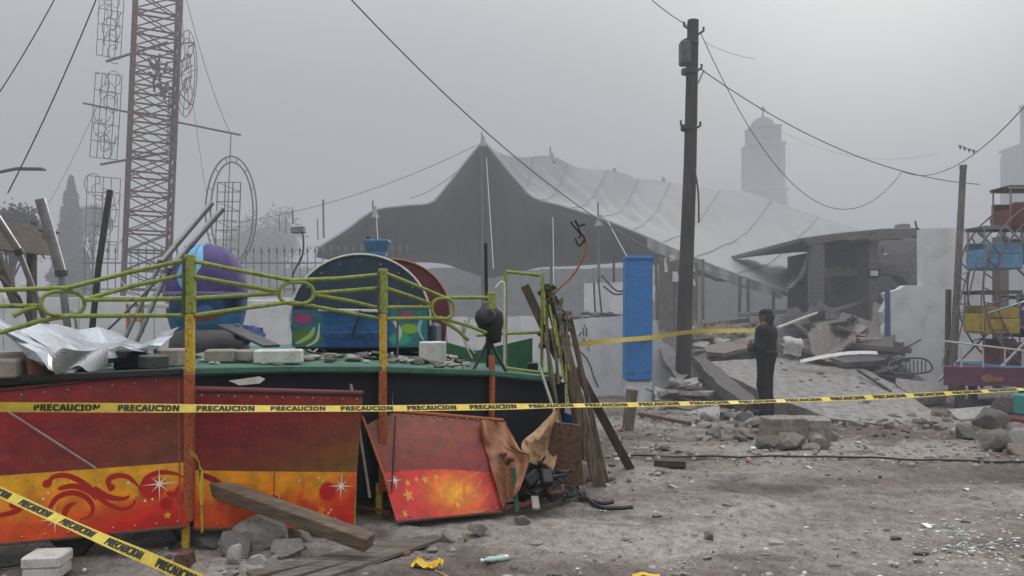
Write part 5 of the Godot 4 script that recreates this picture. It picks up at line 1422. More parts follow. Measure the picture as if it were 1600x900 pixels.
	im = paint(512, 256, func(u2, v):
		var k: float = pn.get_noise_2d(u2 * 3 + 9, v * 1.5)
		var col := Color(0.16, 0.38, 0.58)
		if u2 < 0.24: col = Color(0.24, 0.44, 0.5)
		if u2 > 0.74: col = Color(0.22, 0.48, 0.5)
		if v > 0.7 and absf(u2 - 0.5) < 0.24: col = Color(0.15, 0.33, 0.55)
		var g := 0.88 + 0.2 * k
		return Color(col.r * g, col.g * g, col.b * g))
	disc(im, 44, 60, 36, Color(0.6, 0.25, 0.42), 6); disc(im, 60, 190, 56, Color(0.33, 0.46, 0.16), 10); stroke(im, pts2([[20, 230], [70, 180], [90, 120]]), 14, 8, Color(0.62, 0.7, 0.5)); stroke(im, pts2([[60, 250], [100, 200], [108, 90]]), 8, 4, Color(0.7, 0.78, 0.72))
	disc(im, 436, 48, 30, Color(0.6, 0.25, 0.42), 6); disc(im, 444, 130, 34, Color(0.52, 0.66, 0.2), 6); disc(im, 410, 200, 40, Color(0.25, 0.6, 0.5), 14); stroke(im, pts2([[390, 80], [410, 150], [400, 230]]), 10, 6, Color(0.75, 0.78, 0.72)); stroke(im, pts2([[490, 60], [480, 140], [500, 220]]), 8, 5, Color(0.5, 0.68, 0.72))
	s = S(); var zz := -8.08
	sheet(s, 30, 8, func(a, b):
		var x: float = 456 + a * 212
		return at(x, 484 + b * 58, 8.12) + Vector3(0, 0, 0.10 * sin(a * PI)))
	part(s, "apron", uv_mat(im, 0.7), t2)
	s = S(); bar(s, at(497, 484, 8.0), at(600, 486, 8.0), 0.03, 0.03, 0.006); part(s, "lap_bar", M.white_paint, t2)
	s = S(); bar(s, at(500, 520, 7.98), at(604, 520, 7.98), 0.02, 0.015, 0.003); part(s, "step_edge", M.blue_dark, t2)
	s = S(); tube(s, [at(563, 485, 7.97), at(549, 530, 7.95)], 0.012, 5); part(s, "lever", M.black, t2)
	s = S(); tube(s, [at(622, 470, 7.9), at(621, 560, 7.5)], 0.012, 5); part(s, "broken_rod", M.black, t2)

# ------------------------------------------------------------------ things lying on the deck
func build_deck_things():
	var s := S()
	var cn := FastNoiseLite.new(); cn.seed = 44; cn.frequency = 0.9; cn.fractal_octaves = 2
	# crumpled silver sheets
	var rows := [
		[[-30, 492, 5.1], [30, 516, 5.3], [105, 511, 5.7], [165, 520, 6.0], [225, 540, 6.1], [280, 504, 6.2]],
		[[-20, 500, 5.1], [50, 524, 5.25], [110, 535, 5.5], [170, 548, 5.7], [218, 532, 5.9], [268, 530, 6.0]],
		[[20, 528, 5.1], [75, 545, 5.2], [120, 560, 5.35], [165, 562, 5.5], [205, 550, 5.7], [250, 545, 5.85]],
		[[66, 578, 5.08], [82, 582, 5.12], [130, 566, 5.3], [170, 568, 5.45], [210, 556, 5.6], [240, 552, 5.75]]]
	var grid := []
	for r in rows:
		var q := []
		for e in r: q.append(at(e[0], e[1], e[2]))
		grid.append(q)
	sheet_flat(s, 11, 6, func(u, v):
		var col := []
		for r in grid: col.append(along(r, u))
		var p: Vector3 = along(col, v)
		return p + Vector3(0, cn.get_noise_2d(u * 4, v * 3) * 0.07, cn.get_noise_2d(u * 4 + 30, v * 3) * 0.10))
	solo(s, "crumpled_metal_sheet", M.foil, "big crumpled silver metal sheet on the left end of the deck", "metal sheet")
	s = S(); sheet_flat(s, 14, 8, func(u, v): return at(88 + u * 86, 546 + v * 30 - u * 4 + 10 * absf(u - 0.5), 5.16 + u * 0.32 - v * 0.05) + Vector3(0, 0.02 * sin(u * 9 + v * 5), 0.05 * sin(u * 7 + v * 3)))
	solo(s, "folded_metal_sheet", M.steel, "smaller folded grey sheet hanging over the deck edge under the silver one", "metal sheet")
	# boxes and broken bricks on the deck
	var items := [[30, 566, 5.3, 0.30, 0.16, 0.2, 0.3, "tan", "tan cardboard box squashed under the silver sheet at the left"], [62, 580, 5.2, 0.16, 0.14, 0.14, 0.8, "rust_brown", "dark brown box at the left deck edge"], [8, 590, 5.12, 0.2, 0.12, 0.2, 0.2, "tan", "tan box lowest at the left picture edge on the deck"],
		[112, 572, 5.5, 0.16, 0.12, 0.2, -0.4, "blue_dark", "blue crate behind the silver sheet's folded corner"],
		[205, 568, 5.75, 0.22, 0.14, 0.2, 0.4, "black", "black crumpled bag like box under the silver sheet"], [240, 572, 5.6, 0.16, 0.1, 0.16, 0.9, "steel_dark", "dark metal casing left of the first railing post"], [272, 560, 5.9, 0.2, 0.13, 0.22, -0.2, "tan", "dusty tan block right behind the first railing post"],
		[345, 549, 6.3, 0.22, 0.1, 0.2, 0.2, "tan", "dusty broken tan brick behind the deck's front edge"], [383, 548, 6.4, 0.2, 0.09, 0.2, -0.3, "tan", "second dusty tan brick beside the long white box"],
		[436, 548, 6.3, 0.36, 0.11, 0.2, 0.12, "white_paint", "long dusty white box lying on the deck's front edge"], [676, 555, 7.2, 0.22, 0.2, 0.14, 0.5, "white_paint", "white wedge of board standing right of the round car"]]
	for e in items:
		var p := at(e[0], e[1], e[2]); var fy := deck_y(p.x)
		s = S(); box(s, Transform3D(Basis(Vector3.UP, e[6]), Vector3(p.x, fy + e[4] / 2 + 0.002, p.z)), Vector3(e[3], e[4], e[5]), 0.012)
		solo(s, "deck_box", M[e[7]], e[8], "box", "boxes and bricks on the deck")
	var mats := ["concrete", "concrete_pale", "tan", "steel_dark", "concrete_warm"]
	for k in 90:
		var x := rng.randf_range(310, 740); var d := rng.randf_range(6.6, 7.6)
		if x < 450: d = rng.randf_range(6.0, 7.4)
		var p := on_deck(x, d); var r := rng.randf_range(0.03, 0.1)
		var mk: String = mats[rng.randi() % 5]
		placed(rocks[rng.randi() % 10], "deck_fragment", M[mk], Transform3D(Basis(Vector3.UP, rng.randf() * TAU).scaled(Vector3(r * 1.5, r * 0.7, r)), p), size_of(r, 0.05, 0.08) + " " + tone_of(mk) + " fragment on the green deck " + ("left of the round car" if x < 455 else ("in front of the round car" if x < 670 else "between round car and tripod")), "fragment", "fragments on the ride deck")
	# bent strips and broken boards strewn on the deck
	for k in 22:
		var x := rng.randf_range(315, 735); var p := on_deck(x, rng.randf_range(6.9, 7.7) if x > 450 else rng.randf_range(6.2, 7.5))
		var an := rng.randf() * TAU; var ln := rng.randf_range(0.12, 0.34); var wd := rng.randf_range(0.03, 0.1); var mk: String = ["tan", "concrete_pale", "steel_dark", "wood_grey", "rust_brown"][k % 5]
		s = S(); sheet_flat(s, 5, 1, func(u, v): return p + Basis(Vector3.UP, an) * Vector3((u - 0.5) * ln, 0.012 + 0.05 * absf(sin(u * 4.0 + k)) * (k % 3) * 0.6 + 0.01 * v, (v - 0.5) * wd))
		solo(s, "deck_scrap", M[mk], size_of(ln, 0.18, 0.26) + " bent " + tone_of(mk) + " strip on the deck " + ("left of the round car" if x < 455 else ("before the round car" if x < 670 else "near the tripod")), "scrap", "bent strips on the deck")
	# tubes of the collapsed ride sticking up on the left
	for e in [[63, 311, 6.4, 96, 428, 6.5, 112, 486, 6.55, 0.042, 0.030, "steel", "thick silver telescopic tube leaning left of the black bar", true],
		[-6, 338, 5.9, 30, 394, 6.05, 98, 518, 6.4, 0.030, 0.022, "steel", "long silver tube leaning right from the left picture edge", true],
		[172, 298, 6.9, 155, 410, 6.7, 138, 518, 6.5, 0.028, 0.026, "black", "straight black bar leaning beside the cypress", false],
		[331, 317, 7.3, 250, 412, 7.0, 178, 508, 6.8, 0.026, 0.018, "steel", "upper one of two silver tubes leaning over the egg shaped car", true],
		[348, 326, 7.5, 262, 424, 7.2, 200, 500, 7.0, 0.028, 0.02, "steel", "lower one of two silver tubes leaning over the egg shaped car", true],
		[-8, 425, 6.0, 30, 465, 6.1, 75, 512, 6.3, 0.014, 0.012, "steel_dark", "thin dark tube low at the left picture edge", false],
		[112, 486, 6.9, 118, 500, 6.9, 124, 522, 6.9, 0.012, 0.012, "steel", "thin short rod beside the oval in the railing", false]]:
		var a := at(e[0], e[1], e[2]); var m := at(e[3], e[4], e[5]); var b := at(e[6], e[7], e[8])
		b.y = min(b.y, deck_y(b.x) + 0.12)
		b.y = deck_y(b.x)
		var t = thing("ride_tube", b, e[12], "tube", "tubes leaning on the ride deck")
		s = S()
		if e[13]: hollow(s, a, m, e[9])
		else: tube(s, [a, m], e[9], 8)
		part(s, "upper_tube", M[e[11]], t)
		s = S(); tube(s, [m, b], e[10], 8); part(s, "lower_tube", M[e[11]], t)
		if e[13]:
			s = S(); tube(s, [m - (b - m).normalized() * 0.03, m + (b - m).normalized() * 0.02], e[9] * 1.2, 10); part(s, "collar", M.steel_dark, t)
	s = S(); tube(s, smooth_line([at(252, 432, 6.7), at(215, 470, 6.6), at(172, 512, 6.5), at(162, 518, 6.5)], 12), 0.010, 5); solo(s, "bent_rod", M.steel_dark, "thin dark bent rod left of the first railing post", "rod")
	var gy = thing("yellow_winch", at(212, 515, 7.4), "small yellow cage behind the rails between tower and egg shaped car", "cage")
	for e in [[200, 474, 200, 520], [222, 474, 222, 520], [200, 476, 222, 476], [200, 500, 222, 500]]:
		s = S(); bar(s, at(e[0], e[1], 7.4), at(e[2], e[3], 7.4), 0.03, 0.03, 0.004); part(s, "cage_bar", M.torn_tan, gy)
	s = S(); bar(s, at(200, 476, 7.4), at(262, 478, 7.6), 0.1, 0.04, 0.005); part(s, "lid", M.white_paint, gy)
	s = S(); sheet(s, 6, 4, func(u, v): return at(186 + u * 18 + v * 8, 436 + u * 22 + v * 6, 8.4)); solo(s, "white_flap", M.white_paint, "white torn flap hanging between tower and egg shaped car", "flap")
	# black spotlight on a tripod
	var lb := on_deck(764, 7.0)
	var t = thing("tripod_spotlight", lb, "black spotlight on a tripod with tall black mast", "spotlight")
	s = S(); tube(s, [at(759, 380, 7.0), at(760, 470, 7.0)], 0.016, 8); part(s, "mast", M.black, t)
	s = S(); lathe(s, [Vector2(0, -0.2), Vector2(0.05, -0.2), Vector2(0.075, -0.12), Vector2(0.115, -0.04), Vector2(0.13, 0.05), Vector2(0.105, 0.11), Vector2(0.05, 0.14), Vector2(0.03, 0.17), Vector2(0, 0.17)], Transform3D(Basis(Vector3.BACK, 0.25), at(766, 502, 7.0)), 14); part(s, "lamp_head", M.black, t)
	s = S(); lathe(s, [Vector2(0, 0.0), Vector2(0.065, 0.0), Vector2(0.072, 0.05), Vector2(0.06, 0.07), Vector2(0.0, 0.06)], Transform3D(Basis(Vector3.RIGHT, PI / 2 - 0.4), at(762, 498, 6.88)), 14); part(s, "hood", M.black, t)
	s = S(); tube(s, [at(766, 515, 7.0), at(764, 545, 7.0)], 0.035, 8); part(s, "neck", M.black, t)
	for e in [[740, 6.85], [762, 7.3], [792, 6.95]]:
		s = S(); var f := on_deck(e[0], e[1]); tube(s, [at(764, 530, 7.0), f], 0.015, 6); part(s, "leg", M.black, t)
	# green panels standing behind it
	s = S(); prism(s, outline([[688, 532], [745, 548], [832, 528], [832, 579], [702, 576]], 7.9), 0.03, plain(Vector3(0, 0, -7.9)))
	solo(s, "green_side_panel", M.green_sheet, "dark green sheet panel standing on the deck behind the tripod", "panel")
	for e in [[727, 500, 738, 560], [735, 496, 732, 548], [722, 505, 742, 552]]:
		s = S(); tube(s, smooth_line([at(e[0], e[1], 6.9), at((e[0] + e[2]) / 2.0 - 8, (e[1] + e[3]) / 2.0, 6.95), at(e[2], e[3], 6.9)], 10), 0.007, 5); solo(s, "loose_cable", M.rope, "pale cable drooping beside the tripod spotlight", "cable", "cables drooping by the tripod")

# ------------------------------------------------------------------ painted panels of the ride's skirt
func panel_quad(a: Vector3, b: Vector3, c: Vector3, d: Vector3, bow: float, n := 12) -> SurfaceTool:   # a,b top left/right; d,c bottom left/right
	var s := S()
	var nrm := (b - a).cross(a - d).normalized()
	if nrm.z < 0: nrm = -nrm
	sheet(s, n, n, func(u, v): return a.lerp(b, u).lerp(d.lerp(c, u), v) + nrm * bow * sin(u * PI) * sin(v * PI * 0.8))
	return s
func back_plate(a: Vector3, b: Vector3, c: Vector3, d: Vector3, called: String, m: Material, t):     # thickness behind the painted face
	var s := S(); var nrm := (b - a).cross(a - d).normalized()
	if nrm.z < 0: nrm = -nrm
	var o := -nrm * 0.018
	face(s, [a + o, b + o, c + o, d + o], -nrm)
	part(s, called, m, t)
func rivets(t, a: Vector3, b: Vector3, c: Vector3, d: Vector3):      # a row of rivet heads and a pressed edge along the sides
	var s := S(); lathe(s, [Vector2(0.009, 0.0), Vector2(0.008, 0.004), Vector2(0.0, 0.006)], Transform3D(Basis(Vector3.RIGHT, PI / 2), Vector3.ZERO), 8); s.generate_normals(); var rm := s.commit()
	var nrm := (b - a).cross(a - d).normalized()
	if nrm.z < 0: nrm = -nrm
	for k in 11:
		var u := 0.04 + 0.092 * k
		piece(rm, "rivet", M.steel, plain(a.lerp(b, u).lerp(d.lerp(c, u), 0.035) + nrm * 0.008), t)
		piece(rm, "rivet", M.steel, plain(a.lerp(b, u).lerp(d.lerp(c, u), 0.965) + nrm * 0.012), t)
	s = S(); bar(s, d + nrm * 0.01, c + nrm * 0.01, 0.018, 0.02, 0.004); part(s, "bottom_edge", M.rust_brown, t)
func build_panels():
	var pn := FastNoiseLite.new(); pn.seed = 91; pn.frequency = 3.0; pn.fractal_octaves = 5
	var dust := FastNoiseLite.new(); dust.seed = 92; dust.frequency = 60.0; dust.fractal_octaves = 2
	var grime := func(col: Color, u: float, v: float, a: float) -> Color:
		var k := 1.02 + 0.2 * pn.get_noise_2d(u * 2, v * 2) + 0.04 * dust.get_noise_2d(u, v)
		var c := Color(col.r * k, col.g * k, col.b * k)
		if pn.get_noise_2d(u * 9 + 40, v * 26) > 0.5: c = c.lerp(Color(0.6, 0.52, 0.45), 0.5)          # chips and scuffs down to the sheet metal
		if pn.get_noise_2d(u * 30 + 70, v * 5) > 0.54: c = c.lerp(Color(0.25, 0.17, 0.14), 0.6)
		var sp: float = clampf(pn.get_noise_2d(u * 5 + 20, v * 5) * 3.0 - 0.9, 0, 0.35) * a
		return c.lerp(Color(0.5, 0.47, 0.43), sp)
	# panel 1: leftmost
	var line1 := func(u: float) -> float: return 0.542 + 0.045 * u
	var im := paint(900, 640, func(u, v):
		var col: Color
		if v < line1.call(u):
			col = Color(0.52, 0.09, 0.11).lerp(Color(0.42, 0.23, 0.14), clampf((u - 0.35) * 0.9 + (v - 0.2) * 1.2, 0, 1))
		else:
			var k: float = (v - line1.call(u)) / 0.4
			col = Color(0.85, 0.61, 0.09).lerp(Color(0.84, 0.36, 0.09), clampf(k * 1.7 - 0.35 + pn.get_noise_2d(u * 2, v) * 0.5, 0, 1))
			col = col.lerp(Color(0.76, 0.10, 0.06), clampf((u - 0.6) * 1.8 + (k - 0.6) * 1.8, 0, 1))
			if k > 0.8 and u < 0.5: col = col.lerp(Color(0.86, 0.30, 0.12), 0.6)
		return grime.call(col, u, v, 0.6))
	var red := Color(0.66, 0.10, 0.05)
	disc(im, 766, 470, 46, Color(0.70, 0.07, 0.05), 22, 0.9); disc(im, 820, 538, 26, Color(0.66, 0.06, 0.05), 10, 0.9); disc(im, 882, 522, 22, Color(0.66, 0.06, 0.05), 12, 0.8)
	for st in [[[375, 411], [400, 380], [446, 381], [496, 410], [541, 454], [587, 507], [645, 542], [687, 533], [699, 501], [674, 484]], [[387, 503], [412, 468], [462, 454], [512, 475], [541, 521], [529, 558], [496, 568]], [[421, 431], [471, 427], [520, 452], [554, 494]], [[433, 547], [450, 511], [479, 495]], [[608, 457], [600, 418], [629, 402], [670, 411], [699, 439], [720, 465]], [[720, 470], [745, 425], [795, 407], [853, 418], [887, 436]], [[550, 445], [595, 484], [654, 500], [687, 485]], [[828, 496], [853, 504], [866, 472]], [[196, 520], [263, 508], [287, 478], [258, 460]]]:
		stroke(im, pts2(st), 15, 6, red, 0.95)
	disc(im, 375, 406, 17, red, 4); disc(im, 258, 479, 18, red, 6); disc(im, 612, 448, 13, red, 4)
	star(im, 691, 492, 24, Color(0.86, 0.62, 0.12), 0.2); star(im, 824, 587, 19, Color(0.88, 0.64, 0.14), 0.1)
	sparkle(im, 793, 454, 76); sparkle(im, 402, 558, 62)
	for e in [[674, 436], [737, 517], [766, 514], [361, 467], [379, 445]]: disc(im, e[0], e[1], 5, Color(0.88, 0.84, 0.78), 3)
	var a := at(-95, 622, 4.98); var b := at(290, 582, 5.44); var c := at(292, 822, 5.36); var d := at(-95, 860, 4.90)
	var t = thing("painted_panel", (c + d) / 2, "left panel painted orange with red scrolls and white sparkles", "panel", "painted skirt panels")
	part(panel_quad(a, b, c, d, 0.02), "painted_face", uv_mat(im, 0.42), t)
	back_plate(a, b, c, d, "backing", M.rust_brown, t); rivets(t, a, b, c, d)
	var s := S(); bar(s, a + Vector3(0, 0.012, 0), b + Vector3(0, 0.012, 0), 0.03, 0.02, 0.004); part(s, "top_edge", M.car_red, t)
	s = S(); bar(s, b + Vector3(-0.05, -0.03, 0.012), c + Vector3(-0.05, 0, 0.012), 0.012, 0.03, 0.003, Vector3.RIGHT); part(s, "edge_strip", M.orange, t)
	s = S(); tube(s, [at(8, 640, 5.02), at(150, 732, 5.15)], 0.008, 5); part(s, "brace_wire", M.tan, t)
	# panel 2: middle, maroon above a yellow band
	im = paint(640, 512, func(u, v):
		var col: Color
		if v < 0.58:
			col = Color(0.44, 0.07, 0.10).lerp(Color(0.44, 0.31, 0.10), clampf(u * 0.8 + v * 1.5 - 0.6, 0, 1))
			if v < 0.12: col = Color(0.46, 0.07, 0.11).lerp(Color(0.5, 0.2, 0.1), u)
			if absf(v - 0.12) < 0.006: col = Color(0.25, 0.05, 0.06)
		else:
			var k: float = (v - 0.58) / 0.42
			col = Color(0.85, 0.55, 0.06).lerp(Color(0.80, 0.28, 0.08), clampf(k * 1.9 - 0.3 + pn.get_noise_2d(u * 3, v) * 0.7, 0, 1)).lerp(Color(0.75, 0.12, 0.07), clampf((u - 0.72) * 2.6 + k * 0.8 - 0.3, 0, 1))
			if absf(u - 0.47) < 0.003: col = Color(0.45, 0.2, 0.05)
		return grime.call(col, u, v, 0.4))
	stroke(im, pts2([[20, 310], [70, 330], [140, 380], [220, 420]]), 14, 6, Color(0.5, 0.06, 0.05)); stroke(im, pts2([[240, 420], [300, 395], [350, 420], [330, 460]]), 12, 5, Color(0.62, 0.1, 0.06))
	disc(im, 520, 370, 34, Color(0.72, 0.08, 0.07), 8); star(im, 440, 378, 36, Color(0.85, 0.5, 0.08), 0.15); star(im, 500, 440, 24, Color(0.86, 0.5, 0.1), 0.3); star(im, 560, 480, 18, Color(0.85, 0.55, 0.1), 0.1)
	sparkle(im, 576, 350, 56); sparkle(im, 322, 410, 34)
	for e in [[480, 320], [498, 330], [540, 440], [530, 452], [400, 330]]: disc(im, e[0], e[1], 5, Color(0.82, 0.72, 0.62), 3)
	a = at(303, 610, 5.43); b = at(567, 617, 5.96); c = at(551, 826, 5.88); d = at(303, 826, 5.40)
	t = thing("painted_panel", (c + d) / 2, "middle panel of maroon above a yellow band with stars", "panel", "painted skirt panels")
	part(panel_quad(a, b, c, d, 0.015), "painted_face", uv_mat(im, 0.42), t)
	back_plate(a, b, c, d, "backing", M.rust_brown, t); rivets(t, a, b, c, d)
	s = S(); tube(s, [a + Vector3(0, 0.01, 0), b + Vector3(0, 0.01, 0)], 0.022, 7); part(s, "top_edge", M.car_red, t)
	s = S(); bar(s, at(557, 640, 6.0), at(552, 824, 5.93), 0.03, 0.012, 0.003, Vector3.BACK); part(s, "edge_strip", M.yellow, t)
	# panel 3: right, its foot swung out
	im = paint(640, 512, func(u, v):
		var col: Color
		var l: float = 0.58 - 0.02 * sin(u * 4)
		if v < l:
			col = Color(0.50, 0.22, 0.10).lerp(Color(0.50, 0.12, 0.12), clampf(v * 1.7 - 0.35 + u * 0.3, 0, 1))
			if pn.get_noise_2d(u * 2.4 + 5, v * 2.4) > 0.28: col = col.lerp(Color(0.36, 0.24, 0.24), 0.5)
		else:
			col = Color(0.78, 0.16, 0.14).lerp(Color(0.88, 0.50, 0.10), clampf(1.0 - Vector2((u - 0.6) * 2.4, (v - 0.78) * 3.6).length(), 0, 1) * 1.5)
			col = col.lerp(Color(0.62, 0.12, 0.06), clampf((u - 0.8) * 4, 0, 0.8))
		return grime.call(col, u, v, 0.5))
	for e in [[110, 400, 34], [125, 345, 20], [228, 335, 26], [180, 330, 14], [295, 325, 20], [60, 480, 20], [300, 410, 22]]: star(im, e[0], e[1], e[2], Color(0.88, 0.60, 0.22), e[0] * 0.01)
	sparkle(im, 58, 330, 44)
	for st in [[[430, 440], [450, 360], [510, 320], [560, 300]], [[430, 450], [500, 400], [560, 340]], [[430, 460], [520, 450], [590, 400]], [[400, 470], [470, 500], [560, 490]]]: stroke(im, pts2(st), 9, 4, Color(0.84, 0.42, 0.2), 0.8)
	for e in [[350, 440], [380, 460], [400, 420], [370, 400]]: disc(im, e[0], e[1], 14, Color(0.9, 0.62, 0.16), 6)
	a = at(566, 640, 6.36); b = at(752, 652, 6.60); c = at(784, 800, 6.26); d = at(620, 816, 6.02)
	t = thing("painted_panel", (c + d) / 2, "right panel swung out with yellow stars on a red band", "panel", "painted skirt panels")
	part(panel_quad(a, b, c, d, 0.03), "painted_face", uv_mat(im, 0.42), t)
	back_plate(a, b, c, d, "backing", M.rust_brown, t); rivets(t, a, b, c, d)
	s = S(); tube(s, [at(562, 637, 6.36), at(786, 657, 6.64)], 0.018, 7); part(s, "top_edge", M.orange, t)
	s = S(); bar(s, at(742, 737, 6.40), at(767, 804, 6.24), 0.012, 0.012); part(s, "seam", M.rust_brown, t)
	s = S(); tube(s, [at(618, 650, 6.34), at(612, 770, 6.10)], 0.006, 4); part(s, "hanging_wire", M.wire, t)
	# strips and struts in the dark gap between the middle and right panel
	for e in [[558, 650, 6.2, 578, 778, 6.15, "tan", "thin pale strut nearest the middle panel in the dark gap"], [566, 650, 6.25, 610, 770, 6.05, "orange", "thin orange strut nearest the right panel in the dark gap"], [548, 600, 6.1, 556, 640, 6.1, "tan", "short pale rod sticking up over the middle panel's corner"], [552, 790, 6.3, 610, 800, 6.2, "car_red", "dark red foot rail low in the gap between the panels"]]:
		s = S(); bar(s, at(e[0], e[1], e[2]), at(e[3], e[4], e[5]), 0.02, 0.016, 0.003); solo(s, "panel_strut", M[e[6]], e[7], "strut", "struts in the gap between panels")
	s = S(); bar(s, at(541, 596, 6.3), at(533, 640, 6.25), 0.02, 0.016, 0.003); solo(s, "panel_strut", M.car_red, "short dark red rod above the middle panel", "strut", "struts in the gap between panels")

# ------------------------------------------------------------------ wreckage at the right end of the platform
func build_wreck():
	var s := S()
	var cn := FastNoiseLite.new(); cn.seed = 45; cn.frequency = 1.0; cn.fractal_octaves = 3
	var L := [[752, 654, 6.58], [756, 690, 6.5], [768, 730, 6.42], [786, 792, 6.28]]; var R := [[790, 660, 6.66], [812, 700, 6.5], [828, 712, 6.45], [812, 764, 6.34]]
	var l := []; var r := []
	for e in L: l.append(at(e[0], e[1], e[2]))
	for e in R: r.append(at(e[0], e[1], e[2]))
	sheet(s, 14, 18, func(u, v):
		var p := smooth_along(l, v).lerp(smooth_along(r, v), u)
		return p + Vector3(0, 0, 0.06 * sin(u * 6 + v * 3) + 0.08 * cn.get_noise_2d(u * 1.6, v * 1.4)))
	solo(s, "torn_panel_sheet", M.torn, "orange torn sheet curling off the right painted panel", "metal sheet")
	L = [[866, 640, 6.9], [840, 668, 6.8], [815, 690, 6.7], [822, 716, 6.6]]; R = [[873, 640, 6.95], [874, 680, 6.85], [872, 712, 6.8], [862, 745, 6.7]]
	var l2 := []; var r2 := []
	for e in L: l2.append(at(e[0], e[1], e[2]))
	for e in R: r2.append(at(e[0], e[1], e[2]))
	s = S(); sheet_flat(s, 10, 12, func(u, v): return smooth_along(l2, v).lerp(smooth_along(r2, v), u) + Vector3(0, 0, 0.09 * sin(u * 4 + v * 2) + 0.06 * cn.get_noise_2d(u * 2 + 9, v * 2)))
	solo(s, "torn_tan_sheet", M.torn_tan, "tan crumpled sheet hanging beside the leaning beams", "metal sheet")
	s = S(); prism(s, outline([[866, 664], [905, 668], [912, 762], [862, 774], [852, 740]], 6.9), 0.03, Transform3D(Basis(Vector3.RIGHT, 0.05), Vector3(0, 0.03, -6.9))); solo(s, "brown_board", M.rust_brown, "rusty brown upright board behind the pale leaning pole", "board")
	for e in [[900, 690, 7.5, 0.24, "tan", "tan sack like lump lying behind the leaning beams"], [922, 700, 7.8, 0.22, "concrete_warm", "warm grey stone wedged behind the leaning beams"], [880, 700, 7.4, 0.2, "rust_brown", "dark brown lump between the torn tan sheet and the beams"]]:
		var p := at(e[0], e[1], e[2]); p.y = gh(p.x, p.z)
		placed(rocks[11], "lump", M[e[4]], Transform3D(Basis(Vector3.UP, e[0]).scaled(Vector3(e[3] * 1.3, e[3] * 1.5, e[3] * 1.2)), p), e[5], "lump")
	s = S(); prism(s, outline([[868, 640], [905, 652], [908, 672], [886, 668]], 7.6), 0.02, plain(Vector3(0, 0, -7.6))); solo(s, "blue_scrap", M.blue_paint, "scrap of blue sheet just below the tape behind the beams", "scrap")
	# dark tangled machine parts
	var t = thing("tangled_machinery", on_ground(835, 790) , "tangle of dark bent metal parts on the ground below the torn sheets", "scrap metal")
	for k in 18:
		s = S(); var p := at(rng.randf_range(800, 880), rng.randf_range(725, 782), rng.randf_range(6.35, 6.8))
		p.y = max(p.y, 0.04)
		var q := [p]
		for j in 4: q.append(q[j] + Vector3(rng.randf_range(-0.13, 0.13), rng.randf_range(-0.09, 0.09), rng.randf_range(-0.06, 0.06)))
		for j in 5: q[j].y = max(q[j].y, 0.03)
		tube(s, smooth_line(q, 10), rng.randf_range(0.008, 0.02), 6); part(s, "bent_bar", M.black if k % 3 else M.rust_brown, t)
	for k in 5:
		s = S(); box(s, Transform3D(Basis.from_euler(Vector3(rng.randf(), rng.randf() * 3, rng.randf())), at(815 + k * 13, 770 - (k % 2) * 22, 6.5)), Vector3(0.14, 0.1, 0.09), 0.01); part(s, "casing", M.black, t)
	s = S(); bar(s, at(808, 800, 6.3), at(802, 730, 6.35), 0.035, 0.03, 0.004); part(s, "upright_bar", M.green_sheet, t)
	s = S(); bar(s, at(815, 792, 6.4), at(912, 768, 6.95), 0.05, 0.04, 0.005); part(s, "foot_rail", M.steel_dark, t)
	for e in [[770, 798, 6.3, 832, 786, 6.4, "car_red"], [835, 776, 6.4, 838, 796, 6.3, "tan"]]:
		s = S(); bar(s, at(e[0], e[1], e[2]), at(e[3], e[4], e[5]), 0.06, 0.03, 0.004); part(s, "scrap_strip", M[e[6]], t)
	for e in [[[900, 748], [915, 766], [940, 772], [958, 771]], [[905, 760], [935, 776], [965, 779], [988, 778]], [[880, 770], [900, 752], [920, 768]]]:
		s = S(); var q := []
		for k in e: q.append(on_ground(k[0], k[1] + 8) + Vector3(0, 0.03, 0))
		tube(s, smooth_line(q, 14), 0.018, 7); solo(s, "black_hose", M.black, "black hose lying on the ground right of the tangled metal", "hose", "hoses by the tangled metal")
	# leaning timbers
	for e in [[862, 470, 7.35, 938, 757, 7.35, 0.12, 0.05, "timber_up", "widest brown timber leaning left of its neighbours on the wrecked corner"], [888, 486, 7.5, 948, 748, 7.55, 0.05, 0.07, "timber_up", "narrow brown timber leaning close behind the widest one"], [900, 575, 7.9, 985, 728, 8.2, 0.09, 0.06, "timber_dark_up", "dark timber leaning rightmost in the group"], [820, 446, 7.3, 872, 560, 7.3, 0.08, 0.05, "timber_dark_up", "dark splintered timber sticking up left over the corner post"], [874, 500, 7.42, 915, 716, 7.6, 0.06, 0.03, "timber_grey_up", "grey splintered plank between the widest timber and the corner post"], [852, 520, 7.2, 893, 690, 7.1, 0.035, 0.025, "timber_up", "thin brown batten leaning at the corner's left"]]:
		s = S(); var z := at(e[3], e[4], e[5])
		if e[4] > 600: z.y = gh(z.x, z.z)
		bar(s, at(e[0], e[1], e[2]), z, e[6], e[7], 0.006, Vector3.BACK); solo(s, "leaning_timber", M[e[8]], e[9], "timber", "timbers leaning on the wrecked corner")
	s = S(); var foot := at(912, 758, 6.95); foot.y = gh(foot.x, foot.z); tube(s, [at(842, 570, 7.1), foot], 0.014, 6); solo(s, "pale_pole", M.rope, "thin pale pole leaning left of the timbers", "pole")
	# crushed corner: crumpled grey-green sheets and splinters on the corner post
	var cr = thing("crushed_corner", at(866, 560, 7.35), "crumpled grey green metal and splinters hanging on the wrecked corner post", "scrap metal")
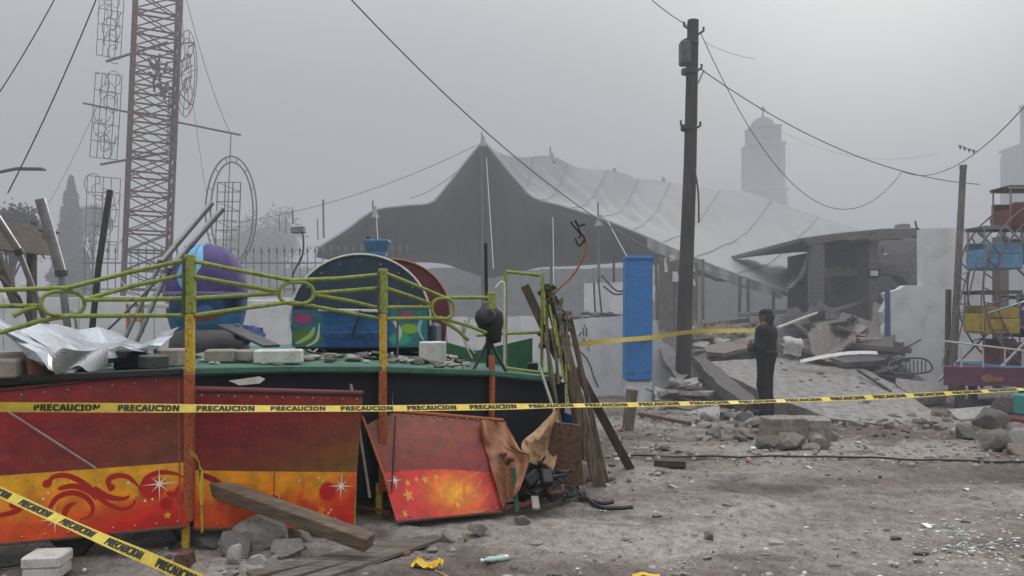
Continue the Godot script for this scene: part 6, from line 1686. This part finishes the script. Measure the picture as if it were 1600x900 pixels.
	for k in 4:
		s = S(); var p := at(856 + (k % 3) * 12, 458 + k * 24, 7.3)
		sheet_flat(s, 4, 4, func(u, v): return p + Vector3((u - 0.5) * 0.15 + 0.03 * sin(v * 9 + k), -(v - 0.5) * 0.17, 0.05 * sin(u * 5 + v * 4 + k))); part(s, "crumpled_scrap", M.concrete_dark if k % 2 else M.olive, cr)
	for k in 15:
		s = S(); var p := at(850 + k * 2.8, 455 + (k * 37) % 90, 7.25); bar(s, p, p + Vector3(rng.randf_range(-0.05, 0.1), -rng.randf_range(0.25, 0.6), 0.02), 0.02, 0.015); part(s, "splinter", M.lime if k % 3 == 0 else M.wood_grey, cr)
	s = S(); tube(s, smooth_line([at(855, 470, 7.3), at(872, 452, 7.3), at(893, 432, 7.3), at(910, 405, 7.3), at(916, 382, 7.3), at(914, 370, 7.3)], 18), 0.012, 6); var br = part(s, "bent_rod", M.torn, cr)
	for e in [[[914, 372], [906, 360], [900, 345]], [[912, 376], [905, 384], [899, 372]], [[908, 366], [896, 352], [892, 346]], [[916, 380], [910, 366], [904, 372]], [[898, 344], [904, 352], [914, 350]]]:
		s = S(); var q := []
		for k in e: q.append(at(k[0], k[1], 7.3))
		tube(s, smooth_line(q, 8), 0.011, 5); part(s, "frayed_wire", M.black, br)

# ------------------------------------------------------------------ person
func nets(s: SurfaceTool, bones: Array, cell: float, K: float, tint: Callable):
	var lo := Vector3.ONE * 1e9; var hi := -lo
	for b in bones:
		var r: float = max(b[2], b[3]) + 3 * cell + 1.5 / K
		for p in [b[0], b[1]]:
			lo = lo.min(p - Vector3.ONE * r); hi = hi.max(p + Vector3.ONE * r)
	var nx := int((hi.x - lo.x) / cell) + 2; var ny := int((hi.y - lo.y) / cell) + 2; var nz := int((hi.z - lo.z) / cell) + 2
	var f := PackedFloat32Array(); f.resize(nx * ny * nz)
	for b in bones:
		var r: float = max(b[2], b[3]) + 3 * cell + 1.5 / K
		var a: Vector3 = b[0]; var ba: Vector3 = b[1] - a; var l2: float = max(ba.length_squared(), 1e-8)
		var i0 := ((a.min(b[1]) - Vector3.ONE * r - lo) / cell).floor(); var i1 := ((a.max(b[1]) + Vector3.ONE * r - lo) / cell).ceil()
		for z in range(max(0, int(i0.z)), min(nz, int(i1.z) + 1)):
			for y in range(max(0, int(i0.y)), min(ny, int(i1.y) + 1)):
				for x in range(max(0, int(i0.x)), min(nx, int(i1.x) + 1)):
					var p := lo + Vector3(x, y, z) * cell - a
					var t := clampf(p.dot(ba) / l2, 0, 1)
					var dist: float = (p - ba * t).length() - lerpf(b[2], b[3], t)
					f[(z * ny + y) * nx + x] += exp(clampf(-dist * K, -30, 12))
	var vid := {}
	var sx := 1; var sy := nx; var sz := nx * ny
	var offs := [0, sx, sy, sx + sy, sz, sx + sz, sy + sz, sx + sy + sz]
	var edges := [[0, 1], [2, 3], [4, 5], [6, 7], [0, 2], [1, 3], [4, 6], [5, 7], [0, 4], [1, 5], [2, 6], [3, 7]]
	for z in nz - 1:
		for y in ny - 1:
			for x in nx - 1:
				var q := z * sz + y * sy + x
				var inside := 0
				for k in 8:
					if f[q + offs[k]] > 1.0: inside += 1
				if inside == 0 or inside == 8: continue
				var acc := Vector3.ZERO; var n := 0
				for e in edges:
					var fa := f[q + offs[e[0]]]; var fb := f[q + offs[e[1]]]
					if (fa > 1.0) == (fb > 1.0): continue
					var la := -log(max(fa, 1e-9)) ; var lb := -log(max(fb, 1e-9))
					var t := la / (la - lb)
					var pa := Vector3(e[0] & 1, (e[0] >> 1) & 1, e[0] >> 2); var pb := Vector3(e[1] & 1, (e[1] >> 1) & 1, e[1] >> 2)
					acc += pa.lerp(pb, t); n += 1
				vid[q] = lo + (Vector3(x, y, z) + acc / n) * cell
	s.set_smooth_group(5)
	for z in range(1, nz - 1):
		for y in range(1, ny - 1):
			for x in range(1, nx - 1):
				var q := z * sz + y * sy + x
				var ins := f[q] > 1.0
				for ax in 3:
					var st: int = [sx, sy, sz][ax]
					if (f[q + st] > 1.0) == ins: continue
					var u: int = [sy, sz, sx][ax]; var v: int = [sz, sx, sy][ax]
					var ids := [q, q - u, q - u - v, q - v]
					var ok := true
					for k in ids:
						if not vid.has(k): ok = false
					if not ok: continue
					var out := Vector3.ZERO; out[ax] = 1.0 if ins else -1.0
					var A: Vector3 = vid[ids[0]]; var B: Vector3 = vid[ids[1]]; var C: Vector3 = vid[ids[2]]; var D: Vector3 = vid[ids[3]]
					var flip := (A - C).cross(A - B).dot(out) < 0
					var order := [A, C, B, A, D, C] if flip else [A, B, C, A, C, D]
					for p in order:
						s.set_color(tint.call(p)); s.add_vertex(p)
	s.set_smooth_group(-1)
func build_person():
	var base := at(1197, 645, 12.45); base.y = gh(base.x, base.z) + 0.01
	var fw := Vector3(-0.76, 0, -0.65); var rt := Vector3(0.65, 0, -0.76)
	var W := func(side: float, y: float, fwd: float) -> Vector3: return rt * side + Vector3(0, y, 0) + fw * fwd
	var t = thing("person", base, "person in dark navy uniform and cap standing with folded arms", "person")
	var navy := Color(0.005, 0.0052, 0.0075); var skin := Color(0.22, 0.12, 0.08); var boot := Color(0.008, 0.008, 0.009)
	var bones := []
	for sd in [-1.0, 1.0]:
		bones.append([W.call(0.085 * sd, 0.90, 0.0), W.call(0.092 * sd, 0.49, 0.02), 0.108, 0.082])
		bones.append([W.call(0.092 * sd, 0.49, 0.02), W.call(0.095 * sd, 0.12, -0.02), 0.082, 0.066])
		bones.append([W.call(0.095 * sd, 0.12, -0.02), W.call(0.098 * sd, 0.05, -0.03), 0.052, 0.048])
		bones.append([W.call(0.098 * sd, 0.05, -0.04), W.call(0.108 * sd, 0.042, 0.15), 0.045, 0.036])
		bones.append([W.call(0.09 * sd, 1.37, -0.01), W.call(0.18 * sd, 1.35, -0.01), 0.095, 0.085])
		bones.append([W.call(0.19 * sd, 1.345, -0.01), W.call(0.245 * sd, 1.09, 0.03), 0.078, 0.066])
		bones.append([W.call(0.245 * sd, 1.09, 0.03), W.call(0.07 * sd, 1.08 + 0.03 * sd, 0.235), 0.062, 0.044])
	bones.append([W.call(0, 0.92, 0.0), W.call(0, 1.06, 0.0), 0.152, 0.148])
	bones.append([W.call(-0.05, 1.06, 0.01), W.call(-0.06, 1.28, 0.0), 0.142, 0.15]); bones.append([W.call(0.05, 1.06, 0.01), W.call(0.06, 1.28, 0.0), 0.142, 0.15])
	bones.append([W.call(0, 1.36, -0.01), W.call(0, 1.50, 0.01), 0.07, 0.055])
	var s := SurfaceTool.new(); s.begin(Mesh.PRIMITIVE_TRIANGLES)
	nets(s, bones, 0.0145, 55.0, func(p): return boot if p.y < 0.13 else (skin if p.y > 1.455 else navy))
	# head with brow, nose, jaw and ears
	var hb := [[W.call(0, 1.58, -0.015), W.call(0, 1.585, 0.02), 0.088, 0.08], [W.call(0, 1.53, 0.02), W.call(0, 1.49, 0.062), 0.06, 0.034], [W.call(0, 1.565, 0.092), W.call(0, 1.54, 0.112), 0.011, 0.014], [W.call(-0.03, 1.585, 0.082), W.call(0.03, 1.585, 0.082), 0.016, 0.016],
		[W.call(-0.018, 1.505, 0.088), W.call(0.018, 1.505, 0.088), 0.009, 0.009], [W.call(0, 1.49, 0), W.call(0, 1.44, 0), 0.052, 0.055]]
	for sd in [-1.0, 1.0]: hb.append([W.call(0.088 * sd, 1.575, -0.005), W.call(0.086 * sd, 1.535, 0.0), 0.016, 0.010])
	var eye_l: Vector3 = W.call(-0.033, 1.568, 0.092); var eye_r: Vector3 = W.call(0.033, 1.568, 0.092); var mouth: Vector3 = W.call(0, 1.506, 0.098)
	nets(s, hb, 0.006, 120.0, func(p):
		if p.distance_to(eye_l) < 0.012 or p.distance_to(eye_r) < 0.012: return Color(0.02, 0.015, 0.012)
		if p.distance_to(mouth) < 0.012: return Color(0.2, 0.08, 0.07)
		return skin)
	# hands laid on the opposite forearm, fingers curled round it
	for sd in [-1.0, 1.0]:
		var y0: float = 1.08 + 0.03 * sd
		var fb := [[W.call(0.07 * sd, y0, 0.235), W.call(-0.005 * sd, y0 + 0.01, 0.255), 0.036, 0.030], [W.call(0.0, y0 + 0.02, 0.255), W.call(-0.03 * sd, y0 + 0.015, 0.26), 0.026, 0.024]]
		for k in 4:
			var yy := y0 + 0.032 - k * 0.02; var ln: float = [0.036, 0.042, 0.038, 0.030][k]
			var a: Vector3 = W.call(-0.035 * sd, yy, 0.268); var b: Vector3 = W.call((-0.035 - ln) * sd, yy - 0.004, 0.268); var c: Vector3 = W.call((-0.045 - ln) * sd, yy - 0.008, 0.242); var e: Vector3 = W.call((-0.036 - ln) * sd, yy - 0.01, 0.225)
			fb.append([a, b, 0.0095, 0.009]); fb.append([b, c, 0.009, 0.0085]); fb.append([c, e, 0.0085, 0.007])
		fb.append([W.call(0.02 * sd, y0 + 0.03, 0.25), W.call(-0.012 * sd, y0 + 0.062, 0.258), 0.012, 0.0105]); fb.append([W.call(-0.012 * sd, y0 + 0.062, 0.258), W.call(-0.04 * sd, y0 + 0.066, 0.25), 0.0105, 0.0085])
		nets(s, fb, 0.0055, 170.0, func(_p): return skin)
	s.generate_normals()
	var skinmat := StandardMaterial3D.new(); skinmat.vertex_color_use_as_albedo = true; skinmat.roughness = 0.85; skinmat.cull_mode = BaseMaterial3D.CULL_DISABLED
	var o := MeshInstance3D.new(); o.name = "body"; o.mesh = s.commit(); o.material_override = skinmat; t.add_child(o)
	var cloth := mat(navy, 0.9, T.dirty, 3.0)
	var local := Transform3D(Basis(rt, Vector3.UP, -fw), base)
	# cap with brim
	s = S(); lathe(s, [Vector2(0.103, 1.60), Vector2(0.108, 1.625), Vector2(0.1, 1.66), Vector2(0.07, 1.685), Vector2(0.0, 1.692)], local, 20); var cap = part(s, "cap", cloth, t)
	s = S(); sheet(s, 10, 5, func(u, v):
		var a: float = (u - 0.5) * 2.0; var r: float = 0.102 + v * 0.11 * cos(a * 0.9)
		return local * Vector3(sin(a) * r, 1.607 - 0.02 * v - 0.012 * a * a, -cos(a) * r)); part(s, "brim", cloth, cap)
	# hair gathered down the neck
	s = S(); lathe(s, [Vector2(0.0, 1.62), Vector2(0.098, 1.61), Vector2(0.1, 1.56), Vector2(0.092, 1.5), Vector2(0.085, 1.44), Vector2(0.05, 1.41), Vector2(0, 1.41)], Transform3D(local.basis, base + fw * -0.024), 16, PI * 0.0, PI); part(s, "hair", mat(Color(0.012, 0.01, 0.009), 0.7), t)
	s = S(); lathe(s, [Vector2(0.160, 0.985), Vector2(0.172, 0.99), Vector2(0.172, 1.03), Vector2(0.160, 1.035)], Transform3D(Basis(rt * 1.05, Vector3.UP, -fw * 0.98), base), 22); part(s, "belt", M.black, t)
	s = S(); for e in [[0.13, 0.08], [-0.02, -0.16], [0.15, -0.06]]: box(s, local * Transform3D(Basis(Vector3.UP, e[0]), Vector3(e[0], 0.985, -e[1])), Vector3(0.07, 0.1, 0.06), 0.012)
	part(s, "belt_pouch", M.black, t)
	s = S(); box(s, local * Transform3D(Basis(Vector3.UP, 1.35), Vector3(-0.262, 1.28, 0.01)), Vector3(0.05, 0.055, 0.012), 0.004); part(s, "sleeve_patch", mat(Color(0.3, 0.3, 0.3), 0.8), t)

# ------------------------------------------------------------------ timber, blocks and chunks in the foreground
func build_front_rubble():
	var s := S()
	s = S(); bar(s, at(312, 752, 5.55), at(578, 848, 5.15), 0.12, 0.10, 0.008, Vector3.UP, 0.12); solo(s, "timber_beam", M.wood, "heavy brown timber beam lying across the rubble before the middle panel", "timber")
	for e in [[0.0, "outer"], [0.125, "middle"], [0.255, "inner"]]:
		var a := on_ground(690, 832) + Vector3(-0.02 - e[0] * 0.8, 0.015, e[0] * 0.35); var b := on_ground(470, 905) + Vector3(-e[0] * 1.4, 0.015, -e[0] * 0.55)
		s = S(); bar(s, a, b, 0.115, 0.03, 0.005); solo(s, "grey_plank", M.wood_grey, "weathered grey plank, %s of the three lying flat at the bottom" % e[1], "plank", "three planks lying flat")
	# white hollow block at the lower left
	var bb := on_ground(74, 896)
	var t = thing("white_block", bb, "white masonry block on the ground at the lower left corner", "block")
	s = S(); box(s, Transform3D(Basis(Vector3.UP, 0.12), bb + Vector3(0, 0.10, 0)), Vector3(0.225, 0.075, 0.2), 0.012); part(s, "upper_half", M.white_paint, t)
	s = S(); box(s, Transform3D(Basis(Vector3.UP, 0.12), bb + Vector3(0, 0.028, 0)), Vector3(0.21, 0.07, 0.19), 0.01); part(s, "lower_half", M.white_paint, t)
	s = S(); tube(s, smooth_line([on_ground(-30, 890) + Vector3(0, 0.02, 0), on_ground(10, 884) + Vector3(0, 0.02, 0), on_ground(50, 876) + Vector3(0, 0.02, 0)], 8), 0.012, 6); solo(s, "ground_wire", M.black, "black cord on the ground left of the white block", "cord")
	var big := [[350, 800, 5.75, 0.30, 0.2, "concrete", "large grey stone under the upper end of the timber beam"], [408, 842, 5.5, 0.42, 0.22, "concrete", "biggest grey chunk below the middle of the timber beam"], [372, 862, 5.35, 0.26, 0.16, "concrete_dark", "dark grey chunk left of the biggest one below the beam"], [452, 858, 5.3, 0.22, 0.13, "concrete", "grey chunk at the right of the pile below the beam"], [365, 878, 5.1, 0.12, 0.14, "concrete_pale", "pale squared fragment at the front of the pile below the beam"],
		[402, 878, 5.1, 0.12, 0.09, "concrete_pale", "pale rounded fragment at the front of the pile below the beam"], [425, 872, 5.1, 0.1, 0.08, "concrete", "small grey fragment among the front of the pile below the beam"], [318, 838, 5.5, 0.2, 0.12, "concrete_dark", "flat dark stone beside the hanging tape strip"], [265, 836, 5.7, 0.24, 0.14, "concrete", "grey squared stone behind the first railing post's foot"], [300, 845, 5.6, 0.2, 0.1, "concrete", "low grey stone right of the first railing post's foot"],
		[472, 836, 5.6, 0.14, 0.1, "concrete_warm", "small warm stone under the timber beam's lower half"], [432, 815, 5.9, 0.2, 0.12, "concrete_dark", "dark stone behind the timber beam"]]
	var i := 0
	for e in big:
		var p := at(e[0], e[1], e[2]); p.y = gh(p.x, p.z)
		placed(rocks[10 + i % 4], "foreground_chunk", M[e[5]], Transform3D(Basis.from_euler(Vector3(0.05, i * 0.9, 0.1)).scaled(Vector3(e[3] * 1.05, e[4] * 1.5, e[3] * 0.9)), p - Vector3(0, 0.02, 0)), e[6], "chunk", "chunks below the timber beam"); i += 1
	s = S(); prism(s, PackedVector2Array([Vector2(-0.05, 0), Vector2(0.06, 0), Vector2(0.05, 0.09), Vector2(-0.04, 0.08)]), 0.1, plain(on_ground(287, 880))); solo(s, "rusty_wedge", M.rust_brown, "small rusty wedge at the foot of the first railing post", "wedge")
	# single stones on the open ground
	var mats := ["concrete", "concrete_dark", "concrete_warm", "concrete_pale"]
	for e in [[750, 825, 0.13, 0, "yellowish grey stone near the right panel's foot"], [815, 812, 0.1, 1, "grey stone below the tangled metal"], [700, 838, 0.09, 2, "stone at the right end of the planks"], [1108, 830, 0.09, 1, "dark stone on the open ground below the person"], [1045, 716, 0.01, 1, ""]]:
		if e[4] == "": continue
		var p := on_ground(e[0], e[1]); placed(rocks[10 + e[3]], "loose_stone", M[mats[e[3]]], Transform3D(Basis(Vector3.UP, e[0]).scaled(Vector3(e[2] * 1.2, e[2], e[2])), p), e[4], "stone", "single stones on the ground")
	for k in 120:
		var y := 700.0 + pow(rng.randf(), 0.8) * 195.0; var x := rng.randf_range(620, 1590)
		if x < 800 and y < 800: x += 320
		var p := on_ground(x, y); var r := rng.randf_range(0.02, 0.062)
		var mk: String = mats[rng.randi() % 4]
		placed(rocks[rng.randi() % 10], "ground_fragment", M[mk], Transform3D(Basis.from_euler(Vector3(rng.randf_range(-0.3, 0.3), rng.randf() * TAU, 0)).scaled(Vector3(r * rng.randf_range(1.0, 2.0), r * 0.75, r)), p - Vector3(0, r * 0.15, 0)), size_of(r, 0.03, 0.048) + " " + tone_of(mk) + " stone on the ground " + ("just below the long cable" if y < 765 else ("low in the picture" if y > 830 else "halfway below the cable")) + (", left of the person" if x < 1000 else (", about below the person" if x < 1300 else ", far right")), "fragment", "stone fragments on the open ground")
	for k in 40:
		var p := on_ground(rng.randf_range(860, 1060), rng.randf_range(670, 760)); var r := rng.randf_range(0.03, 0.11)
		var mk: String = mats[rng.randi() % 4]
		placed(rocks[rng.randi() % 14], "beam_foot_fragment", M[mk], Transform3D(Basis(Vector3.UP, rng.randf() * TAU).scaled(Vector3(r * 1.4, r * 0.8, r)), p - Vector3(0, r * 0.1, 0)), size_of(r, 0.055, 0.085) + " " + tone_of(mk) + " fragment strewn round the feet of the leaning timbers", "fragment", "fragments round the timbers")
	for k in 36:
		var p := on_ground(rng.randf_range(230, 480), rng.randf_range(840, 890)); var r := rng.randf_range(0.02, 0.07)
		var mk: String = mats[rng.randi() % 4]
		placed(rocks[rng.randi() % 10], "pile_fragment", M[mk], Transform3D(Basis(Vector3.UP, rng.randf() * TAU).scaled(Vector3(r * 1.4, r * 0.8, r)), p - Vector3(0, r * 0.1, 0)), size_of(r, 0.035, 0.055) + " " + tone_of(mk) + " fragment lying round the chunks below the timber beam", "fragment", "fragments below the timber beam")
	# cable across the ground and wooden block on it
	s = S(); var q := []
	for k in 40:
		var x := 985.0 + k * 17; var p := on_ground(x, 713 + 9.0 * k / 40.0); q.append(p + Vector3(0, 0.03, 0))
	tube(s, q, 0.013, 6); solo(s, "ground_cable", M.wire, "dark cable running straight across the ground to the right edge", "cable")
	s = S(); box(s, Transform3D(Basis(Vector3.UP, -0.25), on_ground(1047, 724) + Vector3(0, 0.035, 0)), Vector3(0.33, 0.07, 0.1), 0.008); solo(s, "wood_offcut", M.wood_dark, "short dark timber offcut lying on the ground cable", "timber")
	s = S(); bar(s, on_ground(1000, 652) + Vector3(0, 0.05, 0), on_ground(1078, 668) + Vector3(0, 0.05, 0), 0.06, 0.05, 0.005); solo(s, "reddish_bar", M.rust_brown, "reddish bar lying behind the thin flat slab", "bar")

# ------------------------------------------------------------------ caution tapes
var _font: FontVariation
func ribbon(t, pts: Array, width: float, twist: Callable, n: int, called := "strip"):
	var s := S(); s.set_smooth_group(1)
	var rows := []
	for i in n + 1:
		var u := float(i) / n
		var p := smooth_along(pts, u); var q := (smooth_along(pts, min(1.0, u + 0.004)) - smooth_along(pts, max(0.0, u - 0.004))).normalized()
		var B := basis_along(q)
		var w: Vector3 = (Basis(B.x, twist.call(u)) * B).y
		rows.append([p + w * width / 2, p - w * width / 2])
	for i in n: face(s, [rows[i][0], rows[i + 1][0], rows[i + 1][1], rows[i][1]], Vector3.BACK)
	return part(s, called, M.tape, t)
func words(t, pts: Array, width: float, twist: Callable, period: float, first: float, word_len: float, until := 1.0):
	var tm := TextMesh.new(); tm.text = "PRECAUCION"
	if _font == null:
		var sf := SystemFont.new(); sf.font_names = PackedStringArray(["Droid Sans"]); sf.font_weight = 700
		_font = FontVariation.new(); _font.base_font = sf; _font.variation_embolden = 0.0
	tm.font = _font; tm.font_size = 32; tm.pixel_size = 0.01; tm.depth = 0.02; tm.curve_step = 2.0
	var heavy := SurfaceTool.new()                                    # the letters laid over themselves a little to each side, for heavy print
	for q in [[-0.011, 0.006, 0.0], [0.011, 0.006, 0.002], [-0.011, -0.006, 0.004], [0.011, -0.006, 0.006]]: heavy.append_from(tm, 0, plain(Vector3(q[0], q[1], q[2])))
	var print_mesh := heavy.commit()
	var bx := print_mesh.get_aabb()
	var length := 0.0; var acc := [0.0]
	for i in 400:
		length += (smooth_along(pts, (i + 1) / 400.0) - smooth_along(pts, i / 400.0)).length(); acc.append(length)
	var pos := first
	while pos + word_len / 2 < length * until:
		var i := 0
		while acc[i + 1] < pos: i += 1
		var u: float = (i + (pos - acc[i]) / (acc[i + 1] - acc[i])) / 400.0
		var p := smooth_along(pts, u); var q := (smooth_along(pts, min(1.0, u + 0.01)) - smooth_along(pts, max(0.0, u - 0.01))).normalized()
		var B := basis_along(q); B = Basis(B.x, twist.call(u)) * B
		var sx := word_len / bx.size.x; var sy := width * 0.66 / bx.size.y
		var o := MeshInstance3D.new(); o.name = "lettering"; o.mesh = print_mesh; o.material_override = M.ink
		t.add_child(o, true)
		var Bs := Basis(B.x * sx, B.y * sy, B.z * 0.1)
		o.basis = Bs; o.position = p + B.z * 0.003 - Bs * (bx.get_center()) - world_of(t)
		pos += period
func build_tapes():
	var pts := []
	for e in [[-60, 635, 4.88], [0, 636, 5.0], [150, 637, 5.22], [300, 638, 5.4], [450, 638.5, 5.62], [600, 638, 5.83], [750, 636, 6.08], [870, 634, 6.3], [1000, 632, 6.55], [1200, 627, 6.96], [1400, 619, 7.42], [1600, 608, 8.0], [1680, 604, 8.25]]: pts.append(at(e[0], e[1], e[2] * 0.972))
	var tw := func(u: float) -> float: return 0.1 * sin(u * 17) - 0.95 * smoothstep(0.08, 0.40, u) - 0.18 * smoothstep(0.5, 0.8, u) + 0.12 * sin(u * 40) * smoothstep(0.3, 0.7, u)
	var t = thing("caution_tape", at(300, 638, 5.4), "yellow caution tape stretched across the whole picture before the painted panels", "tape")
	ribbon(t, pts, 0.062, tw, 180)
	words(t, pts, 0.062, tw, 0.475, 0.56, 0.37)
	var p2 := []
	for e in [[-40, 752, 4.6], [0, 769, 4.4], [80, 806, 4.05], [160, 842, 3.72], [240, 876, 3.42], [320, 912, 3.15]]: p2.append(at(e[0], e[1], e[2]))
	var tw2 := func(u: float) -> float: return -1.05 + 0.25 * smoothstep(0.25, 0.6, u) + 0.3 * sin(u * 9)
	t = thing("caution_tape", at(160, 842, 3.72), "twisted yellow caution tape slanting down over the lower left corner", "tape")
	ribbon(t, p2, 0.055, tw2, 70)
	words(t, p2, 0.055, tw2, 0.47, 0.3, 0.34)
	var p3 := []
	for e in [[872, 543, 13.0], [900, 538, 13.2], [960, 532, 13.6], [1020, 527, 14.0], [1074, 519, 14.28], [1120, 517, 14.8], [1180, 516, 15.4]]: p3.append(at(e[0], e[1], e[2]))
	t = thing("caution_tape", at(980, 530, 13.7), "slack yellow tape tied to the utility pole and passing the blue pillar", "tape")
	ribbon(t, p3, 0.085, func(u): return 0.4 * sin(u * 12), 40)
	var p4 := []
	for e in [[296, 706, 5.36], [308, 716, 5.32], [313, 735, 5.3], [315, 780, 5.3], [316, 832, 5.3]]: p4.append(at(e[0], e[1], e[2]))
	t = thing("caution_tape", at(315, 832, 5.3), "torn end of yellow tape hanging straight down from the first railing post", "tape")
	ribbon(t, p4, 0.05, func(u): return 0.25 * sin(u * 5) + 0.2, 30)
	words(t, p4, 0.05, func(u): return 0.25 * sin(u * 5) + 0.2, 0.4, 0.32, 0.3)

# ------------------------------------------------------------------ litter
func build_litter():
	var cn := FastNoiseLite.new(); cn.seed = 46; cn.frequency = 1.0
	var s := S(); var p := on_ground(668, 880)
	sheet_flat(s, 12, 8, func(u, v): return p + Vector3((u - 0.5) * 0.2, 0.025 + 0.05 * absf(cn.get_noise_2d(u * 6, v * 6)) + 0.015 * sin(u * 9), (v - 0.5) * 0.12))
	solo(s, "yellow_bag", M.plastic_yellow, "crumpled bright yellow plastic scrap on the ground at the bottom", "plastic")
	s = S(); var q := []
	for k in 10: q.append(on_ground(680 + k * 5, 884 + k * 2.4) + Vector3(0, 0.012, 0.005 * sin(k * 2)))
	tube(s, q, 0.008, 5); solo(s, "trailing_string", M.torn_tan, "thin brownish cord trailing from the yellow plastic scrap", "cord")
	p = on_ground(775, 868)
	var t = thing("crushed_bottle", p, "crushed pale green plastic bottle on the ground", "bottle")
	var B := Basis(Vector3.UP, 0.5) * Basis(Vector3.BACK, PI / 2 - 0.05)
	s = S(); lathe(s, [Vector2(0, -0.09), Vector2(0.03, -0.088), Vector2(0.032, -0.03), Vector2(0.024, 0.0), Vector2(0.031, 0.04), Vector2(0.012, 0.085), Vector2(0.011, 0.1)], Transform3D(B * Basis().scaled(Vector3(0.7, 1, 1)), p + Vector3(0, 0.028, 0)), 12); part(s, "bottle_body", M.plastic_green, t)
	s = S(); lathe(s, [Vector2(0.013, 0.098), Vector2(0.013, 0.112), Vector2(0, 0.112)], Transform3D(B, p + Vector3(0, 0.028, 0)), 10); part(s, "bottle_cap", M.plastic_white, t)
	for e in [[1010, 890, 0.17, 0.06, "plastic_yellow", "yellow green wrapper lying at the bottom middle"], [944, 787, 0.1, 0.05, "plastic_white", "white paper scrap right of the black hoses"], [1178, 700, 0.09, 0.06, "plastic_white", "white scrap just below the stone blocks"], [1290, 700, 0.1, 0.05, "black", "black rubber scrap before the huge slab"], [1265, 729, 0.06, 0.04, "plastic_white", "white scrap beside the ground cable"], [1509, 762, 0.07, 0.04, "plastic_white", "white scrap on the ground at the right"], [1525, 772, 0.1, 0.03, "black", "black scrap just right of the white one at the right"], [1375, 742, 0.08, 0.03, "black", "dark rubber scrap on the open ground right of the middle"], [1448, 814, 0.09, 0.05, "plastic_white", "pale card scrap at the left end of the glass splinters"], [1262, 815, 0.05, 0.04, "plastic_white", "tiny white scrap on the ground left of the glass splinters"]]:
		s = S(); var c := on_ground(e[0], e[1])
		sheet_flat(s, 6, 4, func(u, v): return c + Basis(Vector3.UP, e[0] * 0.7) * Vector3((u - 0.5) * e[2], 0.012 + 0.02 * absf(cn.get_noise_2d(u * 5 + e[0], v * 5)) + 0.008 * sin(u * 6 + e[1]), (v - 0.5) * e[3]))
		solo(s, "litter_scrap", M[e[4]], e[5], "litter", "scraps of litter")
	# splinters of glass and plaster
	var mm := MultiMesh.new(); mm.transform_format = MultiMesh.TRANSFORM_3D; mm.use_colors = true
	mm.mesh = rock_mesh(301, 0, 5)
	var list := []
	for k in 420:
		var x := 1525 + rng.randfn() * 60; var y := 838 + rng.randfn() * 24 + (x - 1525) * 0.12
		if y < 720 or y > 896: continue
		list.append(on_ground(x, y))
	for k in 160: list.append(on_ground(rng.randf_range(900, 1600), rng.randf_range(700, 890)))
	mm.instance_count = list.size()
	for k in list.size():
		var r := 0.006 + 0.016 * pow(rng.randf(), 3.0)
		mm.set_instance_transform(k, Transform3D(Basis.from_euler(Vector3(rng.randf(), rng.randf() * TAU, rng.randf())).scaled(Vector3(r * 2.2, r * 0.7, r * 1.3)), list[k]))
		mm.set_instance_color(k, Color(0.62, 0.68, 0.66) if rng.randf() < 0.5 else Color(0.42, 0.5, 0.47))
	var o := MultiMeshInstance3D.new(); o.name = numbered("glass_splinters"); o.multimesh = mm; o.material_override = M.pebble
	add_child(o); tag(o, "pale glass and plaster splinters sprinkled on the ground at the right", "splinters", "", "stuff")
